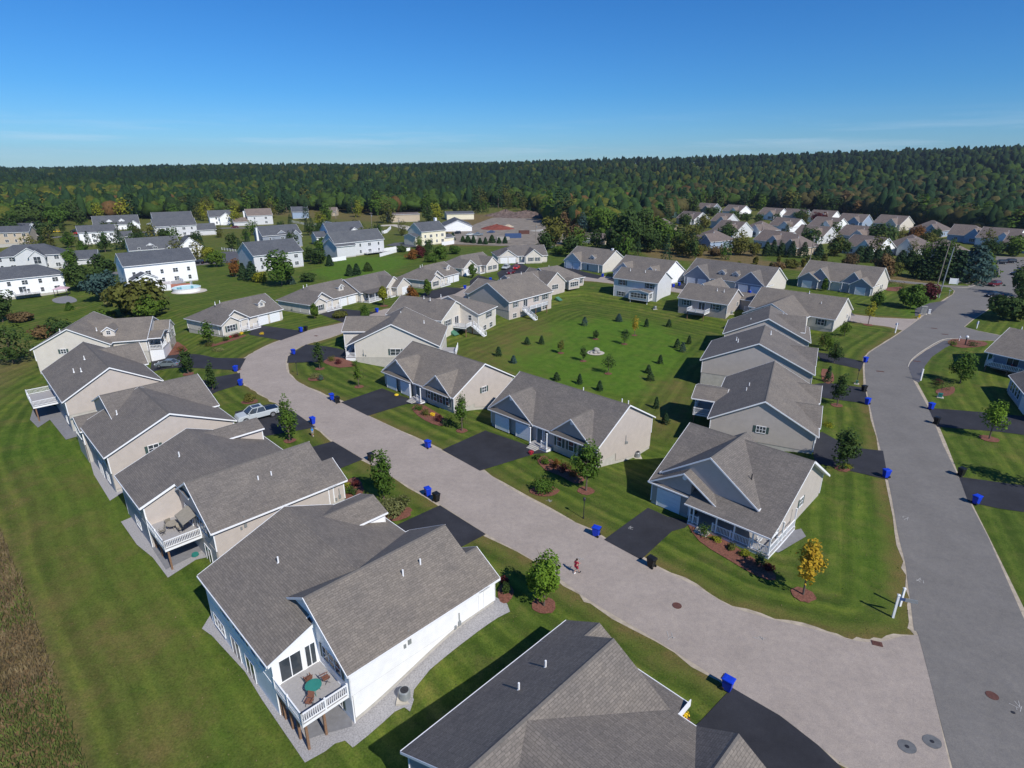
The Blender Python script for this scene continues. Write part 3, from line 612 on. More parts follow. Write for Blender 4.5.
# ---- the row backing on to the open field (walk-out lower floors, decks at the back)
def slab(h, pts, u0=0, t=.18):
    """one flat roof plane: eave-left, eave-right, ridge-right, ridge-left"""
    a, b2, c, d = [Vector(p) for p in pts]; e = (b2-a); L = e.length; k = (d-a); q = k.dot(e)/L; hgt = (k-e*(q/L)).length
    h.R.poly([tuple(p) for p in (a, b2, c, d)], 0, [(u0, 0), (u0+L, 0), (u0+L, hgt), (u0, hgt)]); h.R.poly([(p[0], p[1], p[2]-t) for p in (d, c, b2, a)], 1)
    P4 = [a, b2, c, d]
    for i in range(4): p, r = P4[i], P4[(i+1) % 4]; h.R.poly([tuple(p), tuple(r), (r[0], r[1], r[2]-t), (p[0], p[1], p[2]-t)], 1)
def skirt(h, face, a0, a1, plane, top=.37, clear=.5, sid=None, out=.03):
    """siding that follows the falling ground, leaving a strip of concrete"""
    M = MAPF(face, plane); n = max(2, int((a1-a0)/.8)); top_ = []; bot = []
    for i in range(n+1):
        a = lerp(a0, a1, i/n); q = M(a, .3, 0); x, y = h.world(q[0], q[1]); g = min(top-.02, tz(x, y)-h.o[2]+clear); top_.append(M(a, out, top)); bot.append(M(a, out, g))
    m_ = MB()
    for i in range(n): m_.poly([bot[i], bot[i+1], top_[i+1], top_[i]])
    m_.build('lower_wall', sid or h.sid, h.root)
def left_house(lab, O, th, sid, Lu=19.7, A0=.4, A1=11.6, bw=5.3, near=2, C=(14.6, 19.2, 4.4, 5.4)):
    h = House(lab, O, th, sid, near=near); mid = (A0+A1)/2
    h.blk('v', 1.7, 15.2, A0, A1, 3, 6.4, rake=(0, 1)); h.T.prism([(mid, 6.4), (A1+.4, 2.9), (A1+.4, 2.65), (mid, 6.12)], 1.32, 1.375, lambda a, c, z: (c, a, z))
    h.blk('v', .3, 2.3, A0, 5.9, 3, 4.68, rake=(1, 0))
    # wing: ridge parallel to the street, its rear slope reaching past the deck bay
    zr, vr, ze, vf, vb, Lr = 6.33, 10.6, 2.93, 1.9, 19.3, Lu+.02
    zc = lambda v: zr-(zr-ze)*(v-vr)/(vb-vr)
    slab(h, [(Lr, vf, ze), (mid, vf, ze), (mid, vr, zr), (Lr, vr, zr)]); slab(h, [(mid, 15.5, zc(15.5)), (Lr, 15.5, zc(15.5)), (Lr, vr, zr), (mid, vr, zr)], mid)
    slab(h, [(bw-.32, vb, ze), (Lr, vb, ze), (Lr, 15.5, zc(15.5)), (bw-.32, 15.5, zc(15.5))], bw-.32)
    h.T.box(bw-.3, Lr, vb+.015, vb+.085, ze-.17, ze-.02); h.T.box(11.8, Lr, vf-.085, vf-.015, ze-.17, ze-.02)
    h.T.prism([(vb, ze+.015), (15.5, zc(15.5)+.02), (15.5, zc(15.5)-.25), (vb, ze-.24)], bw-.38, bw-.325, lambda a, c, z: (a, c, z))
    h.T.prism([(vf, ze+.015), (vr, zr+.02), (vb, ze+.015), (vb, ze-.24), (vr, zr-.27), (vf, ze-.24)], Lr+.005, Lr+.06, lambda a, c, z: (a, c, z))
    W_ = h.W; Ls = Lu-.3; v0, v1 = 2.3, 18.9; zt = lambda v: (zc(v) if v > vr else zr-(zr-ze)*(vr-v)/(vr-vf))-.15
    W_.poly([(Ls, v0, .35), (Ls, v1, .35), (Ls, v1, zt(v1)), (Ls, vr, zt(vr)), (Ls, v0, zt(v0))]); W_.poly([(bw, v1, .35), (Ls, v1, .35), (Ls, v1, zt(v1)), (bw, v1, zt(v1))]); W_.poly([(bw, 15.1, .35), (bw, v1, .35), (bw, v1, zt(v1)), (bw, 15.1, zt(15.1))]); W_.poly([(11.5, 5.2, .35), (Ls, 5.2, .35), (Ls, 5.2, 4.0), (11.5, 5.2, 4.0)])
    h.Fd.box(max(bw, A1)+.05, Ls-.05, 5.25, v1-.05, -3.3, .34); h.Fd.box(bw+.05, max(bw, A1)+.04, 15.3, v1-.05, -3.3, .34)
    for wu in (bw, Ls): h.T.box(wu-.06, wu+.06, v1-.03, v1+.04, -2.9, 2.8); h.T.box(wu-.03, wu+.04, v1-.09, v1+.03, -2.9, 2.8)
    u0, u1, he, zp = C; h.blk('v', 2.5, 9.9, u0, u1, he, zp, ov=.3, z0=2.4, fnd=False, rake=(0, 0)); skirt(h, 'L', 2.5, 15.1, A0)
    return h
H1 = left_house('big white walk-out house with a corner deck and gravel apron, nearest on the field', flat(500,577,3), 135, 'white_siding')
H1.lower('R', 15.2, 18.9, 5.3, sid=None) if False else None
# rear wall of the house looking over the field, and the deck bay
H1.lower('B', 5.3, 19.4, 18.9); H1.lower('B', .4, 5.3, 15.2); H1.lower('L', 15.25, 18.9, 5.3)
H1.T.box(.37, .44, 15.14, 15.24, -2.4, 2.9)
for u in (7.2, 8.9): H1.win('B', u, 1.75, 18.92, .95, 1.25, False, 1)
for u in (11.0, 12.2, 15.0): H1.win('B', u, 1.75, 18.92, .95, 1.25, True, 1)
H1.win('B', 17.2, -1.3, 18.95, 2.4, 1.3, False, 3); H1.slider('B', 13.5, 18.95, -1.5, 1.8, 2.0); H1.slider('B', 10.4, 18.95, -1.5, 1.7, 2.0)
H1.slider('L', 17.5, 5.32, 1.45, 1.7, 2.0); H1.slider('L', 15.85, 5.32, 1.45, .8, 2.0)
H1.win('B', 3.0, 1.95, 15.2, 2.7, 1.35, True, 3); H1.win('B', 2.8, -1.3, 15.25, 1.6, 1.3, True, 2)
H1.deck(.75, 5.3, 15.25, 18.95, .35, [((.78, 15.3), (.78, 18.92)), ((.78, 18.92), (5.25, 18.92))], [(.95, 18.7), (1.15, 17.2), (2.2, 18.75), (3.4, 18.75), (4.6, 18.75), (5.1, 18.75)])
H1.vents([(13.6, 14.2, 4.9), (4.0, 7.6, 5.15), (4.1, 5.7, 5.2)]); H1.meter('L', 4.6, .5, .4); H1.meter('L', 9.8, 2.0, .4)
H1.porch(12, 19.2, 2.4, 5.2, [(12.2, 2.6), (15.7, 2.6), (19.0, 2.6)])
H1.door(13.5, 5.2); H1.garage(3.1, .32); H1.garage(9.0, 1.72); H1.done()
H2 = left_house('beige walk-out house with a taupe awning over its railed rear deck', flat(346.6,478.7,3), 135, 'beige', bw=10.6, Lu=20.6, A0=.3, A1=11.4, C=(17.2, 20.9, 4.9, 5.8))
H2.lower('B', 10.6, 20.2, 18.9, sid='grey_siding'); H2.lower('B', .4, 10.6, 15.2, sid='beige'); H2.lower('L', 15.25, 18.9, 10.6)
H2.win('B', 3.8, 1.95, 15.2, 2.9, 1.35, True, 3); H2.slider('B', 7.9, 15.25, 1.45, 1.8, 2.0); H2.slider('B', 3.2, 15.25, -1.5, 1.8, 2.0); H2.win('B', 13, 1.9, 18.95, 1.1, 1.2, False); H2.win('B', 16, 1.9, 18.95, 1.1, 1.2, False); H2.win('B', 15, -1.2, 18.95, 1.8, 1.2, False, 2)
H2.deck(4.5, 10.6, 15.25, 18.9, .35, [((4.55, 15.3), (4.55, 18.87)), ((4.55, 18.87), (10.5, 18.87))], [(4.8, 18.6), (10.2, 18.6), (8.0, 18.6)])
a = MB(); a.prism([(15.28, 2.7), (16.7, 2.1), (16.7, 1.95), (16.73, 1.95), (16.73, 2.13), (15.28, 2.77)], 4.9, 7.6, lambda q, c, z: (q, c, z)); a.build('awning', 'taupe_fabric', H2.root)
H2.vents([(15.2, 13.3, 5.25), (3.5, 8.8, 4.85), (3.5, 7.3, 4.85)]); H2.meter('L', 1.0, .9, .3); H2.meter('L', 12.0, 2.1, .3)
H2.porch(12, 19.6, 2.4, 5.2, [(12.2, 2.6), (15.7, 2.6), (19.4, 2.6)]); H2.door(13.5, 5.2); H2.garage(3.1, .32); H2.garage(9.0, 1.72); H2.done()
H3 = House('beige walk-out house with a wide gable wall and small sunroom, third from the camera', flat(235.8,420.1,3), 135, 'beige', near=2)
H3.blk('u', .3, 14, .3, 16.2, 3, 6.6); H3.blk('v', 0.1, 13, 7.2, 22.3, 3.4, 6.5, wall=(2.6, 13, 7.2, 22.3)); H3.blk('v', 11, 16.7, 12.7, 18.3, 2.6, 3.9, ov=.3)
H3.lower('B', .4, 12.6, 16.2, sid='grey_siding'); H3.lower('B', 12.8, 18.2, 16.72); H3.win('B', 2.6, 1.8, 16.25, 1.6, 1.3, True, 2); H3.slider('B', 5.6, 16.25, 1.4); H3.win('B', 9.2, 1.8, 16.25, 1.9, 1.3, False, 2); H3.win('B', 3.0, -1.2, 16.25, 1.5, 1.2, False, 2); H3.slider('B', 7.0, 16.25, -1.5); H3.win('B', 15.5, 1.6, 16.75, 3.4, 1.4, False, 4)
skirt(H3, 'L', 2, 16.1, .3); H3.win('L', 10.9, 2.2, .3, 1.2, 1.0, True, 2); H3.vents([(9.8, 12.5, 4.75)]); H3.post(7.3, .4, .3, 3.1); H3.post(10.5, .4, .3, 3.1)
H3.porch(1.2, 6.5, -1.5, .25, []); H3.done()
H4 = House('beige walk-out house with a white railed deck sticking out over the lawn', flat(162.5,379.9,3), 134, 'beige', near=2)
H4.blk('u', .3, 20.5, .3, 14.0, 3, 7.0); H4.blk('v', -.6, 7, 13, 20.0, 3, 6.2)
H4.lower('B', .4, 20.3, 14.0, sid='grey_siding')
H4.deck(8.9, 16.4, 14.05, 17.6, .3, [((8.95, 14.1), (8.95, 17.55)), ((8.95, 17.55), (16.35, 17.55)), ((16.35, 17.55), (16.35, 14.1))], [(9.2, 17.3), (12.6, 17.3), (16.1, 17.3)])
H4.slider('B', 12.5, 14.05, 1.45); H4.win('B', 5.5, 1.8, 14.05, 1.6, 1.3, True, 2); H4.win('B', 3.5, -1.2, 14.05, 1.6, 1.2, False, 2); H4.vents([(6.5, 10.2, 5.4), (8.5, 11.0, 5.0), (11, 8.8, 6.2)]); H4.done()
H5 = House('cream gabled house with a white dormer and corner porch at the street bend', flat(30,349,3), 17, 'cream', near=1, low=-3.4)
H5.blk('v', 0, 15.5, .5, 14, 3, 6.7); skirt(H5, 'F', .6, 13.9, 0); H5.blk('u', 8, 20.5, 1.5, 15.8, 3, 6.3, ends='gg'); H5.blk('u', 17, 23.4, 8.0, 13.4, 3, 4.9, ov=.3, rake=(0, 1))
H5.win('F', 5.6, 2.0, 0, .9, .9, True, 2); H5.dormer(13.4, 3.0, 7.0, 4.0, 2.2, 1.0)
H5.porch(20.55, 23.3, 2.0, 7.9, [(20.7, 2.2), (23.1, 2.2), (23.1, 5.0), (23.1, 7.7)], [((20.7, 2.2), (23.1, 2.2)), ((23.1, 2.2), (23.1, 6.0))]); H5.blk('u', 17, 23.3, 1.7, 8.4, 3.0, 3.9, wall=False, ov=.25, rake=(0, 1))
for v in (9.4, 12.0): H5.win('R', v, 1.7, 23.4, 1.0, 1.4, True)
H5.win('R', 5.0, 1.7, 20.52, 1.5, 1.4, False, 2); H5.vents([(11, 4, 5), (4, 5, 5)]); H5.done()
# ---- house at the bottom edge
O = flat(402,748.8,3); c45 = math.cos(R(45)); B1 = House('grey roofed house cropped by the bottom edge, yellow flowers at its front corner', (O[0]+16.2*c45, O[1]+16.2*c45), 135, 'grey_siding', near=2)
B1.blk('v', 2.2, 16, -11.4, -.4, 3, 6.3, rake=(0, 1)); B1.blk('v', .2, 2.8, -6.1, -.4, 3, 4.7, rake=(0, 0)); slab(B1, [(-6, .1, 2.93), (-11.3, .1, 2.93), (-11.3, 11, 6.2), (-6, 11, 6.2)]); slab(B1, [(-11.3, 1.8, 3.44), (-22.4, 1.8, 3.44), (-22.4, 11, 6.2), (-11.3, 11, 6.2)], 5.3); slab(B1, [(-22.4, 20, 2.93), (-6, 20, 2.93), (-6, 11, 6.2), (-22.4, 11, 6.2)]); B1.T.box(-11.3, -6.3, .0, .07, 2.76, 2.92); B1.T.box(-11.36, -11.3, .1, 1.8, 2.8, 3.4); B1.T.box(-13, -11.3, 1.72, 1.79, 3.2, 3.42); B1.W.box(-22, -11.4, 2.2, 19.6, .35, 3.1); B1.blk('v', 2.0, 7, -18.3, -12.3, 3.1, 5.1, ov=.35, rake=(0, 0)); B1.vents([(-3.2, 6.1, 4.7), (-3.2, 8.8, 4.7)])
B1.lower('B', -22, -.5, 19.6); B1.garage(-3.2, .22); B1.garage(-14.7, 1.42); B1.win('B', -3, 1.8, 16, 1.6, 1.3, True, 2); B1.done()
# ---- inner row, fronts on the pinkish street
def std_front(h, L, garages, gables, he=3.0):
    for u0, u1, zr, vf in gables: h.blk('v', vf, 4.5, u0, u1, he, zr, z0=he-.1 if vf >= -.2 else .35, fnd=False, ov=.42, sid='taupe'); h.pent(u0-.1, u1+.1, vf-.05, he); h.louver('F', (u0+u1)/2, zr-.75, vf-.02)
    for g in garages: h.garage(g, -.03)
I2 = House('beige house with two front gables and a bright cream end wall facing the corner house', flat(488,407,3), -43.5, 'beige', near=2)
I2.blk('u', .3, 20.3, .4, 14.3, 3, 7.0); skirt(I2, 'R', 5, 14.2, 20.3); std_front(I2, 19, [3.1, 7.4], [(.4, 8.9, 6.3, .25), (12.7, 19.4, 5.9, .25)])
I2.door(10.3, .4); I2.win('F', 11.5, 1.7, .4, .5, 1.8, False)
for u in (13.9, 16.0, 18.2): I2.win('F', u, 1.65, .4, .85, 1.5, True)
I2.porch(9.4, 12.7, -1.0, .35, [(9.5, -.85), (12.6, -.85)], [((11.6, -.85), (12.6, -.85))]); I2.steps(9.7, 11.3, -1.0); I2.meter('R', 7.3, 1.2, 20.3); I2.vents([(19.7, 8.3, 6.5), (18.4, 8.7, 6.3), (11.5, 8.8, 6.2)]); I2.done()
I3 = House('beige house with two front gables, a yellow bin lid on its driveway', flat(381.8,370,3), -43.5, 'beige', near=2)
I3.blk('u', .3, 19.3, .4, 14.1, 3, 7.0); skirt(I3, 'R', 5, 14.0, 19.3); std_front(I3, 19, [2.9, 7.1], [(.4, 8.9, 6.1, .25), (12.2, 18.7, 5.8, .25)])
I3.door(10.0, .4)
for u in (13.0, 14.6, 16.1, 17.7): I3.win('F', u, 1.65, .4, .8, 1.5, True)
I3.win('R', 7.2, 2.3, 19.3, .95, .95, True, 2); I3.porch(9.2, 12.3, -1.0, .35, [(9.3, -.85), (12.2, -.85)], [((11.2, -.85), (12.2, -.85))]); I3.steps(9.5, 11.0, -1.0); I3.done()
I1 = House('corner house with a long white railed porch and a single garage door, facing the junction', flat(649.4,480,3), -44, 'beige', near=2)
I1.blk('u', .3, 14.6, .3, 16.0, 3, 7.6, rc=8.9, wall=(.35, 14.3, 2.6, 15.9), rake=(1, 0)); I1.T.prism([(8.9, 7.62), (16.4, 2.9), (16.4, 2.64), (8.9, 7.33)], 14.93, 14.985, lambda a, c, z: (a, c, z)); I1.T.prism([(.3, 3.05), (8.9, 7.56), (8.9, 7.42), (.3, 2.95)], 14.93, 14.95, lambda a, c, z: (a, c, z)); slab(I1, [(5.3, -1.25, 2.66), (14.92, -1.25, 2.66), (14.92, .3, 3.2), (5.3, .3, 3.2)], 5.3, .12); I1.T.box(5.3, 14.92, -1.34, -1.26, 2.5, 2.66); I1.T.box(14.93, 14.98, -1.25, .3, 2.6, 2.8); I1.blk('v', .2, 8, .3, 8.3, 3, 5.6, wall=(.2, 5, .3, 5.2), sid='taupe'); I1.blk('v', 1.3, 10.2, .9, 12.2, 3.9, 7.95, z0=3.3, fnd=False, ov=.25, rake=(1, 0))
I1.garage(2.6, .18, w=2.8); I1.louver('F', 4.3, 4.9, .18); I1.door(6.9, 2.6); I1.win('F', 8.8, 1.75, 2.6, 1.1, 1.4, False, 1); I1.win('F', 12.2, 1.8, 2.6, 2.2, 1.2, False, 2)
I1.win('R', 8.9, 2.2, 14.3, 1.0, 1.0, True, 2)
I1.porch(5.7, 14.9, -1.0, 6.4, [(5.85, -.85), (6.3, -.85), (9.0, -.85), (11.0, -.85), (13.0, -.85), (14.75, -.85), (14.75, 2.6), (14.75, 6.2)], [((5.85, -.85), (6.9, -.85)), ((8.6, -.85), (14.75, -.85)), ((14.75, -.85), (14.75, 6.2))], he=2.75); I1.steps(7.0, 8.5, -1.0); I1.done()
for q in ((10.2, 4.1, 5.35), (11.3, 10.5, 5.7)):
    m_ = MB(); m_.tube((q[0], q[1], q[2]), (q[0], q[1], q[2]+.75), .07); m_.build('roof_vent', 'dark_metal', I1.root)
I4 = House('cream house with a very wide gable wall facing the camera, left of the inner row', (-34.5, 117.3), 0, 'cream', near=2)
I4.blk('v', 0, 15.3, .4, 19.2, 3, 7.6, wall=(0, 15.3, 1.9, 19.2)); I4.blk('u', -2.0, 10, 6.4, 15, 4.4, 6.6)
I4.win('F', 10.3, 1.55, 0, 2.1, 1.3, True, 2); I4.porch(-.2, 1.9, 0, 6, [(0, .1)], [((0, .1), (1.8, .1)), ((0, .1), (0, 5.5))]); I4.vents([(10.0, 10, 7.2), (15, 10, 5.2)]); I4.meter('F', 3.6, 1.0, 0)
I4.deck(19.3, 22.6, 1.0, 7.5, .3, [((19.4, 1.05), (22.55, 1.05)), ((22.55, 1.05), (22.55, 7.45))], [(22.3, 1.3), (22.3, 7.2)]); I4.slider('R', 4.5, 19.22); I4.lower('R', .1, 15.2, 19.2); I4.done()
I5 = House('cream house with a white rear deck and stairs down to the common green', flat(441.5,320.5,3), 155-90, 'cream', near=1)
# local frame of I5: u runs to the north-east along its garden wall, v away from the green
I5.blk('v', .3, 16, .3, 13.8, 3, 6.4); I5.blk('u', 9.6, 19.5, -4.8, 12.0, 3, 6.9, ends='gh'); I5.lower('F', .4, 13.7, .32); I5.lower('F', 9.7, 19.4, -4.8); I5.lower('L', -4.75, .3, 9.6)
I5.win('F', 3.4, 1.6, .3, 2.4, 1.4, True, 3); I5.slider('F', 7.6, .3); I5.win('L', -2.5, 1.8, 9.6, .9, 1.2, False); I5.win('F', 15.5, 1.6, -4.82, 2.4, 1.4, True, 2); I5.win('F', 13, -1.3, -4.85, 1.6, 1.2, False, 2); I5.win('F', 16.5, -1.3, -4.85, 1.6, 1.2, False, 2)
I5.deck(5.6, 9.5, -3.6, .25, .2, [((5.65, .2), (5.65, -3.55)), ((5.65, -3.55), (8.0, -3.55))], [(5.9, -3.3), (9.2, -3.3)]); I5.vents([(6.5, 9, 6.3), (5.5, 6.5, 6.3), (13, 8, 5.6)])
def stairs(h, u0, u1, v0, v1, z0, z1, n=9):
    m_ = MB()
    for k in range(n): a0, a1 = lerp(v0, v1, k/n), lerp(v0, v1, (k+1)/n); z = lerp(z0, z1, (k+.5)/n); m_.box(u0, u1, min(a0, a1), max(a0, a1), z-.2, z)
    for u in (u0, u1):
        for q in (.86, .45, -.2): m_.prism([(v0, z0+q+.09), (v1, z1+q+.09), (v1, z1+q), (v0, z0+q)], u-.03, u+.03, lambda a, c, z: (a, c, z))
        for k in range(6): v, z = lerp(v0, v1, k/5), lerp(z0, z1, k/5); m_.box(u-.045, u+.045, v-.045, v+.045, z-.25, z+.98)
    m_.build('deck_stairs', 'trim', h.root)
stairs(I5, 8.2, 9.4, -3.6, -7.2, .2, -2.3); I5.done()
I6 = House('beige house with a long white deck and stairs facing the common green', flat(509,302,3), 50, 'beige', near=1)
I6.blk('u', .3, 20, .3, 15.5, 3, 7.3); I6.blk('v', 8, 18.5, 2, 14, 3, 6.3); I6.lower('F', .4, 19.9, .32); I6.win('F', 3.2, 1.7, .3, 1.4, 1.4, True, 2); I6.win('F', 2.8, -1.3, .3, 1.5, 1.2, False, 2); I6.slider('F', 7.5, .3); I6.win('F', 12.5, 1.7, .3, 1.5, 1.3, True, 2); I6.win('F', 16.8, 1.7, .3, 2.2, 1.4, True, 2); I6.win('F', 16.5, -1.3, .3, 2.0, 1.2, False, 2)
I6.deck(6, 14.5, -2.6, .28, .2, [((6.1, -2.55), (14.4, -2.55)), ((14.4, -2.55), (14.4, .2))], [(9, -2.3), (14.2, -2.3)]); stairs(I6, 5.0, 6.0, -.6, -5.2, .2, -2.3); I6.vents([(7, 9, 6.9), (10, 8.5, 6.9)]); I6.done()
I7 = House('taupe pink house with a sunroom bay and gable, left of the two storey one', flat(547.5,284,3), 40, 'beige', near=1)
I7.blk('v', .3, 13, .3, 8.0, 3, 6.2); I7.blk('u', 4, 18.5, 2.0, 14.5, 3, 6.6, ends='gh'); I7.blk('u', -10, 3, 4, 13, 3, 5.8); I7.lower('F', .4, 7.9, .32); I7.lower('F', 8.05, 18.4, 2.0)
I7.win('F', 3.6, 1.6, .3, 2.6, 1.4, False, 3); I7.win('F', 16.6, 1.7, 2.0, 1.9, 1.5, True, 2); I7.blk('v', -.6, 3, 9.0, 13.8, 2.9, 3.6, ov=.2, fnd=False, z0=.1); I7.win('F', 11.4, 1.7, -.6, 3.6, 1.4, False, 4); I7.slider('F', 11.0, 2.0, -1.5); I7.vents([(9, 9, 6.2), (-4, 8, 5.6)]); I7.done()
I8 = House('two storey pale green-white house with a jutting sunroom above the common green', (31.6, 184.4), -39, 'pale_siding', near=1, z=-2.1)
I8.blk('u', .3, 15.0, .3, 9.8, 7.2, 9.9, z0=.4); I8.win('F', 3.3, 5.9, .3, 2.0, 1.5, True, 2); I8.win('F', 3.0, 2.4, .3, 2.0, 1.3, True, 2); I8.win('F', 12.4, 5.9, .3, 2.2, 1.5, True, 2); I8.win('F', 6.6, 1.4, .3, .9, 2.0, False)
I8.blk('v', -2.4, .3, 7.2, 13.6, 4.3, 5.0, ov=.2, z0=1.7, fnd=False); I8.win('F', 10.4, 3.2, -2.4, 5.2, 1.4, False, 5); I8.win('R', -1, 3.2, 13.6, 1.6, 1.4, False, 2)
for u in (7.6, 13.2): I8.post(u, -2.2, .0, 1.7)
I8.vents([(4, 3.5, 9.3), (9, 3.7, 9.3), (11.5, 5.5, 9.6)]); I8.done()
I9 = House('taupe house with a small white rear deck and patio, right of the two storey one', flat(677.5,297,3), -41, 'taupe', near=1)
I9.blk('u', .3, 14.3, .4, 11.6, 3, 6.3, ends='gg'); I9.blk('v', 6, 18, .5, 8.5, 3, 6.6); I9.blk('u', 13, 18, 9.5, 15, 3, 4.4); I9.lower('F', .4, 14.2, .42)
I9.win('F', 2.7, 1.7, .4, 1.7, 1.4, True, 2); I9.win('F', 11.2, 1.7, .4, 1.9, 1.4, True, 2); I9.slider('F', 7.2, .4); I9.deck(4.4, 9.6, -3.0, .35, .15, [((4.45, -2.95), (9.55, -2.95)), ((4.45, -2.95), (4.45, .3)), ((9.55, -2.95), (9.55, .3))], [(4.7, -2.7), (9.3, -2.7)]); I9.win('R', 7.5, 1.8, 14.3, .9, 1.1, False)
I9.porch(16, 20, 8, 13, [(19.8, 8.2), (19.8, 12.8)], [((16.2, 8.1), (19.8, 8.1)), ((19.8, 8.1), (19.8, 12.8))]); I9.vents([(9.5, 4.3, 5.4), (11.5, 4.1, 5.4)]); I9.done()
I10 = House('long cream house at the corner of the main road with a shaded garage wing', flat(835.5,319.5,3), -43, 'cream', near=1)
I10.root.location = (*flat(835.5,319.5,3), 0); 
I10.blk('u', -21, -.3, .4, 14.8, 3, 7.1); I10.blk('v', -8, 7, -19, -6.2, 3, 6.4); I10.win('F', -3.2, 1.7, .4, 1.5, 1.4, True, 2); I10.vents([(-12, 4, 5.3), (-5, 4.5, 5.3), (-9, 7.3, 7.0)]); I10.win('R', 11.5, 1.7, -.28, .8, .9, False); I10.done()
I13 = House('beige house with a broad gable wall and back porch, right behind the corner house', flat(*(640+705/3.938, 270+655/3.938), 3), 64, 'beige', near=2)
I13.blk('u', .3, 20, .4, 14.4, 3, 6.9); I13.blk('v', .1, 6, 3.6, 11.4, 3, 4.8); I13.blk('v', .1, 6, 14.2, 19.7, 3, 4.8); I13.garage(5.7, .08); I13.garage(9.3, .08); I13.win('L', 7.4, 2.4, .3, 1.2, .95, True, 3)
I13.blk('v', 13.5, 18.2, 7.4, 14.2, 2.9, 4.0, wall=False, ov=.3); I13.deck(7.6, 14, 14.5, 18, .2, [((7.7, 17.95), (13.9, 17.95)), ((7.7, 14.6), (7.7, 17.95))], [(7.8, 17.8), (13.8, 17.8)]); I13.post(7.8, 17.8, .2, 2.8); I13.post(13.8, 17.8, .2, 2.8); I13.post(10.8, 17.8, .2, 2.8); I13.lower('B', .4, 19.9, 14.4); I13.slider('B', 10.5, 14.45)
I13.vents([(8, 10.5, 5.1), (10.2, 10.3, 5.2)]); I13.done()
I12 = House('beige house with a very deep gable wall, third along the main road', flat(*(640+690/3.938, 270+412/3.938), 3), 64, 'beige', near=2)
I12.blk('u', .3, 14.6, .4, 19.5, 3, 7.5); I12.blk('v', .2, 8, 6.0, 14.2, 3, 5.2); I12.lower('B', .4, 14.5, 19.5); I12.vents([(6, 14, 5.7), (8, 14.5, 5.5), (9.5, 8.5, 7.1)]); I12.garage(9, .18); I12.garage(12, .18); I12.done()
I11 = House('beige house with a raised pediment over its front, fourth from the junction', (63.0, 119.6), 66, 'beige', near=1)
I11.blk('u', .3, 13.5, .4, 17.3, 3, 7.2); I11.blk('v', 1.4, 8, 4.0, 12.6, 4.0, 6.6, z0=2.8, fnd=False, ov=.25); I11.vents([(5, 12.5, 5.2), (9, 6, 6)]); I11.garage(4, .38); I11.lower('B', .4, 13.4, 17.3); I11.done()
# ---- houses across the main road at the right edge
R1 = House('blue-grey house with a raised white deck and red cushions at the right edge', (92.6, 110.1), -60, 'blue_and_shaded_siding', near=1, z=0)
R1.blk('u', 0, 22, .3, 16, 3.9, 7.6, wall=(0, 22, 3.4, 16), z0=.3); R1.deck(.2, 8.4, .2, 3.4, 1.15, [((.25, .25), (8.3, .25)), ((.25, .25), (.25, 3.3))], [(.4, .4), (4, .4), (8, .4)]); R1.slider('F', 3.4, 3.4, 2.35); R1.win('F', 6.2, 2.6, 3.4, .9, 1.3, False); R1.vents([(1.6, 8.2, 7.5), (11, 3.5, 5.2), (5.5, 5.5, 6.2)])
for u in (.3, 8): R1.post(u, .35, 1.15, 3.7)
R1.done()
R2 = House('blue-grey house with a row of tall windows, below the raised deck at the right edge', (87.9, 98.3), 63, 'blue_and_shaded_siding', near=1, z=0)
R2.blk('u', -15, -.3, -10, -.3, 3.3, 6.2); R2.win('B', -2.0, 1.9, -.3, 1.0, 1.8, False); R2.win('B', -3.5, 1.9, -.3, 1.0, 1.8, False); R2.win('B', -5.0, 1.9, -.3, 1.0, 1.8, False); R2.win('B', -6.5, 1.9, -.3, 1.0, 1.8, False); R2.garage(-10, -.28, 'B'); R2.done()
# ------------------------------------------------------------------ farther houses from their two near ground corners
def far_house(label, pL, pR, D, he=3.0, zr=6.5, sid='white_siding', roof='shingle', ends='gg', group=None, kind='ranch_house', fnt=(), L=None, th=None, near=0, z=None, ax='u'):
    a = at(*pL); b2 = at(*pR) if pR else a
    if th is None: th = math.degrees(math.atan2(b2[1]-a[1], b2[0]-a[0]))
    zz = a[2] if z is None else z
    if L is None: L = math.hypot(b2[0]-a[0], b2[1]-a[1])
    elif pR: a = (b2[0]-L*math.cos(R(th)), b2[1]-L*math.sin(R(th)), b2[2]); zz = b2[2] if z is None else z
    h = House(label, (a[0], a[1]), th, sid, roof, near=near, kind=kind, group=group, z=zz, low=-1.5)
    h.L = L; h.D = D; h.he = he
    if ax == 'u': h.blk('u', 0, L, 0, D, he, zr, ends)
    else: h.blk('v', 0, D, 0, L, he, zr, ends)
    return h
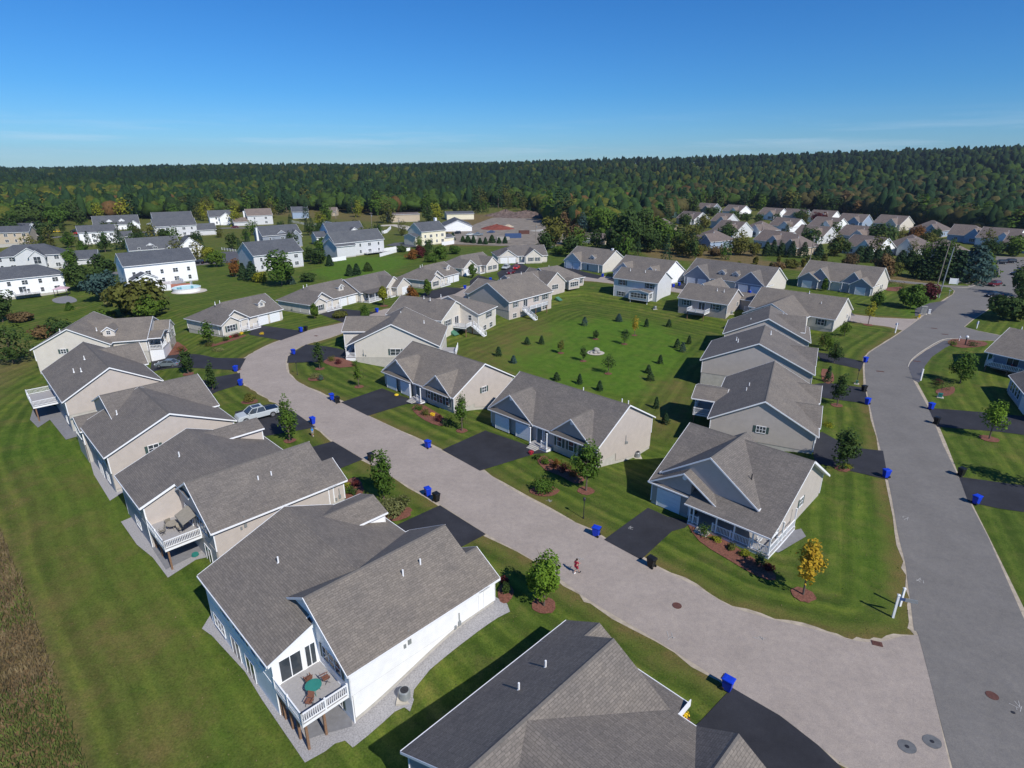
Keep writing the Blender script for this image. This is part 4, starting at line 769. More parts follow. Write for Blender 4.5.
# north side of the street
def north_house(label, p, th, L=18.5, D=12.5, style=0, sid='cream', z=0):
    h = House(label, flat(*p, 3), th, sid, near=1, z=z, low=-3.2)
    h.blk('u', .3, L, .4, D, 3, 6.4, ends='hg' if style != 1 else 'gg')
    if style == 0:   # big gable with a nested one left, porch, two garage doors right, dormer
        h.blk('v', -.1, 5, 1.0, 8.2, 3.1, 5.6, wall=(.2, 5, 1.0, 8.2)); h.blk('v', -1.1, 4, .3, 5.0, 3, 4.6, fnd=True)
        h.win('F', 2.6, 1.7, -1.1, 2.2, 1.4, True, 3); h.porch(5.0, 10.6, -1.3, .38, [(5.3, -1.1), (7.4, -1.1), (10.4, -1.1)], [((5.3, -1.1), (7.4, -1.1)), ((8.6, -1.1), (10.4, -1.1))]); h.door(8.0, .4); h.win('F', 6.2, 1.7, .4, 1.2, 1.4, True, 1)
        h.garage(12.6, .36, w=2.8); h.garage(16.2, .36, w=2.8); h.dormer(14.2, 2.2, 5.6, 4.3, 1.9, .9); h.vents([(4.5, 6.5, 6.2), (6.0, 6.8, 6.2)]); h.meter('L', 7, .9, .3)
    elif style == 1: # two nested gables to the right
        h.blk('v', -1.0, 5, 9.5, 17, 3, 6.0); h.blk('v', -3.0, 3, 12.4, 18.6, 3, 5.4); h.garage(16.2, -2.98, w=2.8); h.porch(1, 9.4, -2.0, .35, [(1.2, -1.8), (3.8, -1.8), (6.4, -1.8), (9.2, -1.8)], [((1.2, -1.8), (6.4, -1.8)), ((7.4, -1.8), (9.2, -1.8))]); h.R.prism([(-2.3, 2.85), (.5, 3.25), (.5, 3.1), (-2.3, 2.7)], .7, 9.6, lambda a, c, z: (a, c, z)); h.door(6.9, .4); h.win('F', 3.5, 1.7, .4, 1.6, 1.4, True, 2); h.porch(10, 12.3, -2.4, -1.05, [(10.2, -2.2)])
    elif style == 2: # garage gable left, window gable right
        h.blk('v', .1, 5, .8, 8.0, 3, 5.6); h.blk('v', -1.8, 5, 11.4, 18.4, 3, 5.8); h.garage(2.7, .08, w=2.8); h.garage(6.1, .08, w=2.8); h.win('F', 13.6, 1.7, -1.8, 1.3, 1.4, True, 2); h.win('F', 16.4, 1.7, -1.8, 1.3, 1.4, True, 2); h.porch(8.2, 11.3, -1.4, .35, [(8.4, -1.2), (11.1, -1.2)]); h.door(9.6, .4)
    return h.done()
north_house('cream fronted house with a white dormer, first past the bend, with flowers in front', (217.5,324.5), 60, 18.6)
north_house('cream fronted house with a dormer over two garage doors, second along the north side', (308.7,304.5), 60, 18.5)
north_house('house with two nested cream gables and a long white porch, third along the north side', (361,293), 60, 17.5, style=1)
north_house('taupe walled house with a dormer and two white garage doors, fourth along the north side', (428,280.5), 60, 17.5)
north_house('house with a dark shaded end wall and two front gables, fifth along the north side', (462,268.5), 52, 18.5, style=2)
h = north_house('house with twin white gables and red cars parked on its driveway', (497.5,256.5), 12, 21, 14, style=2)
# north-east side
def ne_house(label, p, L, D, zr, gables, gar, dorm=(), sid='cream', near=1, gs='grey_siding'):
    h = House(label, flat(*p, 0), -46, sid, near=near, z=0, low=-1)
    h.blk('u', 0, L, 0, D, 3.2, zr)
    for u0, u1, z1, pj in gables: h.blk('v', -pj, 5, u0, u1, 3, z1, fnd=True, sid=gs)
    for g, pj in gar: h.garage(g, -pj-.03, w=2.8)
    for d_ in dorm: h.dormer(d_, 1.8, 5.5, 3.9, 2.2, 1.2)
    return h
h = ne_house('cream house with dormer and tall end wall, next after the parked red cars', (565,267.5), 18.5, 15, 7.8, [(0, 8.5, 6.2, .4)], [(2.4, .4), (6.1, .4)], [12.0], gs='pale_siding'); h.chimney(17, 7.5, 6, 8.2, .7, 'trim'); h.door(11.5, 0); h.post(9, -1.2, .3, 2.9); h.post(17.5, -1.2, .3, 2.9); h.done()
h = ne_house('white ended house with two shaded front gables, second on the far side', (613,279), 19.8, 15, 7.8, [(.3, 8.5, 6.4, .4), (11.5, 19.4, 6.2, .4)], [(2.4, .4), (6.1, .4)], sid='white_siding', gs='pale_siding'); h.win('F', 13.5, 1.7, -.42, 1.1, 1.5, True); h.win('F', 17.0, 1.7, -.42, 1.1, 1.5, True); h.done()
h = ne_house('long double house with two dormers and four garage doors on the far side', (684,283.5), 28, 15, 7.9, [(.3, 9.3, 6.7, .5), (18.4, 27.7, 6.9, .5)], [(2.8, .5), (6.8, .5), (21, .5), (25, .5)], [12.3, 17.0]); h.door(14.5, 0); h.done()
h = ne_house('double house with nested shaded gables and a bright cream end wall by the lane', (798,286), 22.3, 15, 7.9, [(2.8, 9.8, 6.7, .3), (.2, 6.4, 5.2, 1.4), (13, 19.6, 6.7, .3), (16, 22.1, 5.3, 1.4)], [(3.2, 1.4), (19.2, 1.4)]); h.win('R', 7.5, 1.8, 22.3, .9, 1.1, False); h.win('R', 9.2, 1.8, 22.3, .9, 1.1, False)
for u in (10, 13.6): h.post(u, -.9, .3, 2.9)
h.done()
# ---- the western two-storey houses
WG = 'two storey houses across the western lawns'
def col(label, pL, pR, D, he=5.7, zr=8.6, sid='white_siding', roof='shingle_slate', ends='gg', wins=None, lay=None, **kw):
    h = far_house(label, pL, pR, D, he, zr, sid, roof, ends, WG, 'two_storey_house', **kw)
    n = wins or max(3, int(h.L/3.6))
    for k in range(n):
        u = h.L*(k+.6)/(n+.2)
        for z in ((1.7, 4.5) if he > 4 else (1.7,)): h.win('F', u, z, 0, 1.5 if k % 2 else .9, 1.3, False, 2 if k % 2 else 1, shm='blue_shutter')
    return h
h = col('big white house at the left edge with a rear deck and pink parasol patio', (-14,308), (67.5,291.5), 11, 6.1, 9.2, ends='hh', near=0, L=25, th=45, wins=6)
h.deck(11, 17.5, -3.6, -.02, 1.1, [((11.1, -3.5), (17.4, -3.5)), ((11.1, -3.5), (11.1, -.1))]); h.slider('F', 13.5, 0, 2.2); h.done()
h = col('large slate roofed house with a pinkish brick centre gable and arched window', (9,271), (66,268), 12, 5.8, 9.4, 'pale_siding', ends='hh', L=22, th=28); h.blk('v', -1.6, 6, 7, 16, 5.8, 8.8); h.blk('v', -2.6, 3, 11.5, 16.5, 5.4, 7.8); h.win('F', 14, 4, -2.6, 2.2, 2.6, False, 2); h.blk('u', 21, 33, 2, 11, 3, 6.0); h.garage(26, -.0+2.0-.03, w=4.6) if False else None; h.done()
h = col('tan house with slate roof cut off by the left edge, upper left', (-14,252), (31.5,243.5), 10, 6.0, 8.8, 'tan_siding', L=24, th=20); h.done()
h = far_house('grey roofed house behind the tan one, at the upper left edge', (-20,238), (27,234), 10, 5.5, 8.2, 'white_siding', 'shingle_slate', group=WG, kind='two_storey_house'); h.done()
h = col('white gable ended house behind three round lawn trees', (92,244.5), (118.5,242.8), 10, 6.2, 9.2, th=38, L=16); h.blk('u', h.L-1, h.L+7, 1, 8, 3, 5.4); h.done()
h = far_house('low cape house with three white front gables near the yellow-green trees', (97,231), (140.5,229), 11, 3.6, 8.6, 'white_siding', 'shingle_slate', group=WG, kind='two_storey_house', th=34, L=24); h.blk('v', -1, 5, h.L-6, h.L, 3, 5.6); h.dormer(h.L*.35, 1.5, 5, 4.2, 3, 1.2); h.dormer(h.L*.62, 1.5, 5, 4.4, 3, 1.2); h.win('F', h.L-3, 1.7, -1, 2.4, 1.3, False, 2); h.done()
h = col('long pale house with a lower right wing and small red rear deck', (166,237.5), (198,235.8), 12, 6.2, 9.8, 'pale_siding', th=34, L=21); h.blk('u', h.L-.5, h.L+10, 0, 9, 3.2, 6.4); h.deck(h.L-6, h.L-1, -3, -.02, 1.0, [((h.L-6, -2.9), (h.L-1, -2.9))]); h.done()
h = far_house('slate roofed house peeking up behind the long pale one', (168,229), (194,227.5), 11, 6.2, 10, 'white_siding', 'shingle_slate', group=WG, kind='two_storey_house', th=34, L=22); h.done()
h = col('white house with a gabled front wing and round dormer, above the pool house', (143,254), (182,257), 11, 4.4, 8.8, th=37, L=19, wins=3); h.blk('v', -4.5, 5, h.L-1, h.L+8, 4.8, 8.8); h.blk('v', -2, 5, h.L-7, h.L-2, 3.2, 5.4); h.dormer(h.L*.42, 1.6, 5, 4.4, 3, 1.2); h.win('F', h.L+2, 1.7, -4.5, 1.2, 1.3, False, 2); h.win('F', h.L+5.5, 1.7, -4.5, 1.2, 1.3, False, 2); h.win('F', h.L+3.5, 4.8, -4.5, 1.2, 1.2, False, 2); h.done()
PH = h = col('big white house with an above-ground pool and red deck behind it', (134,288), (198.5,280.5), 10.5, 7.4, 11.0, wins=5, th=44, L=21.5); h.blk('v', -5.0, 2, 1.0, 8.0, 3.4, 5.2); h.win('F', 6.4, 1.8, -5.0, 1.0, 1.4, False); h.win('L', -3, 2, 1, 1.4, 1.4, False, 2)
h.deck(8.4, 15.5, -7.0, -.05, 1.0, [((8.5, -6.9), (11, -6.9)), ((15.4, -5), (15.4, -.2)), ((8.5, -6.9), (8.5, -5.1))]); h.done()
h = col('grey house with tall slate roof and conifers at its corner', (254.5,272), (304,266.5), 14, 6.3, 10.6, 'pale_siding', wins=4, th=46, L=19.5); h.done()
h = col('grey house with a red brick dormer, behind the house with conifers', (262,251), (302.5,246), 11, 6.4, 10.4, 'grey_siding', wins=3, th=42, L=19); h.blk('v', -1.5, 4, h.L-6, h.L-.5, 5.2, 8.2); h.dormer(h.L*.5, .6, 5, 5.4, 3.6, 1.5); h.chimney(-.6, 5, -1, 9.6, 1.0, 'trim'); h.done()
h = col('small grey house with an attached low garage near the wood', (262,225), (273.5,224.3), 10, 6.4, 10.4, 'pale_siding', 'shingle_tan', wins=2, L=16, th=34); h.blk('u', -9, .5, -1, 7, 2.8, 5.2); h.chimney(-1.2, 4, 0, 9, .9, 'trim'); h.done()
h = col('white gable fronted house with garage beside the wood edge', (214,226), (235,224.5), 11, 5.6, 9.4, 'white_siding', wins=2, th=30, L=15); h.blk('v', -2, 6, 6, 14, 5.2, 8.2); h.garage(10, -2.02, w=4.6); h.done()
h = col('large pale house with stepped rear walls and white railings, centre left', (333.5,261), (384.5,252.5), 10, 6.4, 10.6, 'pale_siding', wins=5, th=46, L=25); h.blk('u', -.2, 9, -1.6, 9, 5.2, 8.2); h.deck(14, 24, -3, -.05, .9, [((14, -2.9), (24, -2.9))]); h.done()
h = col('white house with a broad front gable, behind the pale stepped one', (326,246), (365,242), 12, 6.2, 10.4, 'white_siding', wins=3, th=36, L=19); h.blk('v', -1.8, 6, h.L*.45, h.L*.45+9, 4.6, 8.0); h.blk('u', -6, .5, 1, 9, 4, 6.4); h.done()
h = col('pale yellow house with a white chimney and white fence', (426.5,245.5), (446,243.2), 11, 7.0, 11.0, 'yellow_siding', wins=4, L=15.5, th=46); h.blk('u', -3.5, .2, .5, 10, 4.6, 6.0); h.blk('u', 15, 21, 0, 8, 2.9, 4.2); h.chimney(15.5, 8, -1, 12.2, 1.2, 'trim'); h.done()
def shed(label, pL, pR, D, he, zr, sid, roof, th=None, **kw): h = far_house(label, pL, pR, D, he, zr, sid, roof, 'gg', 'buildings around the works yard', 'low_building', th=th, **kw); h.done(); return h
shed('low green-grey roofed building with a white gable end at the works yard', (444,232), (472,231.5), 24, 3.2, 6.8, 'white_siding', 'shingle_slate', ax='v')
shed('long flat tan building half hidden by pines', (391,222.5), (420,221.5), 16, 5.2, 6.0, 'tan_siding', 'shingle_tan')
shed('long low blue-grey building beyond the works yard', (447,220), (474,219.5), 16, 4.2, 5.6, 'yellow_siding', 'shingle_slate')
shed('small orange roofed cottage among trees beyond the white posts', (328,216), (336,216), 8, 3.5, 6.5, 'tan_siding', 'shingle_tan')
shed('pale blue old farmhouse among the trees', (293,219), (309,218.5), 10, 5.2, 8.6, 'blue_and_shaded_siding', 'shingle_slate')
shed('low white shed in the clearing at the upper left', (84,212), (97,211.5), 10, 3.4, 4.6, 'white_siding', 'shingle_tan')
shed('dark roofed cottage half hidden in trees right of the works yard', (582,219), (592,219), 10, 4, 6.5, 'tan_siding', 'shingle_tan')
shed('small tan garage behind the first far side house', (593,243.5), (605,244.5), 9, 2.8, 5, 'tan_siding', 'shingle_tan')
shed('low grey shed roof behind the dark trees right of centre', (575,243), (590,243.5), 9, 2.8, 5, 'grey_siding', 'shingle_tan')
# ---- the eastern colony
EG = 'houses of the eastern colony'  # blue walls here are white siding with shade put into the colour
EC = [ # label, near-left corner, L, D, th, he, zr, siding, ends, extras
 ('hip roofed house with a white gabled porch, nearest left corner of the eastern colony', (688,246), 21, 15, -38, 3.4, 7.6, 'blue_and_shaded_siding', 'hh', 'wr'),
 ('blue-shaded gabled house with a white dormered front, right of the first hip roofed one', (712,236), 19, 14, -40, 3.4, 7.8, 'blue_and_shaded_siding', 'gg', 'wr'),
 ('hip roofed house behind two thin conifers in the eastern colony', (740,235), 17, 14, -38, 3.2, 7.4, 'white_siding', 'hh', 'w'),
 ('blue-shaded gable ended house in front of the dark spruce row', (753,247), 19, 14, -42, 3.2, 7.2, 'blue_and_shaded_siding', 'gg', 'w'),
 ('hip roofed house right behind the dark spruce row', (768,252), 19, 14, -40, 3.2, 7.6, 'tan_siding', 'hh', ''),
 ('long roofed house with small white gables, middle of the colony', (768,231), 20, 14, -34, 3.2, 7.2, 'white_siding', 'gg', 'wr'),
 ('house with a blue-shaded end wall and white gabled front by the utility pole', (792,241), 20, 14, -36, 3.2, 7.4, 'blue_and_shaded_siding', 'gg', 'wf'),
 ('house with a bright white end wall above the one by the utility pole', (808,231), 18, 15, -34, 3.4, 7.6, 'white_siding', 'gg', ''),
 ('blue-shaded house with a small white front gable, right of the bright white end wall', (836,241), 19, 14, -38, 3.2, 7.4, 'blue_and_shaded_siding', 'gg', 'wr'),
 ('tan roofed house with a white window wall, in the row behind the brown verge', (842,253), 17, 14, -30, 3.2, 7.2, 'white_siding', 'gg', 'wf'),
 ('broad hip roofed house with a blue-shaded arched front gable', (880,253), 22, 16, -34, 3.2, 7.8, 'blue_and_shaded_siding', 'hh', 'wf'),
 ('house with a beige end wall and dark shrub against it', (872,229), 18, 16, -38, 3.4, 7.8, 'cream', 'gg', ''),
 ('hip roofed blue-shaded house behind a red tree, right part of the colony', (908,235), 20, 15, -34, 3.2, 7.6, 'blue_and_shaded_siding', 'hh', 'w'),
 ('house with a low grey roof directly behind the maroon tree row', (836,226), 18, 14, -34, 3.2, 7.2, 'blue_and_shaded_siding', 'gg', 'w'),
 ('house with a white end wall left of which stands the maroon tree', (807,222), 20, 14, -34, 3.2, 7.4, 'white_siding', 'gg', ''),
 ('house with a plain grey roof at the back of the colony above its middle', (780,220), 18, 14, -34, 3.2, 7.2, 'grey_siding', 'gg', ''),
 ('back row house with a bright white gable corner, left of the middle trees', (757,219), 18, 14, -38, 3.2, 7.4, 'white_siding', 'gg', 'w'),
 ('back row house with a white gable end, third from the left', (722,215.5), 19, 14, -34, 3.4, 7.4, 'white_siding', 'gg', ''),
 ('furthest left back row house of the colony, low grey roof', (695,213), 17, 14, -34, 3.2, 7.2, 'grey_siding', 'gg', ''),
 ('house with two grey roofs behind a round tree, left edge of the colony', (676,223.5), 20, 14, -34, 3.4, 7.4, 'pale_siding', 'gg', 'w'),
 ('pale walled gable house between two round trees, left part of the colony', (710,228), 12, 14, -20, 4.2, 8.4, 'pale_siding', 'gg', ''),
 ('house whose roof alone shows among the dark trees left of the colony', (648,231), 13, 12, -34, 3.2, 7, 'tan_siding', 'hh', ''),
 ('dark roofed house nearest the pines at the right of the colony', (915,256), 16, 13, -34, 3.0, 6.8, 'grey_siding', 'hh', ''),
 ('hip roofed house with a shaded blue front gable, above the pines', (946,241), 18, 14, -34, 3.2, 7.6, 'blue_and_shaded_siding', 'gh', 'wf'),
 ('house with a bright white end wall right of the pines', (974,245), 20, 15, -36, 3.4, 7.8, 'white_siding', 'gg', ''),
 ('house cut off by the right edge above the parked dark cars', (1000,251), 20, 14, -34, 3.2, 7.4, 'blue_and_shaded_siding', 'gg', 'w'),
]
for lab, p, L, D, th, he, zr, sid, ends, ex in EC:
    th = random.uniform(-61, -52); L = min(L, 18)*.9; he += .5; zr += .9
    if sid == 'blue_and_shaded_siding' and random.random() < .5: sid = 'pale_siding'
    h = far_house(lab, p, None, D, he, zr, sid, 'shingle_tan', ends, EG, 'colony_house', L=L, th=th)
    h.blk('v', -1.6, 5, L*.5, L*.5+6.5, he, zr-1.4, ov=.3)
    if 'r' in ex: h.blk('v', -2.6, 5, L-6, L-.2, he, zr-1.8, ov=.3)
    if 'f' in ex: h.blk('v', -3.2, 5, L-7.5, L-.4, he, zr-.8, ov=.3)
    if 'w' in ex or 'f' in ex:
        pl = -3.2 if 'f' in ex else -2.6 if 'r' in ex else -1.6; u = L-4 if ('f' in ex or 'r' in ex) else L*.5+3.2
        h.win('F', u, 1.8, pl, 2.4, 1.6, False, 3); h.win('F', L*.25, 1.7, 0, 1.6, 1.3, False, 2)
    h.win('R', D*.35, 1.8, L, 1.2, 1.3, False, 1)
    h.vents([(L*.7, D*.3, zr-1.2)], .5); h.done()
# ------------------------------------------------------------------ vegetation
def leaf_mesh(name, h, r, n, size, kind, mat, trunk_frac=.2, seed=0):
    """crown of many small leaf faces in world units, base at z=0 of the crown origin"""
    rg = np.random.default_rng(seed); z0 = h*trunk_frac; H = h-z0
    if kind in ('conifer', 'pine'):
        t = rg.random(n)**(.75 if kind == 'conifer' else .9); lay = np.floor(t*14)/14+rg.random(n)*.03
        t = np.clip(lay, 0, 1); rad = r*(1-t)**(.62 if kind == 'conifer' else .5)*(.55+.45*rg.random(n)**.4)*(1+.18*np.sin(t*43))
        if kind == 'pine': rad *= .75+.5*rg.random(n)
        a = rg.random(n)*2*PI; rad *= 1+.22*np.sin(a*5+t*31+seed)
        C = np.stack([rad*np.cos(a), rad*np.sin(a), z0+t*H*.97-.12*rad], -1)
    else:
        # clumps on an uneven ovoid
        nc = 34 if kind != 'bush' else 16
        d = rg.normal(size=(nc, 3)); d /= np.linalg.norm(d, axis=1)[:, None]; rr = .35+.5*rg.random(nc)
        cc = d*rr[:, None]; 
        if kind == 'maple': zz = cc[:, 2]; prof = np.interp(zz, [-1, -.45, .2, .7, 1], [.5, 1.0, .85, .5, .15]); cc[:, 0] *= prof; cc[:, 1] *= prof
        cr = (.25+.17*rg.random(nc))*(1.0 if kind != 'bush' else 1.5)
        k = rg.integers(0, nc, n); e = rg.normal(size=(n, 3)); e /= np.linalg.norm(e, axis=1)[:, None]
        p = cc[k]+e*(cr[k]*(.5+.5*rg.random(n)**.35))[:, None]
        C = np.stack([p[:, 0]*r*1.08, p[:, 1]*r*1.08, z0+H*.5+p[:, 2]*H*.56], -1); C[:, 2] = np.maximum(C[:, 2], z0*.4+.05)
    s = size*(.6+.8*rg.random(n)); A = rg.normal(size=(n, 3)); A /= np.linalg.norm(A, axis=1)[:, None]
    # outward-leaning leaf faces catch the sun the way a crown does
    out = C-np.array([0, 0, z0+H*.4]); out /= np.linalg.norm(out, axis=1)[:, None]+1e-9
    nn = out*.9+A*.75+np.array([0, 0, .25]); nn /= np.linalg.norm(nn, axis=1)[:, None]
    B = np.cross(nn, rg.normal(size=(n, 3))); B /= np.linalg.norm(B, axis=1)[:, None]; Cc = np.cross(nn, B)
    B *= s[:, None]; Cc *= (s*.7)[:, None]
    V = np.stack([C-B, C-Cc*.9+B*.1, C+B, C+Cc*.9-B*.1], 1).reshape(-1, 3)
    return quads(name, V, mat)
def quads(name, V, mat, k=4):
    me = bpy.data.meshes.new(name); nv = len(V); me.vertices.add(nv); me.vertices.foreach_set('co', V.astype('f').ravel())
    me.loops.add(nv); me.loops.foreach_set('vertex_index', np.arange(nv, dtype='i')); me.polygons.add(nv//k); me.polygons.foreach_set('loop_start', np.arange(0, nv, k, dtype='i'))
    me.update(); me.materials.append(MATS[mat]); return me
def trunk_mb(h, r, kind, seed=0):
    rg = random.Random(seed); mb = MB(); lean = (rg.uniform(-.02, .02)*h, rg.uniform(-.02, .02)*h)
    if kind in ('conifer', 'pine'): mb.tube((0, 0, -.2), (lean[0], lean[1], h*.93), r, r*.15, 7); return mb
    m1 = (lean[0]*.4, lean[1]*.4, h*.35); mb.tube((0, 0, -.2), m1, r*1.15, r*.85, 7); mb.tube(m1, (lean[0], lean[1], h*.85), r*.85, r*.2, 7)
    for i in range(7):
        a = i*2.4+rg.random(); z = h*(.28+.07*i); l = h*.24; mb.tube((m1[0], m1[1], z), (m1[0]+math.cos(a)*l*.8, m1[1]+math.sin(a)*l*.8, z+l*.75), r*.38, r*.1, 5)
    return mb
CACHE = {}
def put_tree(name, label, cat, p, h, r, kind, mat, n=900, size=.16, tf=.2, variant=None, group=None, bark='bark', seed=None):
    """variant: reuse (scaled copies of) one built tree; else a tree of its own"""
    if variant is not None and variant in CACHE:
        src, sh, sr = CACHE[variant]; o = copy_tree(src); o.location = p; o.scale = (r/sr, r/sr, h/sh); o.rotation_euler = (0, 0, random.uniform(0, 6.28))
        o['label'] = label; 
        if group: o['group'] = group
        for c in o.children:
            if c.name.startswith('crown') and mat and c.data.materials[0].name != mat:
                key = (variant, mat)
                if key not in CACHE: d = c.data.copy(); d.materials[0] = MATS[mat]; CACHE[key] = d
                c.data = CACHE[key]
        return o
    sd_ = seed if seed is not None else len(bpy.data.objects)
    o = thing(name, label, cat, p, 0, group)
    me = leaf_mesh('crown', h, r, n, size, kind, mat, tf, sd_); c = bpy.data.objects.new('crown' if kind != 'bush' else 'foliage', me); COL.objects.link(c); c.parent = o
    trunk_mb(h, max(.05, h*.016), kind, sd_).build('trunk', bark, o, True)
    if variant is not None: CACHE[variant] = (o, h, r)
    return o
def tree(px, py, ytop, wpx, kind, mat, label, n=900, size=.17, tf=.2, name=None, variant=None, group=None, mulch=0, cat=None):
    p = at(px, py); h = pix_h(p, ytop); r = wpx/2*depth(p)/F
    if py < 325: size = max(size, r*.105); n = int(min(3000, max(n*2, 1500))); r *= 1.06
    if mulch:
        o = sheet('mulch_bed', blob(p[0], p[1], mulch*.85, mulch*.85, 0, 20, .10), 'mulch', .07, 'structure', drape=1.0)
    nm = name or {'maple': 'maple_tree', 'conifer': 'conifer_tree', 'pine': 'pine_tree', 'bush': 'shrub', 'round': 'broadleaf_tree'}[kind]
    return put_tree(nm, label, cat or ('shrub' if kind == 'bush' else 'tree'), p, h, r, kind if kind != 'round' else 'round', mat, n, size, tf, variant, group)
# street and garden trees near the camera
T = tree
T(544,606,548,36,'maple','leaf_bright','bright green young maple on a mulch ring beside the street, nearest the camera',2600,.15,.17,mulch=1.3)
T(384,500,449,27,'maple','leaf_green','young maple in front of the pale ornamental grass clump',1900,.16,.15)
T(586,491,443,33,'maple','leaf_green','young maple with mulch ring beside the black lamp post',2200,.17,.25,mulch=1.2)
T(462,431,394,15,'maple','leaf_green','slender young tree before the beige end wall of the two gabled house',900,.15,.15,mulch=1.0)
T(290,441,397,20,'maple','leaf_green','young tree on the lawn right of the white pickup',1200,.17,.15,mulch=1.0)
T(320,369,341,14,'maple','leaf_dark','young tree beside the small garden bed at the bend',800,.18,.15,mulch=1.1)
T(359,387,366,9,'maple','leaf_green','thin sapling left of the house with a yellow lid on its drive',350,.17,.3,mulch=1.0)
T(803,595,543,27,'maple','leaf_gold','golden autumn tree on a mulch ring at the junction lawn',1000,.17,.28,mulch=1.25)
T(842,469,428,26,'maple','leaf_dark','dark green tree with yellow flowers at its foot by the main road',1700,.18,.12,mulch=1.1)
T(837,405.5,374,17,'maple','leaf_dark','dark young tree on mulch between the two middle driveways of the main road',1000,.18,.18,mulch=1.1)
T(834,363,343,15,'maple','leaf_dark','dark young tree behind the street lamp on the main road lawn',800,.18,.18)
T(827.5,382,365,7,'conifer','leaf_conifer','narrow conifer in the mulch bed by the row of driveways',500,.15,.03)
T(827,351,332,14,'maple','leaf_green','young tree at the front corner of the cream corner house',600,.18,.15)
T(844,336,320,11,'maple','leaf_green','small tree against the bright end wall of the cream corner house',600,.18,.1)
T(822,347,334,10,'round','leaf_olive','olive shrub tree by the steps of the cream corner house',500,.18,.1)
T(868,325,301,10,'maple','leaf_yellowgreen','thin yellow-green sapling on the lawn by the lane',300,.22,.3,mulch=1.3)
T(877,307,290,12,'maple','leaf_green','young tree at the right end wall of the double house by the lane',400,.22,.12)
T(910,308,286,25,'round','leaf_green','round dense tree on the striped lawn left of the utility boxes',1900,.24,.1)
T(927,301,282,18,'maple','leaf_maroon','dark reddish tree behind the round dense one',1000,.24,.1)
T(1004,320,297,34,'round','leaf_dark','round dark tree at the right edge above the grey driveway',1900,.24,.12)
T(960,383,352,26,'maple','leaf_green','leafy young tree between the kerb and the blue-grey house',1500,.19,.12)
T(989,439,402,25,'maple','leaf_bright','bright green tree on a mulch ring by the right hand driveway',1500,.17,.25,mulch=1.5)
T(384,306,286,9,'maple','leaf_yellowgreen','yellowish sapling before the porch of the nested gable house',350,.24,.3,mulch=1.4)
T(210,345,321,15,'maple','leaf_green','bright young tree before the first house of the north side',700,.22,.22,mulch=1.2)
T(188.5,374,348,14,'maple','leaf_dark','dark young tree right in front of the silver car',900,.2,.12,mulch=1.2)
T(213,390,363,12,'maple','leaf_dark','narrow dark tree between the two upper left driveways',800,.19,.05)
T(315,319,304,8,'maple','leaf_green','thin sapling before the second house of the north side',350,.22,.2)
T(365,320,307,8,'bush','leaf_green','pale green shrub by the driveway of the second north side house',500,.22,.05)
T(428,296,278,9,'maple','leaf_green','slender tree before the fourth north side house',400,.22,.15)
T(472.5,278,264,8,'maple','leaf_green','slender tree before the fifth north side house',400,.25,.15)
T(412,298,288,10,'bush','leaf_rust','russet shrub at the lawn edge of the fourth north side house',400,.25,.05)
T(340,317,311,14,'bush','leaf_olive','low olive shrub in the driveway bed of the second north side house',500,.2,.05)
T(596.5,267,256,7,'maple','leaf_green','small tree before the first far side house',350,.3,.15)
T(669,275,260,7,'maple','leaf_green','narrow tree against the white end wall on the far side',400,.3,.15)
T(697.5,281,273,5,'maple','leaf_yellowgreen','thin sapling before the left garage of the long double house',250,.3,.15)
T(719,277,266,6,'conifer','leaf_conifer','narrow conifer before the two dormers of the long double house',350,.25,.03)
T(777,286,275,9,'conifer','leaf_green','leafy small tree at the right corner of the long double house',400,.3,.03)
T(824,291,279,6,'maple','leaf_green','slim tree in front of the double house by the lane',350,.3,.1)
T(1048,492,430,36,'maple','leaf_green','leafy tree just beyond the right edge above the lower driveway',1000,.2,.2)
# shrubs
def shrub(px, py, w, h, mat, label, n=420, size=.1, cat='shrub', name='shrub'):
    p = at(px, py); return put_tree(name, label, cat, p, h, w/2, 'bush', mat, n, size, .02)
shrub(394,513,3.6,1.7,'leaf_pale','large pale ornamental grass clump on mulch between two driveways',2200,.12,name='ornamental_grass',cat='grass clump')
shrub(544,491,2.6,1.5,'leaf_green','round bushy shrub on a mulch ring before the cream end wall',1500,.11)
for px, py, r_ in [(394,513,2.1),(544,491,1.8),(316,379,1.6),(250,402,1.4)]:
    p = at(px, py); sheet('mulch_bed', blob(p[0], p[1], r_, r_*.8, 0, 18, .1), 'mulch', .068, 'structure', drape=1.0)
shrub(250,401,2.2,1.2,'leaf_olive','wispy shrub on the lawn above the white pickup',700,.1); shrub(316,378,1.8,1.0,'leaf_pale','pale low shrub in the round bed at the bend',500,.1); shrub(321,380,1.2,.9,'leaf_blue','bluish small shrub in the round bed at the bend',400,.09)
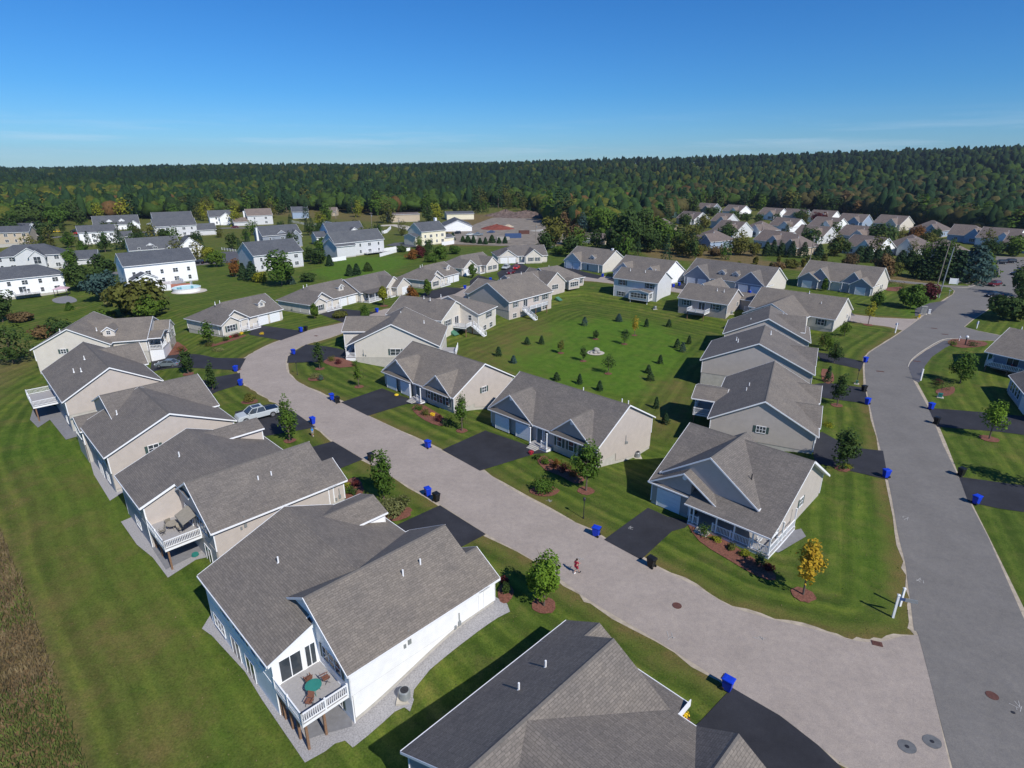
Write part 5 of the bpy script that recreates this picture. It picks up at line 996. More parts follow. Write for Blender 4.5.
for q in [(506,594,1.0,1.3,'leaf_dark','small conical shrub at the front corner of the white walk-out house'), (504,582,.9,.6,'leaf_maroon','dark red low shrub beside the white corner board'), (353,494,1.2,.9,'leaf_dark','round green shrub left of the grass clump'), (355,486,1.0,.8,'leaf_maroon','dark red shrub above the round green one'), (348,492,1.2,.9,'leaf_green','green shrub nearest the beige end wall'), (347,487,.8,.6,'leaf_yellowgreen','yellow-green tuft by the roof corner'),
   (537,459,.9,.9,'leaf_dark','small dark shrub nearest the porch steps of the cream ended house'), (546,464,1.3,.9,'leaf_green','green shrub second in the bed before the shuttered windows'), (556,467,1.3,1.0,'leaf_rust','pinkish shrub in the bed before the shuttered windows'), (565,471,1.5,1.1,'leaf_maroon','maroon shrub in the bed before the shuttered windows'), (575,477,1.5,1.2,'leaf_rust','russet shrub right end of the bed before the windows'),
   (418,410,1.4,1.0,'leaf_green','green shrub left end of the front bed of the yellow lid house'), (426,415,1.4,1.0,'leaf_olive','olive shrub second in the bed of the yellow lid house'), (439,421,1.3,1.1,'leaf_maroon','maroon shrub right in the bed of the yellow lid house'), (447,426,1.8,1.6,'leaf_dark','dark shrub under the slender young tree'),
   (705,537,1.3,1.5,'leaf_green','rounded green shrub beside the porch steps of the corner house'), (716,541,1.0,.6,'leaf_yellowgreen','first low golden shrub in the corner house bed'), (731,549,1.0,.6,'leaf_olive','second low olive shrub in the corner house bed'), (745,556,1.1,.7,'leaf_yellowgreen','third low golden shrub in the corner house bed'), (759,566,1.2,1.7,'leaf_conifer','pointed dark conifer shrub at the porch end of the corner house'), (768,569,1.2,.6,'leaf_maroon','dark red low shrub at the end of the corner house bed'),
   (332,361,1.6,1.2,'leaf_olive','shrub by the porch of the wide gabled house'), (338,364,1.4,1.0,'leaf_maroon','maroon shrub by the porch of the wide gabled house'), (355,366,1.3,1.1,'leaf_green','green shrub at the end of the wide gable wall bed'), (209,346,2.0,1.0,'leaf_olive','olive shrub left in the flower strip of the first north side house'), (226,341,1.5,1.1,'leaf_dark','conical shrub in the flower strip of the first north side house'), (236,337,1.8,1.0,'leaf_maroon','dark shrub in the flower strip of the first north side house'), (247,333,1.6,.8,'leaf_green','green shrub right in the flower strip of the first north side house'),
   (170,349,2.5,1.4,'leaf_olive','olive shrub bed left of the upper left driveway'), (181,351,2.2,1.1,'leaf_rust','russet shrub beside the upper left driveway'), (218,351,3.0,.9,'leaf_pale','pale shrub on the lawn above the upper left driveway'), (942,389,3.6,1.8,'leaf_dark','wide dark shrub on mulch below the signpost bed'), (938,385,1.6,1.1,'leaf_maroon','dark shrub left of the wide one across the road'),
   (953,345,2.0,1.0,'leaf_green','green shrub in the red bed at the corner of the grey driveway'), (972,346,2.6,1.1,'leaf_dark','dark shrub in the red bed at the corner of the grey driveway'), (828,378,1.0,1.3,'leaf_olive','low shrub in the bed beside the narrow conifer'), (889,285,3.8,1.8,'leaf_dark','clipped dark shrub at the end of the bed behind the round tree'), (902,289,4,2.2,'leaf_maroon','maroon shrub beside the lane behind the round tree'), (891,277,4,1.8,'leaf_green','clipped green shrub near the lane bend'),
   (846,467,1.6,.4,'leaf_yellowgreen','ring of yellow flowers at the foot of the dark tree by the main road'), (828,426,1.6,.5,'leaf_yellowgreen','yellow green shrubs in the stone edged bed of the deep gabled house'),(800,258+40,2,1.2,'leaf_green','green shrub beside the drive of the double house by the lane')]:
    shrub(q[0], q[1], q[2], q[3], q[4], q[5], 380, .09)
for i, (px, py, c, lab) in enumerate([(682,717,'yellow_flower','yellow flowering chrysanthemum at the roof corner of the cropped house'), (433,416,'yellow_flower','small yellow flower clump in the yellow lid house bed'), (242,334,'yellow_flower','yellow flower clump in the first north side bed'), (231,338,'red_flower','red flower clump in the first north side bed'), (531,454,'red_flower','red potted flowers on the porch step of the cream ended house'), (262,334.5,'yellow_flower','yellow flowers by the driveway of the first north side house')]):
    p = at(px, py); MATS_ = c; put_tree('flower_clump', lab, 'flowers', p, .6, .42, 'bush', c, 260, .07, .02)
# conifers and saplings dotted over the common green
z3 = lambda x, y: (512+x/4, 180+y/4); z7 = lambda x, y: (512+x/4, 340+y/4)
GRN = [(*z3(60,658),z3(0,626)[1],7,'c'),(*z3(118,656),z3(0,620)[1],6,'c'),(*z3(290,582),z3(0,545)[1],7,'b'),(*z3(427,566),z3(0,533)[1],7,'b'),(*z3(537,587),z3(0,552)[1],5,'c'),(*z3(627,587),z3(0,555)[1],6,'c'),(*z3(707,656),z3(0,620)[1],5,'c'),(*z3(660,673),z3(0,632)[1],7,'c'),(*z3(682,687),z3(0,648)[1],7,'b'),(*z3(592,735),z3(0,697)[1],6,'c'),
       (*z7(178,162),z7(0,127)[1],8,'c'),(*z7(270,176),z7(0,133)[1],6,'c'),(*z7(350,202),z7(0,160)[1],7,'c'),(*z7(545,132),z7(0,97)[1],7,'c'),(*z7(553,162),z7(0,125)[1],9,'c'),(*z7(576,273),z7(0,225)[1],6,'c'),(*z7(613,334),z7(0,290)[1],9,'c'),(498.5,356,346,8,'c'),(513.6,363,355,7,'b')]
ordn = ['first','second','third','fourth','fifth','sixth','seventh','eighth','ninth','tenth','eleventh','twelfth','thirteenth','fourteenth','fifteenth','sixteenth','seventeenth','eighteenth','nineteenth','twentieth','twenty-first','twenty-second','twenty-third','twenty-fourth','twenty-fifth','twenty-sixth','twenty-seventh','twenty-eighth','twenty-ninth','thirtieth']
order = sorted(range(len(GRN)), key=lambda i: GRN[i][0]); rank = {i: k for k, i in enumerate(order)}
for i, (px, py, yt, w, k) in enumerate(GRN):
    T(px, py, yt, w, 'conifer', 'leaf_blue' if k == 'b' else 'leaf_conifer', f"small {'blue-green' if k == 'b' else 'dark green'} spruce on the common green, {ordn[rank[i]]} from the left of its spruces", 700, .13, .03, 'spruce_tree', group='small spruces on the common green')
for px, py, yt, w, mt, lab in [(*z3(195,693),z3(0,640)[1],8,'leaf_olive','thin sapling on a red mulch ring, left of the white stones'), (*z3(285,725),z3(0,665)[1],9,'leaf_dark','thin sapling on a red mulch ring, just below the white stones'), (*z3(335,637),z3(0,600)[1],7,'leaf_dark','sapling on mulch above the white stones'), (*z3(450,657),z3(0,597)[1],11,'leaf_dark','leafy sapling on mulch right of the white stones'), (*z7(385,135),z7(0,58)[1],15,'leaf_dark','largest young tree on the green, in front of the white stones'), (*z3(490,622),z3(0,545)[1],9,'leaf_gold','orange sapling in the middle of the common green')]:
    T(px, py, yt, w, 'maple', mt, lab, 420, .15, .22, 'sapling', mulch=.9)
# middle distance trees: (x, base row, top row, width, kind, leaf, label)
MID = [
 (140,316,278,50,'round','leaf_olive','large olive green tree beside the pool lawn'), (128,314,287,26,'round','leaf_dark','dark tree left of the large olive one'), (153,318,296,26,'round','leaf_green','bushy tree right in front of the large olive one'),
 (105,300,272,30,'round','leaf_blue','blue-green bushy tree left of the pool house'), (112,306,293,16,'round','leaf_pale','pale bush below the blue-green tree'), (105,279,256,24,'round','leaf_dark','round dark tree above the blue-green one'), (81,291,263,24,'round','leaf_dark','dense dark tree beside the white house with the parasol'),
 (73,269,248,16,'maple','leaf_green','tree before the brick gabled house'), (70,248,232,13,'maple','leaf_green','tree at the road behind the brick gabled house'), (45,238,222,19,'round','leaf_dark','round tree by the parking area upper left'), (105.5,252,232,15,'round','leaf_dark','first of the three lawn trees before the white gable ended house'), (121,250,227,12,'conifer','leaf_conifer','tall dark conifer, middle of the three lawn trees'), (136,249,232,13,'round','leaf_dark','third of the three lawn trees, round'),
 (84,254,240,10,'maple','leaf_green','slim tree left of the three lawn trees'), (149,239,231,8,'conifer','leaf_blue','small blue spruce by the long pale house road'), (164.5,238,229,11,'round','leaf_dark','round tree at the left corner of the long pale house'), (156,234,222,10,'conifer','leaf_dark','dark conifer behind the cape house'),
 (70,310,302,7,'conifer','leaf_green','tiny conifer below the parasol patio'), (3,322,289,22,'round','leaf_dark','dark tree at the left edge below the big white house'), (14,364,326,36,'round','leaf_dark','large round dark tree left of the cream dormered house'), (64,340,318,26,'round','leaf_dark','round dark tree right behind the cream dormered house'), (46,338,327,22,'bush','leaf_brown','brownish brush between the two round dark trees'), (100,320,311,20,'bush','leaf_green','low bush on the lawn above the cream dormered house'), (22,322,312,18,'bush','leaf_brown','brown brush near the left edge'),
 (217,267,250,17,'round','leaf_green','round lawn tree by the road bend left of the grey house'), (209,257,247,13,'round','leaf_yellowgreen','yellow-green tree beside the white gabled wing'), (236,277,258,12,'maple','leaf_rust','orange and green autumn shrub tree by the grey house'), (244,280,262,9,'conifer','leaf_conifer','left dark conifer at the corner of the grey house'), (253,281,260,14,'conifer','leaf_conifer','right dark conifer at the corner of the grey house'), (261,282,273,13,'bush','leaf_yellowgreen','yellow-green bush at the foot of the grey house'),
 (282,286,252,27,'round','leaf_green','big green tree covering the grey house rear wall'), (308,282,273,14,'round','leaf_dark','dark round shrub tree behind the second north side house'), (291,284,275,8,'conifer','leaf_blue','small blue spruce under the big green tree'), (298,244,231,8,'conifer','leaf_dark','dark tree before the red dormered house'), (330,266,254,7,'conifer','leaf_conifer','conifer at the left corner of the stepped pale house'),
 (311,262,247,14,'round','leaf_dark','left end of the dark hedge left of the stepped pale house'), (319,264,249,15,'round','leaf_dark','middle of the dark hedge left of the stepped pale house'), (323,250,238,16,'round','leaf_green','green bushy tree behind the dark hedge'), (322,230,221,9,'round','leaf_dark','small round tree by the white posts'),
 (350,276,264,8,'conifer','leaf_conifer','left small conifer behind the nested gable house'), (357,275,263,8,'conifer','leaf_conifer','middle small conifer behind the nested gable house'), (368,271,262,9,'conifer','leaf_dark','right small conifer behind the nested gable house'), (402,252,246,9,'bush','leaf_dark','dark bush by the white fence panel'), (420,258,247,9,'bush','leaf_maroon','maroon bush in the garden of the yellow house'), (426,256,247,7,'bush','leaf_dark','dark clipped bush in the garden of the yellow house'), (413,259,250,12,'bush','leaf_rust','russet bush in the garden of the yellow house'), (441,259,245,15,'round','leaf_green','leafy tree behind the fourth north side house'), (431,262,254,12,'bush','leaf_green','green bush behind the fourth north side house'), (455,254,246,10,'bush','leaf_green','bush at the left of the fifth north side house roof'),
 (554,249,215,28,'round','leaf_olive','tall olive tree right of the works yard'), (546,250,232,20,'round','leaf_dark','dark tree right of the works yard, lower one'), (573,245,224,18,'round','leaf_brown','golden brown tree right of the works yard'), (566,230,211,14,'round','leaf_brown','pinkish brown tree behind the golden brown one'), (582,235,211,14,'conifer','leaf_blue','blue-green conifer right of the golden brown tree'), (601,236,209,26,'round','leaf_green','green tree beside the utility pole, centre'), (592,232,214,13,'conifer','leaf_conifer','dark conifer beside the green centre tree'), (560,262-8,246,14,'bush','leaf_green','green bush by the red strip beyond the cars'),
 (625,252,209,34,'round','leaf_dark','large very dark tree right of centre, left one'), (640,250,214,28,'round','leaf_dark','large very dark tree right of centre, middle one'), (660,248,216,26,'round','leaf_green','large green tree right of centre, right one'), (651,252,230,20,'round','leaf_dark','dark lower tree between the large ones right of centre'), (622,256,240,20,'bush','leaf_dark','dark brush behind the white end wall of the far side'), (680,254,238,16,'bush','leaf_olive','olive brush left of the first colony house'), (691,250,230,14,'conifer','leaf_conifer','dark conifer before the first colony house'), (700,256,245,14,'bush','leaf_olive','olive brush under the first colony house'), (716,256,247,14,'bush','leaf_brown','brown brush on the verge below the colony'),
 (662,222,210,26,'round','leaf_blue','blue-green pine left of the colony'), (650,220,208,20,'pine','leaf_conifer','dark pine left of the colony'), (684,229,213,14,'round','leaf_dark','round tree before the two grey roofs of the colony'), (704,230,215,13,'round','leaf_olive','olive round tree beside the pale colony house'), (727,243,222,16,'round','leaf_dark','dark tree in front of the blue-shaded gabled colony house'), (738,255,235,18,'round','leaf_olive','open olive tree before the colony, left of the spruce row'), (754,256,243,14,'round','leaf_olive','olive tree at the left end of the spruce row'), (733,222,210,13,'round','leaf_dark','dark tree in the back row of the colony'), (712,216,207,13,'round','leaf_dark','round tree at the far left back of the colony'), (745,222,212,12,'round','leaf_dark','round tree before the middle back row houses'), (754,236,224,6,'conifer','leaf_conifer','thin conifer left of the long roofed colony house'), (789,229,221,10,'round','leaf_dark','tree pair left in front of the long roofed colony house'), (783,229,222,8,'conifer','leaf_dark','thin tree in front of the long roofed colony house'), (800,224,209,14,'round','leaf_dark','dark tree left of the maroon one'),
 (818,225,212,15,'round','leaf_maroon','maroon tree at the back of the colony'), (862,226,214,14,'round','leaf_green','round tree beside the low grey roof at the back'), (879,247,221,24,'round','leaf_dark','tall dark tree before the beige end wall'), (837,256,236,20,'round','leaf_dark','dense dark tree right of the utility pole house'), (808,249,228,18,'round','leaf_dark','open tree behind the utility pole on the verge'), (914,244,226,16,'round','leaf_rust','reddish tree before the hip roofed blue-shaded house'), (927,250,232,16,'round','leaf_olive','olive tree right of the hip roofed blue-shaded house'), (934,240,228,12,'round','leaf_dark','dark tree between the two right colony houses'),
 (942,263,239,20,'round','leaf_dark','dark tree above the left pine'), (971,282,243,34,'pine','leaf_blue','broadest of the pines by the entrance walk'), (955,281,248,28,'pine','leaf_conifer','middle pine by the entrance walk'), (938,280,244,26,'pine','leaf_dark','left pine of the clump behind the utility poles'), (962,279,252,22,'pine','leaf_blue','bluish pine in the clump by the entrance walk'), (925,279,256,20,'pine','leaf_conifer','small pine at the left of the clump'), (913,276,252,20,'round','leaf_dark','dark broadleaf tree left of the pine clump'), (981,276,250,24,'pine','leaf_green','right pine hanging over the entrance walk'),
 (990,258,238,15,'round','leaf_dark','dark tree before the bright white end wall'), (1012,256,236,22,'round','leaf_green','green tree at the right edge beyond the dark cars'), (1019,296,262,24,'round','leaf_dark','tall dark tree at the right edge beside the maroon car'), (1024,318,285,26,'round','leaf_dark','dark tree clipped by the right edge'),
 (766,256,241,9,'conifer','leaf_conifer',None),(772.5,256,239,9,'conifer','leaf_conifer',None),(781,256.5,242,9,'conifer','leaf_conifer',None),(791,257.5,240,10,'conifer','leaf_conifer',None),(803,258,241,10,'conifer','leaf_conifer',None),(818,259.5,243,11,'conifer','leaf_conifer',None),(858,262,245,13,'conifer','leaf_conifer',None),(867.5,262.5,245,11,'conifer','leaf_conifer',None),(877.5,263,248,11,'conifer','leaf_conifer',None),(886,258,245,10,'conifer','leaf_conifer',None),(900,266,249,12,'conifer','leaf_conifer',None),(909,268,250,13,'conifer','leaf_conifer',None),
 (850,268,254,14,'round','leaf_brown','golden brown tree on the brown verge'), (882,278,256,20,'round','leaf_brown','large brown tree on the brown verge'), (893,276,262,14,'round','leaf_olive','olive tree beside the large brown one'), (790,268,260,14,'bush','leaf_olive','olive brush on the brown verge'), (776,272,262,14,'bush','leaf_brown','brown brush behind the long double house'),
 (60,226,207,22,'round','leaf_green','green tree at the left edge of the yellow-green wood'),(30,224,206,24,'round','leaf_dark','dark tree beside the pale track upper left'),(14,236,214,18,'round','leaf_dark','tree by the leaning pole upper left'),
]
k = 0
for px, py, yt, w, kd, mt, lab in MID:
    if lab is None:
        k += 1; lab = f'dark spruce in the row along the brown verge, {ordn[k-1]} from the left'; g = 'dark spruces along the verge'
    else: g = None
    T(px, py, yt, w, kd, mt, lab, 900 if w > 18 else 520, .34 if w > 18 else .28, .08 if kd != 'round' else .12, group=g)
for i, (px, py) in enumerate([(442.5,239),(447.5,239.6),(453,240.5),(463,242),(468,242.6),(473.5,243.4),(480,244),(485.5,244.4),(492,243),(499,243.5),(505,243.5)]):
    T(px, py, py-6.5-(i%3), 5 if i % 4 else 7, 'conifer', 'leaf_conifer', f'small arborvitae in the row before the works yard, {ordn[i]} from the left', 300, .28, .03, 'arborvitae', variant='arb' if i else 'arb', group='arborvitae row before the works yard')
# ---- forest: 240 individual edge trees, the rest is one wood
EDGE = [(-40,226),(0,226),(30,222),(60,222),(100,220),(160,220),(215,215),(250,212),(300,212),(340,213),(380,216),(440,211),(480,209),(535,213),(552,224),(575,232),(600,234),(640,232),(668,224),(700,211),(740,209),(780,212),(850,215),(900,223),(960,232),(1000,238),(1070,244)]
def edge_row(px): return float(np.interp(px, [a for a, b in EDGE], [b for a, b in EDGE]))
HUES = {'pine': (.022,.048,.022), 'pine2': (.030,.060,.022), 'green': (.052,.090,.020), 'olive': (.095,.105,.022), 'yg': (.15,.155,.022), 'rust': (.12,.07,.03), 'dark': (.026,.046,.018)}
def wood_mix(px, far):
    r = random.random()
    if far > .55: return 'conifer' if r < .7 else 'round'
    return 'conifer' if r < .25 else 'round'
VAR = [('conifer','leaf_conifer',17,3.6,'wood_a'),('pine','leaf_conifer',19,4.6,'wood_b'),('round','leaf_dark',15,4.6,'wood_c'),('round','leaf_green',14,4.8,'wood_d'),('round','leaf_olive',15,5.2,'wood_e'),('maple','leaf_green',16,4.4,'wood_f')]
EL = {'leaf_conifer': 'tall dark conifer standing in the front rank of the wood behind the houses', 'leaf_dark': 'dark broadleaf tree standing in the front rank of the wood behind the houses', 'leaf_green': 'green broadleaf tree standing in the front rank of the wood behind the houses', 'leaf_olive': 'olive broadleaf tree standing in the front rank of the wood behind the houses', 'leaf_yellowgreen': 'yellow-green tree standing in the front rank of the wood behind the houses', 'leaf_rust': 'rusty brown tree standing in the front rank of the wood behind the houses', 'leaf_brown': 'brown tree standing in the front rank of the wood behind the houses', 'leaf_gold': 'gold tree standing in the front rank of the wood behind the houses'}
for i in range(90):
    px = -30+1090*(i+random.random()*.9)/90; row = edge_row(px)-random.uniform(-1.0, 5.0); 
    if 470 < px < 545 and row > 208: row = 207
    p = at(px, row)
    kd, mt, h0, r0, vn = random.choice(VAR)
    if 95 < px < 260 and random.random() < .6: mt = random.choice(['leaf_yellowgreen', 'leaf_olive', 'leaf_green']); kd, h0, r0, vn = 'round', 14, 4.8, 'wood_d'
    if 300 < px < 360 and random.random() < .4: mt = random.choice(['leaf_rust', 'leaf_brown', 'leaf_olive']); kd, h0, r0, vn = 'round', 14, 4.8, 'wood_d'
    if px > 760 and random.random() < .3: mt = random.choice(['leaf_brown', 'leaf_olive', 'leaf_dark']); kd, h0, r0, vn = 'round', 15, 4.6, 'wood_c'
    s = random.uniform(.9, 1.35)
    put_tree('conifer_tree' if kd in ('conifer', 'pine') else 'broadleaf_tree', EL[mt], 'tree', (p[0], p[1], p[2]-.2), h0*s, r0*s*random.uniform(.9, 1.2), kd, mt, 620, .75, .06, vn, EL[mt].replace(' tree ', ' trees ').replace('conifer ', 'conifers ')+' group' if False else 'trees in the front rank of the wood')
def clear_of_houses(x, y, m=11):
    for h in HOUSES:
        c, n = math.cos(h.th), math.sin(h.th); dx, dy = x-h.o[0], y-h.o[1]; u, v = dx*c+dy*n, -dx*n+dy*c
        if -m*.5 < u < 20+m*.5 and -m*.6 < v < 14+m*.5: return False
    return True
def scatter(n, box, kinds, label, group, hr=(7, 12), m=11):
    k = 0; t = 0
    while k < n and t < n*30:
        t += 1; px, py = random.uniform(box[0], box[2]), random.uniform(box[1], box[3]); p = at(px, py)
        if not clear_of_houses(p[0], p[1], m): continue
        if 440 < px < 560 and 216 < py < 248: continue
        kd, mt, vn = random.choice(kinds); h = random.uniform(*hr)
        put_tree('broadleaf_tree' if kd == 'round' else 'conifer_tree' if kd == 'conifer' else 'shrub', label[mt if mt in label else 'x'], 'tree' if kd != 'bush' else 'shrub', p, h, h*random.uniform(.28, .42) if kd == 'round' else h*.2, kd, mt, 900, .5, .08, vn, group); k += 1
YK = [('round','leaf_dark','wood_c'),('round','leaf_green','wood_d'),('round','leaf_olive','wood_e'),('conifer','leaf_conifer','wood_a'),('round','leaf_dark','wood_c')]
YL = lambda w: {'leaf_dark': 'dark round yard tree standing '+w, 'leaf_green': 'leafy green yard tree standing '+w, 'leaf_olive': 'olive green yard tree standing '+w, 'leaf_conifer': 'narrow conifer yard tree standing '+w, 'leaf_yellowgreen': 'yellow-green yard tree standing '+w, 'leaf_brown': 'brownish yard tree standing '+w}
scatter(50, (-20, 222, 330, 262), YK, YL('between the two storey western houses'), 'yard trees between the western houses', (6, 10))
scatter(34, (-20, 211, 470, 227), YK+[('round','leaf_yellowgreen','wood_d')], YL('in front of the wood behind the western houses'), 'loose trees before the western wood', (10, 16), 6)
scatter(14, (280, 226, 470, 258), YK, YL('between the houses left of the works yard'), 'yard trees left of the works yard', (6, 10))
scatter(30, (425, 208, 580, 217), YK, YL('behind the works yard'), 'trees behind the works yard', (8, 13), 4)
scatter(44, (690, 208, 1010, 262), YK, YL('between the houses of the eastern colony'), 'yard trees of the eastern colony', (6, 11), 5)
scatter(26, (560, 236, 700, 262), YK, YL('in the grove left of the eastern colony'), 'grove trees left of the eastern colony', (8, 14), 6)
scatter(20, (690, 262, 900, 276), [('bush','leaf_olive','brush_a'),('bush','leaf_brown','brush_a'),('bush','leaf_dark','brush_a')], {'leaf_olive': 'olive brush clump scattered on the brown verge', 'leaf_brown': 'brown brush clump scattered on the brown verge', 'leaf_dark': 'dark brush clump scattered on the brown verge'}, 'brush clumps on the brown verge', (2, 3.5), 4)
def forest():
    rg = np.random.default_rng(5); NT = 17000
    px = rg.uniform(-260, 1290, NT); u = rg.random(NT)
    er = np.interp(px, [a for a, b in EDGE], [b for a, b in EDGE])-1.0; er = np.where((px > 470) & (px < 548), er-3, er)
    xs = np.zeros(NT); ys = np.zeros(NT)
    uu = (px-CX)/F; 
    for i in range(0): pass
    v = (CY-er)/F; t = (-CAMH)/(-sp+v*cp); y0 = (cp+v*sp)*t; r0 = np.minimum(y0, 900)
    D = r0*(2700/r0)**(u**1.15); xs = uu*D*cp; ys = D
    zs = terr(xs, ys)
    far = (D-500)/1800
    kc = rg.random(NT) < np.where(far > .18, .52, .2)
    # patches of like trees
    pt = np.sin(xs/95+2*np.sin(ys/210))+np.sin(ys/150+xs/330)+rg.normal(0, .8, NT)
    hue = np.zeros((NT, 3)); H_ = HUES
    for cond, c in ((np.ones(NT, bool), 'green'), ((pt > .9) & (far < .5), 'olive'), ((pt > 2.0) & (far < .2) & (px < 420), 'yg'), (pt < -.8, 'dark'), ((pt > .2) & (pt < .28) & (far < .1), 'rust'), (kc, 'pine'), (kc & (pt > .4), 'pine2')): hue[cond] = H_[c]
    warm = (px > 640) & (far < .12) & (~kc) & (rg.random(NT) < .5); hue[warm] = (.075,.068,.028)
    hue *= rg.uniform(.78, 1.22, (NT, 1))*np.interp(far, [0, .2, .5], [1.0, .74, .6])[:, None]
    # crown: lumpy smooth shell + loose leaf faces at its edge
    t_ = (1+5**.5)/2; bmx = bmesh.new(); bmesh.ops.create_icosphere(bmx, subdivisions=2, radius=1); ico = np.array([tuple(v.co) for v in bmx.verts]); icf = np.array([[v.index for v in f_.verts] for f_ in bmx.faces]); bmx.free(); nv = len(ico); nf = len(icf)
    h = np.where(kc, rg.uniform(13, 20, NT), rg.uniform(10, 16, NT)); r = np.where(kc, rg.uniform(2.9, 5.4, NT), rg.uniform(3.4, 7.6, NT))
    ph = rg.uniform(0, 6.28, (NT, 3, 1)); lump = 1+.16*np.sin(ico[None, :, 0]*3.1+ph[:, 0])*np.cos(ico[None, :, 1]*2.7+ph[:, 1])+.13*np.sin(ico[None, :, 2]*4.3+ph[:, 2]+ico[None, :, 0]*3)+rg.uniform(-.10, .10, (NT, nv))
    zz = ico[None, :, 2]*np.ones((NT, 1)); taper = np.where(kc[:, None], np.clip(1-.27*(zz+.35), .2, 1.1), 1-.12*zz)
    base = np.stack([xs, ys, zs], -1)[:, None, :]
    V = np.stack([ico[None, :, 0]*lump*taper*r[:, None], ico[None, :, 1]*lump*taper*r[:, None], ico[None, :, 2]*lump*h[:, None]*.42+h[:, None]*.56], -1)+base
    nl = 22; cen = rg.normal(size=(NT, nl, 3)); cen /= np.linalg.norm(cen, axis=2)[:, :, None]; cen[:, :, 2] = np.abs(cen[:, :, 2])-.2; cen *= rg.uniform(.92, 1.14, (NT, nl, 1))
    tp = np.where(kc[:, None], np.clip(1-.27*(cen[:, :, 2]+.35), .2, 1.1), 1)
    nn = cen*.9+rg.normal(size=(NT, nl, 3))*.35; nn /= np.linalg.norm(nn, axis=2)[:, :, None]
    C = np.stack([cen[:, :, 0]*r[:, None]*tp, cen[:, :, 1]*r[:, None]*tp, cen[:, :, 2]*h[:, None]*.42+h[:, None]*.56], -1)+base
    B = np.cross(nn, rg.normal(size=(NT, nl, 3))); B /= np.linalg.norm(B, axis=2)[:, :, None]; E = np.cross(nn, B); s = (r[:, None]*rg.uniform(.10, .24, (NT, nl)))[:, :, None]
    L3 = np.stack([C-B*s, C+B*s-E*s*.6, C+E*s], 2).reshape(-1, 3)
    co_ = np.concatenate([V.reshape(-1, 3), L3]); n0 = NT*nv; fa1 = (icf[None]+(np.arange(NT)*nv)[:, None, None]).reshape(-1, 3); fa2 = n0+np.arange(len(L3)).reshape(-1, 3); fa3 = np.concatenate([fa1, fa2])
    me = bpy.data.meshes.new('woodland'); me.vertices.add(len(co_)); me.vertices.foreach_set('co', co_.astype('f').ravel()); me.loops.add(fa3.size); me.loops.foreach_set('vertex_index', fa3.astype('i').ravel()); me.polygons.add(len(fa3)); me.polygons.foreach_set('loop_start', (np.arange(len(fa3))*3).astype('i')); me.polygons.foreach_set('use_smooth', np.ones(len(fa3), bool)); me.update(); me.materials.append(MATS['forest'])
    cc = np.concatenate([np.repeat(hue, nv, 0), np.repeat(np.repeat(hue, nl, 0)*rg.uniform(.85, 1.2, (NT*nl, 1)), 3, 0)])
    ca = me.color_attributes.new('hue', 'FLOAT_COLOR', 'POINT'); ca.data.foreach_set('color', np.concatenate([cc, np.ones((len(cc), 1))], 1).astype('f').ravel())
    o = bpy.data.objects.new('woodland', me); COL.objects.link(o); tag(o, 'continuous mixed wood of dark conifers and olive broadleaf trees rising to the skyline', 'wood', None, 'stuff')
forest()
# rough field at the left: tall dry grass and weeds
def field_grass():
    rg = np.random.default_rng(3); n = 70000; 
    pts = []
    xs = rg.uniform(-75, -12, n*3); ys = rg.uniform(20, 78, n*3); m_ = inside(FIELD, xs, ys); xs, ys = xs[m_][:n], ys[m_][:n]; n = len(xs); zs = terr(xs, ys)
    hh = rg.uniform(.18, .5, n); a = rg.uniform(0, 2*PI, n); w = rg.uniform(.02, .06, n); lx = rg.normal(0, .14, n); ly = rg.normal(0, .14, n)
    V = np.stack([np.stack([xs-np.cos(a)*w, ys-np.sin(a)*w, zs-.05], -1), np.stack([xs+np.cos(a)*w, ys+np.sin(a)*w, zs-.05], -1), np.stack([xs+lx+np.cos(a)*w*.6, ys+ly+np.sin(a)*w*.6, zs+hh], -1), np.stack([xs+lx-np.cos(a)*w*.6, ys+ly-np.sin(a)*w*.6, zs+hh*.95], -1)], 1).reshape(-1, 3)
    me = quads('field_grass', V, 'grass_blade'); me.materials.append(MATS['weed']); pt = np.sin(xs*.35+1.7*np.sin(ys*.22))+np.sin(ys*.27)+rg.normal(0, .6, n)-(ys-42)*.05+.3
    me.polygons.foreach_set('material_index', (pt > .55).astype('i'))
    o = bpy.data.objects.new('field_grass', me); COL.objects.link(o); tag(o, 'tall dry brown grass and green weeds of the unmown field', 'grass', None, 'stuff')
field_grass()
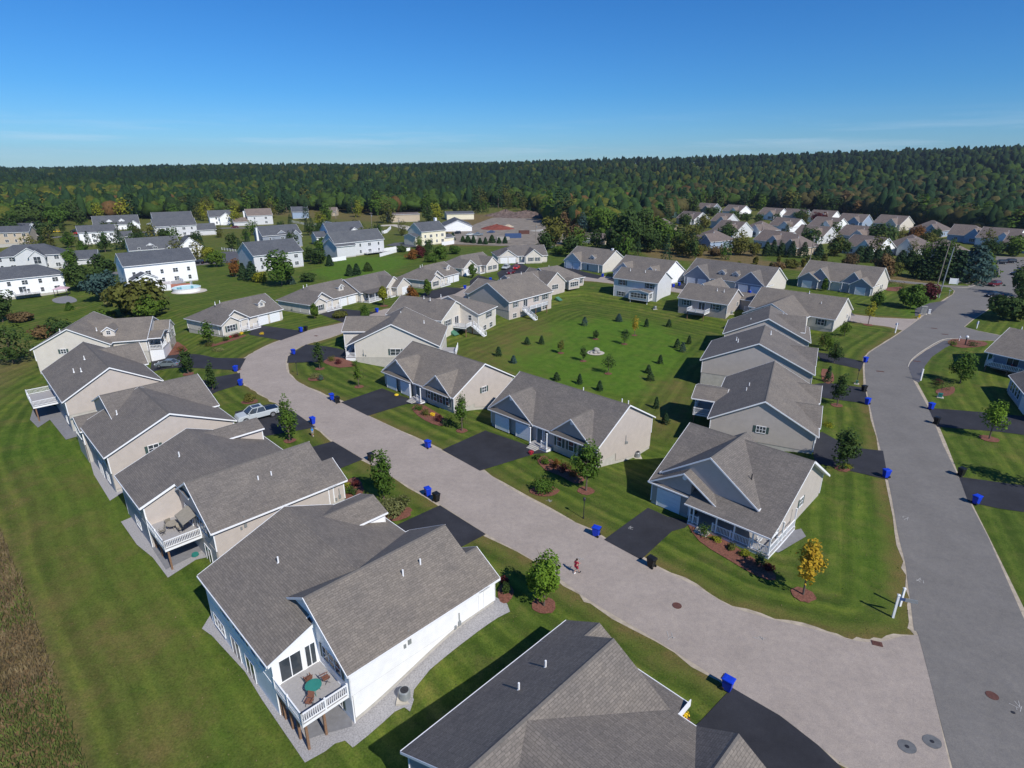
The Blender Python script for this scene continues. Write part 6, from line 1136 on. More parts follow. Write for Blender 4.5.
def lawn_tufts():
    rg = np.random.default_rng(9); n = 60000; xs = rg.uniform(-75, 70, n); ys = rg.uniform(22, 100, n); pt = np.sin(xs*.9+2*np.sin(ys*.5))*np.sin(ys*.8+xs*.3)+rg.normal(0, .5, n); d = seg_dist(xs, ys); hard = inside(streetA, xs, ys) | inside(main, xs, ys) | inside(FIELD, xs, ys)
    for q in DR[:16]: hard |= inside(P2(q), xs, ys)
    ok = (pt > .35) & (~hard) & (d > .1); xs, ys = xs[ok], ys[ok]; n = len(xs); zs = terr(xs, ys); hh = rg.uniform(.05, .13, n); a = rg.uniform(0, 6.28, n); w = rg.uniform(.02, .07, n)
    V = np.stack([np.stack([xs-np.cos(a)*w, ys-np.sin(a)*w, zs-.01], -1), np.stack([xs+np.cos(a)*w, ys+np.sin(a)*w, zs-.01], -1), np.stack([xs+rg.normal(0, .04, n), ys+rg.normal(0, .04, n), zs+hh], -1)], 1).reshape(-1, 3)
    me = quads('lawn_tufts', V, 'leaf_green', 3); me.materials.append(MATS['weed']); me.materials.append(MATS['grass_blade']); me.polygons.foreach_set('material_index', rg.integers(0, 3, n).astype('i')); o = bpy.data.objects.new('lawn_tufts', me); COL.objects.link(o); tag(o, 'small grass tufts and weeds in the mown lawns', 'grass', None, 'stuff')
lawn_tufts()
HAZE = 0.00007
# ------------------------------------------------------------------ bins
def make_bin(label, mat, group):
    o = thing('wheeled_bin', label, 'wheelie bin', (0, 0, 0), 0, group)
    b = MB(); pr = [(.235, .12), (.31, .98)]
    def frus(b, w0, d0, z0, w1, d1, z1, m=0, yo=0):
        c = [(-w0, -d0, z0), (w0, -d0, z0), (w0, d0, z0), (-w0, d0, z0), (-w1, -d1+yo, z1), (w1, -d1+yo, z1), (w1, d1+yo, z1), (-w1, d1+yo, z1)]
        for q in ((3,2,1,0),(4,5,6,7),(0,1,5,4),(1,2,6,5),(2,3,7,6),(3,0,4,7)): b.poly([c[i] for i in q], m)
    frus(b, .22, .25, .06, .30, .36, 1.0); frus(b, .32, .38, .96, .32, .38, 1.02); b.build('body', mat, o)
    l = MB(); frus(l, .33, .41, 1.022, .30, .36, 1.07); frus(l, .30, .36, 1.071, .2, .22, 1.10); l.build('lid', mat, o)
    h = MB(); h.tube((-.26, .45, .97), (.26, .45, .97), .022); h.box(-.26, -.22, .36, .45, .94, .99); h.box(.22, .26, .36, .45, .94, .99); h.build('handle', 'bin_black', o)
    for x in (-.26, .26): w = MB(); w.tube((x-.04, .27, .13), (x+.04, .27, .13), .13, n=14); w.build('wheel', 'tyre', o)
    return o
bp = {}
def put_bin(px, py, col, rz, label):
    g = 'blue recycling bins at the driveways' if col == 'bin_blue' else 'black refuse bins at the driveways'
    if col not in bp: o = bp[col] = make_bin(label, col, g)
    else: o = copy_tree(bp[col]); o['label'] = label
    p = at(px, py); o.location = (p[0], p[1], p[2]+.05); o.rotation_euler[2] = R(rz+random.uniform(-14, 14)); o.scale = (1.12, 1.12, 1.06)
for px, py, c, rz, lab in [(727,690,'bin_blue',40,'blue bin on the near driveway apron below the junction, nearest the camera'), (596,536,'bin_blue',225,'blue bin at the kerb left of the corner house driveway'), (651,567,'bin_black',225,'black bin right of the corner house driveway, by the lawn edge'),
    (428,496,'bin_blue',45,'blue bin beside the black one at the driveway below the grass clump'), (436.5,501.5,'bin_black',45,'black bin beside the blue one at the driveway below the grass clump'), (428,448,'bin_blue',225,'blue bin alone at the lawn corner above the wide two garage drive'), (371,461,'bin_black',45,'black bin alone at the street edge left of the young maple'),
    (313,424,'bin_blue',45,'blue bin behind the child in the light blue shirt'), (332,400,'bin_blue',225,'blue bin with a black one, below the round garden bed'), (337.5,403,'bin_black',225,'black bin with a blue one, below the round garden bed'), (293.5,354.5,'bin_blue',225,'blue bin at the inner side of the bend by the wide gable house'),
    (236,371.5,'bin_blue',0,'blue bin at the end of the long upper left driveway'), (241,385.5,'bin_blue',0,'blue bin at the end of the short upper left driveway'), (301,332,'bin_blue',60,'blue bin before the first north side house, with a black one'), (306,331,'bin_black',60,'black bin before the first north side house'), (377,312.5,'bin_blue',60,'blue bin before the second north side house'),
    (465,289,'bin_blue',60,'blue bin before the fourth north side house'), (490.5,281,'bin_blue',60,'blue bin before the fifth north side house'), (602.5,277,'bin_blue',-45,'blue bin before the first far side house'), (679,286,'bin_blue',-45,'left of two blue bins before the white ended far side house'), (673,287.5,'bin_blue',-45,'right of two blue bins before the white ended far side house'), (749.5,294.5,'bin_blue',-45,'blue bin before the long double house'),
    (865,362.5,'bin_blue',-70,'furthest blue bin on the left side of the main road'), (863.5,391.5,'bin_black',-70,'black bin on the left side of the main road'), (867,404.5,'bin_blue',-70,'middle blue bin on the left side of the main road'), (885.5,477.5,'bin_blue',-70,'nearest blue bin on the left side of the main road'),
    (930.5,409.5,'bin_blue',110,'blue bin at the upper driveway right of the main road'), (936,424,'bin_black',110,'black bin at the upper driveway right of the main road'), (960.5,476,'bin_black',110,'black bin at the lower driveway right of the main road'), (975.5,504,'bin_blue',110,'blue bin at the lower driveway right of the main road'),
    (1019,271.5,'bin_blue',0,'blue bin far off at the right edge beyond the maroon car'), (987.5,260,'bin_blue',0,'blue bin far off by the grass beyond the entrance walk'), (396.5,395.5,'yellow_paint',0,'low yellow bin lid lying on the two garage driveway')]:
    if c == 'yellow_paint':
        p = at(px, py); m_ = MB(); m_.lathe([(.36, 0), (.4, .08), (.34, .2), (.15, .26), (.01, .27)], 16); o = m_.build('sandbox_lid', c); o.location = (p[0], p[1], p[2]+.05); tag(o, 'round yellow sandbox cover lying on the two garage driveway', 'sandbox cover'); continue
    put_bin(px, py, c, rz, lab)
for px, py in [(905,518),(921,581),(632,528),(672,637),(548,500),(1017,707),(760,640),(580,560)]:
    x, y, _ = at(px, py); m_ = MB()
    for k in range(5): a = random.uniform(0, 3.1); l = random.uniform(.12, .4); ox, oy = random.uniform(-.3, .3), random.uniform(-.3, .3); T = lambda q, r, z, a=a, ox=ox, oy=oy: (x+ox+q*math.cos(a)-r*math.sin(a), y+oy+q*math.sin(a)+r*math.cos(a), z); m_.box(-l, l, -.02, .02, .048, .052, 0, T)
    q = m_.build('paint_mark', 'patch2'); q['kind'] = 'structure'
# ------------------------------------------------------------------ vehicles
def vehicle(label, p, rz, paint, kind='sedan', cat='car'):
    S = {'sedan': dict(L=4.7, W=1.8, hood=(.78, .98), prof=[(-2.35,.35),(-2.35,.82),(-2.2,.95),(-1.55,.98),(1.2,.92),(2.15,.75),(2.35,.55),(2.35,.3)], cab=[(-1.75,.97),(-1.05,1.42),(.25,1.44),(1.15,.93)], wr=.33, wx=(-1.38, 1.42)),
         'suv': dict(L=4.8, W=1.9, prof=[(-2.35,.4),(-2.38,1.05),(-2.2,1.12),(-1.5,1.12),(1.1,1.1),(2.2,.95),(2.38,.7),(2.38,.38)], cab=[(-2.25,1.11),(-2.0,1.68),(.3,1.72),(1.2,1.1)], wr=.38, wx=(-1.42, 1.45)),
         'pickup': dict(L=5.8, W=2.0, prof=[(-2.9,.5),(-2.95,1.15),(-2.8,1.2),(-.95,1.2),(1.3,1.22),(2.7,1.1),(2.92,.8),(2.92,.45)], cab=[(-1.0,1.19),(-.8,1.86),(.75,1.88),(1.55,1.2)], wr=.43, wx=(-1.85, 1.85))}[kind]
    o = thing('pickup_truck' if kind == 'pickup' else 'car', label, cat, (p[0], p[1], p[2]+.05), R(rz)); W = S['W']/2
    b = MB(); pr = S['prof']; n = len(pr)
    def ring(y, ins, dz=0): return [(x*(1-ins*.4/2.4), y, z-(dz if z > .8 else 0)) for x, z in pr]
    rings = [ring(-W, .45, .10), ring(-W*.96, .12, .02), ring(-W*.6, 0), ring(W*.6, 0), ring(W*.96, .12, .02), ring(W, .45, .10)]
    for A, B in zip(rings[:-1], rings[1:]):
        for i in range(n): j = (i+1) % n; b.poly([A[i], A[j], B[j], B[i]])
    b.poly(rings[0][::-1]); b.poly(rings[-1]); b.build('body', paint, o, False)
    cb = S['cab']; g = MB(); ww = W*.93; tw = W*.72; lw = [(x, -ww if i in (0, 3) else -tw, z) for i, (x, z) in enumerate(cb)]; rw = [(x, -y, z) for x, y, z in lw]
    g.poly(lw); g.poly(rw[::-1])
    for i in range(3): g.poly([lw[i], lw[i+1], rw[i+1], rw[i]])
    g.build('window', 'glass', o)
    r = MB(); x0, x1 = cb[1][0]+.04, cb[2][0]-.04; r.box(x0, x1, -tw-.01, tw+.01, cb[1][1]-.03, cb[2][1]+.03); 
    for s_ in (-1, 1):
        for i, (a, c) in enumerate(((cb[0], cb[1]), (cb[3], cb[2]), ((lerp(cb[0][0], cb[3][0], .52), cb[0][1]), (lerp(cb[1][0], cb[2][0], .5), cb[1][1])))): r.tube((a[0], s_*(ww+.01), a[1]), (c[0], s_*(tw+.01), c[1]), .045, n=5)
    r.build('roof', paint, o)
    if kind == 'pickup': q = MB(); q.box(-2.78, -1.05, -W*.82, W*.82, 1.2, 1.225); q.build('bed_cover', 'black_paint', o); q = MB(); q.box(-.5, .6, -.5, .5, 1.905, 1.93); q.build('sunroof', 'glass', o)
    for x in S['wx']:
        for s_ in (-1, 1):
            w = MB(); w.tube((x, s_*(W-.2), S['wr']), (x, s_*(W+.015), S['wr']), S['wr'], n=16); wo = w.build('wheel', 'tyre', o)
            w = MB(); w.tube((x, s_*(W+.016), S['wr']), (x, s_*(W+.03), S['wr']), S['wr']*.6, n=12); w.build('rim', 'rim', wo)
    fx = S['L']/2-.04
    for s_ in (-1, 1):
        h = MB(); h.box(fx-.12, fx+.0, s_*W*.8-.17, s_*W*.8+.17, .62, .76); h.build('headlight', 'trim', o); h = MB(); h.box(-fx-.0, -fx+.1, s_*W*.8-.16, s_*W*.8+.16, .72, .9); h.build('tail_light', 'red_paint', o)
        h = MB(); h.box(cb[3][0]-.35, cb[3][0]-.2, s_*(W+.02)-.1, s_*(W+.02)+.1, cb[3][1]+.02, cb[3][1]+.16); h.build('mirror', paint, o)
    for x_ in (fx-.02, -fx+.02): q = MB(); q.box(min(x_, x_+.05*(1 if x_ > 0 else -1)), max(x_, x_+.05*(1 if x_ > 0 else -1)), -W*.85, W*.85, .36, .55); q.build('bumper', 'black_paint', o)
    return o
vehicle('silver sedan parked on the long upper left driveway', at(168.5,366.5), 182, 'silver_paint', 'sedan')
vehicle('white pickup truck with a black bed cover on the driveway behind the beige house', at(258,418.5), 220, 'white_paint', 'pickup', 'pickup').scale = (1.12, 1.12, 1.12)
vehicle('dark navy sedan waiting in the main road near the entrance', at(993,297), 184, 'black_paint', 'sedan')
vehicle('maroon car behind the navy sedan in the main road', at(994,286), 205, 'maroon_paint', 'suv')
vehicle('dark red car in front on the driveway with three cars', at(511,274), 250, 'maroon_paint', 'sedan'); vehicle('bright red car at the back on the driveway with three cars', at(516.5,269), 255, 'red_paint', 'sedan'); vehicle('white car beside the red ones on the driveway', at(506,269), 250, 'white_paint', 'suv')
vehicle('dark suv parked far off at the right edge, left one', at(1000,264), 175, 'black_paint', 'suv'); vehicle('dark suv parked far off at the right edge, right one', at(1009,263), 175, 'black_paint', 'suv'); vehicle('dark car partly cut off under the trees at the right edge', at(1017,275), 185, 'black_paint', 'sedan')
vehicle('red pickup truck parked by the western road, upper left', at(80,234.5), 185, 'red_paint', 'pickup', 'pickup'); vehicle('dark pickup behind the red one, upper left', at(76,232.5), 180, 'black_paint', 'pickup', 'pickup'); vehicle('yellow car parked on the pale forecourt upper left', at(56,232.5), 190, 'yellow_paint', 'sedan'); vehicle('white van near the yard of the cape house', at(151,225), 178, 'white_paint', 'suv', 'van')
vehicle('black car parked beside the white gabled wing', at(198,264), 182, 'black_paint', 'suv'); vehicle('second black car parked beside the white gabled wing', at(208,263), 182, 'black_paint', 'sedan'); vehicle('maroon car by the small grey house near the wood', at(235,228), 190, 'maroon_paint', 'sedan')
vehicle('blue grey pickup in the works yard', at(478,236), 190, 'silver_paint', 'pickup', 'pickup'); vehicle('dark car in the works yard right of the pickup', at(491,233), 185, 'blue_paint', 'sedan'); vehicle('dark van by the low green-grey building', at(457,234), 185, 'black_paint', 'suv', 'van'); vehicle('white car by the road beyond the works yard', at(470,235.5), 200, 'white_paint', 'sedan')
# ------------------------------------------------------------------ people
def skin_body(name, joints, bones, rad, mat, parent=None, sub=2):
    me = bpy.data.meshes.new(name); me.from_pydata(joints, bones, []); o = bpy.data.objects.new(name, me); COL.objects.link(o); me.materials.append(MATS[mat])
    if not me.skin_vertices: me.skin_vertices.new() if hasattr(me.skin_vertices, 'new') else None
    m1 = o.modifiers.new('skin', 'SKIN'); m1.use_smooth_shade = True
    for i, r_ in enumerate(rad): me.skin_vertices[0].data[i].radius = (r_, r_)
    me.skin_vertices[0].data[0].use_root = True
    m2 = o.modifiers.new('sub', 'SUBSURF'); m2.levels = m2.render_levels = sub
    o.parent = parent; return o
def person(label, p, rz, H, shirt, shorts, cap=None, stride=.5):
    s = H/1.75; o = thing('person', label, 'person', (p[0], p[1], p[2]+.05), R(rz)); a = stride
    J = [(0,0,.95),(0,.01,1.15),(0,.03,1.38),(0,.03,1.5),(0,.06,1.62),(0,.06,1.7),   # pelvis, waist, chest, neck, head, crown
         (-.1,0,.9),(-.11,.22*a,.50),(-.11,.02*a-.18*a,.12),(-.11,.12-.18*a,.04),(.1,0,.9),(.11,.18*a,.5),(.11,.34*a,.08),(.11,.34*a+.13,.04),
         (-.17,.03,1.42),(-.24,-.12*a,1.17),(-.2,.14*a,1.02),(-.19,.22*a,.96),(.17,.03,1.42),(.24,.10*a,1.17),(.2,.3*a,1.16),(.18,.37*a,1.2)]
    B = [(0,1),(1,2),(2,3),(3,4),(4,5),(0,6),(6,7),(7,8),(8,9),(0,10),(10,11),(11,12),(12,13),(2,14),(14,15),(15,16),(16,17),(2,18),(18,19),(19,20),(20,21)]
    Rr = [.14,.13,.15,.055,.095,.075,.09,.06,.04,.035,.09,.06,.04,.035,.06,.045,.032,.028,.06,.045,.032,.028]
    J = [(x*s, y*s, z*s) for x, y, z in J]; Rr = [r_*s for r_ in Rr]
    body = skin_body('body', J, B, Rr, 'skin', o)
    for k in (17, 21):   # palms with five separate curled fingers
        base = Vector(J[k]); 
        for f_ in range(5):
            ang = (f_-2)*.35; m_ = MB(); q0 = base+Vector(((f_-2)*.014*s, .01, 0)); l = (.07 if f_ else .05)*s; q1 = q0+Vector((math.sin(ang)*l*.4, l*.8, -.01*s)); q2 = q1+Vector((0, l*.3, -l*.5)); m_.tube(q0, q1, .008*s, .007*s, 5); m_.tube(q1, q2, .007*s, .006*s, 5); m_.build('finger', 'skin', o)
    skin_body('shirt', [J[0], J[1], J[2], (J[3][0], J[3][1], J[3][2]-.03*s), J[14], tuple(lerp(J[14][i], J[15][i], .75) for i in range(3)), J[18], tuple(lerp(J[18][i], J[19][i], .75) for i in range(3))], [(0,1),(1,2),(2,3),(2,4),(4,5),(2,6),(6,7)], [.155*s,.15*s,.17*s,.075*s,.08*s,.065*s,.08*s,.065*s], shirt, o)
    skin_body('shorts', [J[0], J[6], tuple(lerp(J[6][i], J[7][i], .8) for i in range(3)), J[10], tuple(lerp(J[10][i], J[11][i], .8) for i in range(3))], [(0,1),(1,2),(0,3),(3,4)], [.155*s,.11*s,.10*s,.11*s,.10*s], shorts, o)
    hx, hy, hz = J[4]; m_ = MB(); m_.lathe([(.1*s, hz-.01*s), (.112*s, hz+.05*s), (.095*s, hz+.11*s), (.05*s, hz+.145*s), (.01, hz+.15*s)], 12, 0, (hx, hy-.01)); hr = m_.build('cap' if cap else 'hair', cap or 'hair', o, True)
    if cap: m_ = MB(); m_.box(-.07*s, .07*s, hy+.08*s, hy+.19*s, hz+.03*s, hz+.045*s); m_.build('cap_brim', cap, hr)
    f_ = MB(); f_.box(-.012*s, .012*s, hy+.09*s, hy+.125*s, hz-.03*s, hz+.01*s); f_.build('nose', 'skin', o)
    for x in (-.035, .035): e = MB(); e.box((x-.012)*s, (x+.012)*s, hy+.088*s, hy+.103*s, hz+.012*s, hz+.026*s); e.build('eye', 'hair', o)
    e = MB(); e.box(-.025*s, .025*s, hy+.085*s, hy+.1*s, hz-.058*s, hz-.048*s); e.build('mouth', 'shirt_red', o)
    for x in (-.1, .1): e = MB(); e.box((x-.012)*s, (x+.012)*s, hy-.02*s, hy+.015*s, hz-.03*s, hz+.03*s); e.build('ear', 'skin', o)
    for k in (9, 13): e = MB(); q = J[k]; e.box(q[0]-.05*s, q[0]+.05*s, q[1]-.15*s, q[1]+.09*s, -.0, .09*s); e.build('shoe', 'trim' if k == 9 else 'dark_metal', o)
    return o
person('person in a dark red shirt and shorts jogging along the pinkish street', at(576,574), -50, 1.74, 'shirt_red', 'shirt_red', None, 1.0)
person('child in a light blue shirt and cap with pale shorts beside a blue bin', at(313,436.5), 200, 1.42, 'shirt_blue', 'metal', 'shirt_blue', .6)
# ------------------------------------------------------------------ deck furniture, machines at the walls
def on(h, u, v, z): x, y = h.world(u, v); return (x, y, h.o[2]+z)
def round_table(label, p, mat, r=.55):
    o = thing('round_table', label, 'table', p); t = MB(); t.lathe([(r, .70), (r, .73), (.01, .735)], 20); t.build('table_top', mat, o)
    for i in range(4): a = i*PI/2+.6; l = MB(); l.tube((math.cos(a)*r*.75, math.sin(a)*r*.75, 0), (math.cos(a)*r*.35, math.sin(a)*r*.35, .7), .02, n=6); l.build('leg', mat, o)
def chair(label, p, rz, mat, group):
    o = thing('garden_chair', label, 'chair', p, R(rz), group); s = MB()
    for k in range(6): s.box(-.25, .25, -.24+k*.082, -.17+k*.082, .42, .45)
    s.build('seat', mat, o); b = MB(); T = lambda x, y, z: (x, y+(z-.45)*.28, z)
    for k in range(6): b.box(-.25, .25, .25, .275, .48+k*.085, .55+k*.085, 0, T)
    b.build('backrest', mat, o)
    for x in (-.25, .25):
        for y, y2 in ((-.24, .22), (.26, -.2)): l = MB(); l.tube((x, y2, 0), (x, y, .62 if y < 0 else .46), .018, n=5); l.build('leg', 'dark_metal', o)
        l = MB(); l.box(x-.03, x+.03, -.25, .3, .62, .65); l.build('armrest', mat, o)
z0 = .35
round_table('round green table on the white house corner deck', on(H1, 2.75, 17.0, z0), 'teal', .62)
for (u, v, rz, lb) in [(3.9, 16.9, 225, 'brown slatted chair left of the green table'), (3.0, 15.85, 130, 'brown slatted chair behind the green table near the windows'), (1.9, 17.8, -10, 'brown slatted chair in front of the green table by the railing')]: chair(lb, on(H1, u, v, z0), rz, 'brown_fabric', 'chairs round the green deck table')
round_table('round taupe table on the beige house rear deck', on(H2, 8.0, 17.0, z0), 'taupe_fabric', .7)
for (u, v, rz, lb) in [(9.3, 17.2, 225, 'taupe deck chair left of the taupe table'), (8.3, 15.9, 140, 'taupe deck chair behind the taupe table'), (6.8, 16.6, 60, 'taupe deck chair right of the taupe table'), (7.7, 18.2, -40, 'taupe deck chair in front of the taupe table')]: chair(lb, on(H2, u, v, z0), rz, 'taupe_fabric', 'chairs round the taupe deck table')
for i, (u, v) in enumerate([(4.2, 1.9), (6.4, 1.6)]): chair(['red cushioned chair, left, on the blue-grey house deck', 'red cushioned chair, right, on the blue-grey house deck'][i], on(R1, u, v, 1.15), 20, 'red_paint', 'red chairs on the raised deck')
o = chair('white garden chair on the porch of the corner house', on(I1, 13.2, .4, .4), -44, 'trim', None)
def ac_unit(label, p, rz=0):
    o = thing('air_conditioner', label, 'air conditioner', p, R(rz)); pd = MB(); pd.box(-.62, .62, -.62, .62, -.1, .06); pd.build('pad', 'concrete_pale', o)
    b = MB(); b.lathe([(.42, .061), (.45, .12), (.45, .78), (.4, .86)], 20)
    for k in range(9): b.lathe([(.462, .14+k*.07), (.462, .165+k*.07)], 20)
    b.build('casing', 'metal', o); g = MB(); g.lathe([(.34, .865), (.34, .885), (.08, .89), (.07, .93), (.01, .93)], 16); g.build('fan_grille', 'dark_metal', o)
ac_unit('round topped grey air conditioner on gravel beside the big white wall', at(405,698)); ac_unit('dark air conditioner on a pale pad by the cream end wall of the inner row', at(637,457)); ac_unit('small dark air conditioner at the end wall of the taupe house', at(731,314)); ac_unit('small air conditioner at the base of the two storey house', at(655,309))
o = MB(); 
for k in range(4): o.tube((0, 0, .05+k*.06), (0, 0, .09+k*.06), .38-.02*k, n=18)
q = o.build('hose_coil', 'teal'); p = at(195.5,556); q.location = (p[0], p[1], p[2]+.08); tag(q, 'coiled green garden hose on the patio under the beige house deck', 'hose')
# cellar hatches on the garden side
for px, py, lb in [(489.5-42+5,334,'sloping green cellar hatch at the cream house with the rear deck'), (557,300,'sloping green cellar hatch at the taupe pink house')]:
    p = at(px, py); m_ = MB(); m_.prism([(-.1, 0), (1.6, 0), (1.6, .1), (-.1, 1.0)], -.8, .8, lambda a, c, z: (c, a, z)); q = m_.build('cellar_hatch', 'green_box'); q.location = p; q.rotation_euler[2] = R(-40); tag(q, lb, 'cellar hatch')
# ------------------------------------------------------------------ lamp posts, signs, poles
def lamp(px, py, label, h=2.75):
    p = at(px, py); o = thing('lamp_post', label, 'lamp post', p); m_ = MB(); m_.tube((0, 0, -.1), (0, 0, h-.45), .05, .04, 8); m_.lathe([(.09, 0), (.09, .15), (.05, .3)], 10); m_.build('post', 'dark_metal', o)
    l = MB(); l.lathe([(.06, h-.45), (.12, h-.40), (.16, h-.12), (.18, h-.10), (.05, h+.04), (.015, h+.08)], 8); l.build('lantern', 'dark_metal', o); g = MB(); g.lathe([(.125, h-.37), (.155, h-.15)], 6); g.build('lantern_glass', 'glass', o)
lamp(583.5,518.5,'black lamp post on the lawn above the kerbside blue bin'); lamp(297.5,375,'black lamp post on the inner lawn of the street bend'); lamp(856.5,383,'black lamp post on the lawn between two driveways of the main road')
def signpost(px, py, label, h=2.1, w=.12, arm=None, rz=0, mat='trim', name='sign_post'):
    p = at(px, py); o = thing(name, label, 'sign post', p, R(rz)); m_ = MB(); m_.box(-w/2, w/2, -w/2, w/2, -.2, h); m_.box(-w*.7, w*.7, -w*.7, w*.7, h, h+.05); m_.box(-w*.35, w*.35, -w*.35, w*.35, h+.05, h+.1); m_.build('post', mat, o)
    if arm: a = MB(); a.box(*arm); a.build('sign_board', 'blue_paint' if mat == 'trim' else mat, o)
    return o
o = signpost(892.8,617.5,'greyish white street name post with a small blue arm board at the junction corner', 2.45, .17, (-1.45, -.1, -.02, .02, 1.95, 2.25), 160); b_ = MB(); b_.box(-1.5, -.55, -.03, .03, 1.93, 2.28); b_.build('sign_panel', 'metal', o)
signpost(899.8,606,'plain bright white post right behind the street name post', 1.95, .16)
def mailpost(px, py, lb, h=1.5):
    p = at(px, py); o = thing('mailbox_post', lb, 'mailbox', p, R(-25)); m_ = MB(); m_.box(-.06, .06, -.06, .06, -.2, h); m_.box(-.06, .06, -.5, .06, h-.4, h-.3); m_.build('post', 'trim', o); b = MB(); b.prism([(-.1, 0), (.1, 0), (.1, .14), (.05, .22), (-.05, .22), (-.1, .14)], -.62, -.1, lambda a, c, z: (c, a, z+h-.3)); b.build('mailbox', 'trim', o)
signpost(895,333,'white street sign post on the lawn corner of the lane', 2.4, .2, (-.5, .5, -.03, .03, 2.05, 2.4), 20); signpost(920.5,380.5,'white post at the tip of the lawn below the kerbed driveway', 2.2, .2)
mailpost(959,341,'white mailbox post in the red bed by the grey driveway', 1.2); signpost(976.5,328.5,'small post with a reddish notice by the grey driveway mouth', 1.8, .15, (-.35, .35, -.03, .03, 1.1, 1.7), 10)
signpost(938,389+8,'short pale marker post in the curved mulch bed', .7, .14); signpost(948.5,297,'thin dark street sign post on the grass tip by the junction', 2.2, .1, (-.4, .4, -.02, .02, 1.9, 2.2), 0, 'metal')
# flagged lamp of the stone bed
p = at(965,345); o = thing('lamp_post', 'short pale globe lamp in the red bed by the grey driveway', 'lamp post', p); m_ = MB(); m_.tube((0, 0, 0), (0, 0, 1.6), .12, n=8); m_.build('post', 'dark_metal', o); m_ = MB(); m_.lathe([(.1, 1.6), (.3, 1.75), (.32, 1.95), (.2, 2.15), (.01, 2.2)], 12); m_.build('globe', 'trim', o)
def util_pole(px, py, ytop, label, lean=0, wood='pole_wood', arm=True):
    p = at(px, py); h = pix_h(p, ytop); o = thing('utility_pole', label, 'utility pole', p); m_ = MB(); m_.tube((0, 0, -.3), (lean*h, 0, h), .19, .12, 10); m_.build('pole', wood, o)
    if arm: a = MB(); a.box(lean*h-1.1, lean*h+1.1, -.08, .08, h-.9, h-.72); a.build('cross_arm', wood, o); t = MB(); t.lathe([(.22, h-2.9), (.25, h-2.8), (.25, h-2.0), (.2, h-1.9)], 10, 0, (lean*h+.35, 0)); t.build('transformer', 'metal', o)
    return o
util_pole(938.5,298,247,'grey utility pole on the grass tip by the junction',.055,'metal',False); util_pole(937.5,284,241,'brown leaning utility pole behind the grey one',.05,'pole_wood',False)
for px, py, yt, lb in [(810,260,235,'utility pole standing on the brown verge before the colony'),(372,229,212,'utility pole near the maroon wood edge, left of centre'),(272,216,204,'utility pole beside the small grey house'),(336,219,210,'short utility pole by the orange roofed cottage'),(399,231,217,'utility pole left of the pale yellow house'),(535.5,243,222,'utility pole at the works yard road'),(610,243,228,'utility pole among the dark trees right of centre'),(13,216,201,'leaning grey utility pole at the upper left clearing'),(34,220,209,'second utility pole of the upper left clearing'),(59,219,212,'third utility pole of the upper left clearing'),(250,211,202,'utility pole with cross arm above the small grey house'),(225,208,201,'utility pole behind the white gable fronted house')]: util_pole(px, py, yt, lb, -.03 if px < 40 else .01)
# utility cabinets and entrance pieces
def cabinet(px, py, w, d, h, mat, lb, nm='utility_box', rz=-30):
    p = at(px, py); o = thing(nm, lb, 'utility box', p, R(rz)); m_ = MB(); m_.box(-w/2-.25, w/2+.25, -d/2-.25, d/2+.25, -.1, .1); m_.build('plinth', 'concrete_pale', o); m_ = MB(); m_.box(-w/2, w/2, -d/2, d/2, .101, h-.14); m_.prism([(-d/2-.06, h-.139), (d/2+.06, h-.139), (d/2+.02, h), (-d/2-.02, h+.08)], -w/2-.05, w/2+.05, lambda a, c, z: (a, c, z)); m_.box(-.02, .02, -d/2-.02, -d/2, .2, h-.3); m_.build('cabinet', mat, o)
cabinet(923,314,1.3,1.1,2.1,'stone_white','tall pale utility cabinet on the lawn by the lane mouth'); cabinet(929,314,.5,.4,1.3,'trim','slim white cabinet right of the tall pale one'); cabinet(934,296,1.2,.9,2.2,'stone_white','pale stone-like cabinet beside the grey utility pole'); cabinet(919,318,.4,.3,.9,'yellow_paint','small yellow hydrant marker in front of the tall cabinet','hydrant_marker')
cabinet(856.5,384,.35,.35,.7,'green_box','small green box at the foot of the main road lamp post'); cabinet(940,397.5,.5,.4,.8,'teal','small green box in the curved mulch bed'); cabinet(671,455+3,.001+.3,.3,.4,'metal','tiny vent box on the lawn behind the cream end wall') if False else None
# white entrance fence with lattice panels
def fence(pxs, h, lb, mat='trim', solid=True, cat='fence'):
    pts = [at(*q) for q in pxs]; o = thing('white_fence' if mat == 'trim' else 'fence', lb, cat, pts[0])
    for a, b2 in zip(pts[:-1], pts[1:]):
        dx, dy = b2[0]-a[0], b2[1]-a[1]; L = math.hypot(dx, dy); ox, oy = a[0]-pts[0][0], a[1]-pts[0][1]
        T = lambda x, y, z, a=a: (ox+dx/L*x-dy/L*y, oy+dy/L*x+dx/L*y, z+(lerp(a[2], b2[2], x/L)-pts[0][2]))
        m_ = MB(); n = max(1, round(L/2.4))
        if solid: m_.box(0, L, -.03, .03, .08, h, 0, T)
        else:
            for zz in (h*.35, h*.85): m_.box(0, L, -.03, .03, zz, zz+.12, 0, T)
        m_.build('panel', mat, o)
        for k in range(n+1): q = MB(); q.box(L*k/n-.08, L*k/n+.08, -.08, .08, -.2, h+.12, 0, T); q.build('post', mat, o)
    return o
fence([(949,284),(957,284.5)],2.0,'short white entrance fence panels under the pines by the junction'); fence([(958,283.5),(963.5,282.5)],1.2,'lower white fence piece right of the entrance fence',solid=False)
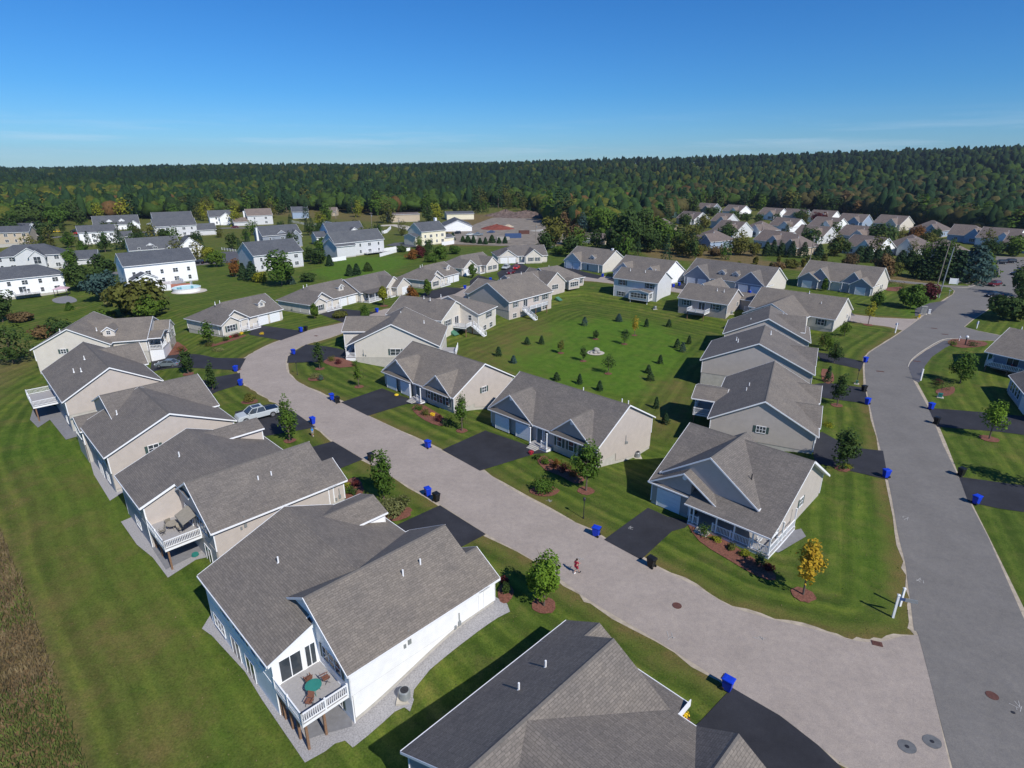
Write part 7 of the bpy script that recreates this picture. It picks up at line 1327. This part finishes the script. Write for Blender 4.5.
fence([(332,262),(346,260)],1.7,'white fence panel at the left corner of the stepped pale house'); fence([(374,236),(387,233),(391,229)],1.9,'white fence enclosing a yard behind the pale stepped house'); fence([(383,252),(398,249.5)],1.6,'white fence panels right of the stepped pale house'); fence([(380,257),(398,252),(410,251)],1.5,'white fence left of the pale yellow house'); fence([(442,246),(454,244),(454,240)],1.9,'white fence at the right of the pale yellow house')
fence([(290,222),(300,224),(310,226),(319,225.5)],1.3,'long row of white fence posts beyond the hedge',solid=False); fence([(222,250),(236,252)],1.1,'thin white pasture fence beside the western lawn',solid=False); fence([(324,223),(336,225),(350,228)],1.4,'second stretch of white fence by the orange roofed cottage')
# above-ground pool and gazebo
p = at(187,291); o = thing('swimming_pool', 'round above-ground pool with white wall and turquoise water', 'pool', p); R_ = 4.1
m_ = MB(); m_.lathe([(R_, -.3), (R_, 1.2), (R_+.12, 1.2), (R_+.12, 1.27), (R_-.12, 1.27), (R_-.12, 1.0)], 36); m_.build('pool_wall', 'trim', o); m_ = MB(); m_.lathe([(R_-.121, 1.0), (R_-.122, 1.12), (.01, 1.121)], 36); m_.build('water', 'water', o)
sheet('patio', blob(p[0]+1, p[1]-.5, 5.2, 4.8, 0, 24, .05), 'concrete_pale', .06, 'structure', drape=1.5)
p = at(178,288.5); o = thing('pool_deck', 'red brown deck joining the pool to the white house', 'deck', p, R(20)); m_ = MB(); m_.box(-4.5, 4, -2.6, 3.0, .9, 1.05); m_.build('floor', 'red_deck', o)
for x0, y0, x1, y1 in ((-4.5, -2.6, -4.5, 3.0), (-4.5, -2.6, -1.5, -2.6), (4, -1.0, 4, 3.0)): m_ = MB(); m_.box(min(x0, x1)-.04, max(x0, x1)+.04, min(y0, y1)-.04, max(y0, y1)+.04, .0, 1.95); m_.build('screen', 'trim', o)
p = at(165.5,279.5); p = (p[0], p[1], p[2]+.0); o = thing('gazebo', 'grey canopy gazebo on the deck of the pool house', 'gazebo', p, R(20))
for x in (-1.5, 1.5):
    for y in (-1.5, 1.5): m_ = MB(); m_.box(x-.06, x+.06, y-.06, y+.06, 0, 3.4); m_.build('post', 'dark_metal', o)
m_ = MB(); ap = [(-1.8, -1.8, 3.4), (1.8, -1.8, 3.4), (1.8, 1.8, 3.4), (-1.8, 1.8, 3.4)]
for i in range(4): m_.poly([ap[i], ap[(i+1) % 4], (0, 0, 4.2)])
m_.build('canopy', 'metal', o)
p = at(63,296); o = thing('gazebo', 'pink canopied gazebo on the round patio of the big white house', 'gazebo', p, R(20))
for x in (-1.7, 1.7):
    for y in (-1.5, 1.5): m_ = MB(); m_.box(x-.07, x+.07, y-.07, y+.07, 0, 2.5); m_.build('post', 'dark_metal', o)
m_ = MB(); ap = [(-2.1, -1.9, 2.45), (2.1, -1.9, 2.45), (2.1, 1.9, 2.45), (-2.1, 1.9, 2.45)]
for i in range(4): m_.poly([ap[i], ap[(i+1) % 4], (0, 0, 3.3)])
m_.build('canopy', 'umbrella_pink', o); sheet('patio', sm(P2([(52,300),(58,297.5),(68,296),(76,299),(76,302),(66,303.5),(56,303)]), True, 3), 'patio', .07, 'structure', drape=1.5)
# white stones on a round gravel pad in the green
p = at(595.5,353); sheet('patio', blob(p[0], p[1], 2.0, 1.9, 0, 22, .03), 'concrete_pale', .08, 'structure', drape=1.0)
o = thing('stone_feature', 'heap of pale boulders on a round pad in the middle of the green', 'stones', p)
for x, y, z, r_ in [(-1.1,-.2,.2,.35),(-.5,.3,.3,.45),(.1,.0,.85,.6),(.5,.3,.7,.5),(.7,-.4,.35,.5),(-.2,-.6,.25,.4),(1.2,.1,.2,.3),(.1,.1,.2,.8),(-.8,.5,.2,.4)]:
    m_ = MB(); pr = [(r_*math.sin(PI*k/6)*random.uniform(.85, 1.1)+.01, z-r_*.8*math.cos(PI*k/6)) for k in range(7)]; m_.lathe(pr, 9, 0, (x, y)); m_.build('boulder', 'stone_white', o, True)
# works yard
for px, py, w, h, mat, lb, nm in [(513,238,9,2.4,'blue_paint','dark blue open container in the works yard','skip_container'),(524,234,6,2,'rust','rusty container in the works yard','skip_container'),(503,240,7,1.6,'stone_white','stack of pale blocks in the works yard','block_stack'),(470,239,8,1.5,'stone_white','row of pale blocks behind the arborvitae','block_stack')]:
    p = at(px, py); o = thing(nm, lb, 'container' if 'container' in nm else 'blocks', p, R(8)); m_ = MB(); m_.box(-w/2, w/2, -1.3, -1.15, 0, h); m_.box(-w/2, w/2, 1.15, 1.3, 0, h); m_.box(-w/2, -w/2+.15, -1.14, 1.14, 0, h); m_.box(w/2-.15, w/2, -1.14, 1.14, 0, h); m_.box(-w/2+.16, w/2-.16, -1.14, 1.14, 0, h*.6)
    for k in range(int(w/1.2)): m_.box(-w/2+.5+k*1.2, -w/2+.62+k*1.2, -1.38, -1.301, .1, h-.1)
    m_.build('box', mat, o)
def heap(px, py, rx, ry, h, mat, lb, seed=1):
    p = at(px, py); rg = np.random.default_rng(seed); m_ = MB(); n, k = 26, 8; P_ = [[(rx*(j/k)*math.cos(2*PI*i/n)*(1+.12*math.sin(i*3+seed)), ry*(j/k)*math.sin(2*PI*i/n), h*(1-(j/k))**.9*(1+.35*rg.random())*(1 if j < k else 0)-.3*(j == k)) for i in range(n)] for j in range(k+1)]
    for j in range(k):
        for i in range(n): a = (i+1) % n; m_.poly([P_[j][i], P_[j][a], P_[j+1][a], P_[j+1][i]])
    q = m_.build('earth_mound', mat); q.location = p; tag(q, lb, 'earth mound')
heap(497,229,11,8,2.4,'red_earth','long red earth mound in the works yard',2); heap(527,217,26,14,4,'rubble','big brown brush and rubble heap behind the works yard',3); heap(505,216,16,10,4,'rubble','left brown rubble heap behind the works yard',4); heap(508,227,4,3,1.5,'sand','small pale sand pile beside the red mound',5); heap(545,231,10,5,1,'stone_white','flat pale gravel pile at the right of the works yard',6)
p = at(570,218); o = thing('excavator', 'yellow excavator among the brown trees right of the works yard', 'excavator', p); m_ = MB(); m_.box(-2, 2, -1.4, 1.4, 0, 1); m_.build('track', 'dark_metal', o); m_ = MB(); m_.box(-1.8, 1.8, -1.3, 1.3, 1.05, 2.6); m_.box(-1.7, -.2, -1.2, 0, 2.6, 3.6); m_.build('body', 'yellow_paint', o); m_ = MB(); m_.tube((1.2, 0, 2.2), (4.5, 0, 5), .3); m_.tube((4.5, 0, 5), (6.5, 0, 2.5), .25); m_.build('arm', 'yellow_paint', o)
p = at(653,213); o = thing('small_roof', 'small white roof among the dark trees above the colony', 'roof', (p[0], p[1], p[2])); m_ = MB(); m_.box(-2.5, 2.5, -2.5, 2.5, 0, 8); m_.prism([(-3, 8.01), (3, 8.01), (0, 9.5)], -3.6, 3.6, lambda a, c, z: (a, c, z)); m_.build('roof', 'roof_white', o)
# ------------------------------------------------------------------ camera, light, sky, air
cam = bpy.data.cameras.new('camera'); co = bpy.data.objects.new('camera', cam); COL.objects.link(co); scene.camera = co
cam.sensor_width = 36; cam.lens = 36*F/1024; cam.clip_end = 20000; cam.clip_start = .5; co.location = (0, 0, CAMH); co.rotation_euler = (PI/2-PITCH, 0, 0)
SUN_EL, SUN_AZ = 43.0, 141.5   # azimuth clockwise from +Y
sd_ = Vector((math.sin(R(SUN_AZ))*math.cos(R(SUN_EL)), math.cos(R(SUN_AZ))*math.cos(R(SUN_EL)), math.sin(R(SUN_EL))))
sl = bpy.data.lights.new('sun', 'SUN'); sl.energy = 4.7; sl.angle = R(.53); sl.color = (1.0, .955, .88); so = bpy.data.objects.new('sun', sl); COL.objects.link(so); so.rotation_euler = sd_.to_track_quat('Z', 'Y').to_euler(); so.location = (60, -80, 120)
w = bpy.data.worlds.new('World'); scene.world = w; w.use_nodes = True; nt = w.node_tree; bg = nt.nodes['Background']
sk = nt.nodes.new('ShaderNodeTexSky'); sk.sky_type = 'NISHITA'; sk.sun_disc = False; sk.sun_elevation = R(SUN_EL); sk.sun_rotation = R(SUN_AZ); sk.altitude = 60; sk.air_density = 1.0; sk.dust_density = .05; sk.ozone_density = 3.0
tc = N(nt, 'ShaderNodeTexCoord'); sx = N(nt, 'ShaderNodeSeparateXYZ'); nt.links.new(tc.outputs['Generated'], sx.inputs[0])
mp = N(nt, 'ShaderNodeMapping'); mp.inputs['Scale'].default_value = (2.2, 2.2, 42); nt.links.new(tc.outputs['Generated'], mp.inputs[0])
cn = noise(nt, mp.outputs[0], 1.6, 6, .62); cl = ramp(nt, cn, [(.50, (0,0,0)), (.74, (.38,.38,.38))])
hb = ramp(nt, sx.outputs[2], [(.0, (.2,.2,.2)), (.03, (.8,.8,.8)), (.075, (0,0,0))]); cf = mix(nt, 1.0, cl, hb, 'MULTIPLY')
hsv = N(nt, 'ShaderNodeHueSaturation', Saturation=1.0); nt.links.new(sk.outputs[0], hsv.inputs['Color'])
tint = mix(nt, 1.0, hsv.outputs[0], ramp(nt, sx.outputs[2], [(0, (.44,.76,1.20)), (.10, (.27,.69,1.18)), (.45, (.12,.62,1.22))]), 'MULTIPLY'); sky = mix(nt, cf, tint, (8.5, 9.6, 11.0)); nt.links.new(sky, bg.inputs[0]); bg.inputs[1].default_value = .088
hz = MB(); hz.box(-3400, 3400, -350, 3400, -8, 120); hb_ = hz.build('haze', 'trim'); hb_['kind'] = 'stuff'; hb_['label'] = 'thin blue air between the camera and the far wood'
hm = bpy.data.materials.new('haze'); hm.use_nodes = True; hn = hm.node_tree; 
for n_ in list(hn.nodes):
    if n_.type == 'BSDF_PRINCIPLED': hn.nodes.remove(n_)
pv = hn.nodes.new('ShaderNodeVolumePrincipled'); pv.inputs['Color'].default_value = (.62, .74, .92, 1); pv.inputs['Density'].default_value = HAZE; pv.inputs['Anisotropy'].default_value = .2; hn.links.new(pv.outputs[0], hn.nodes['Material Output'].inputs['Volume'])
hb_.data.materials.clear(); hb_.data.materials.append(hm)
scene.view_settings.view_transform = 'Standard'; scene.view_settings.look = 'None'; scene.view_settings.gamma = 1; scene.view_settings.exposure = 0.05
scene.render.engine = 'CYCLES'; scene.cycles.max_bounces = 6; scene.cycles.diffuse_bounces = 3; scene.cycles.volume_bounces = 0; scene.cycles.volume_step_rate = 4
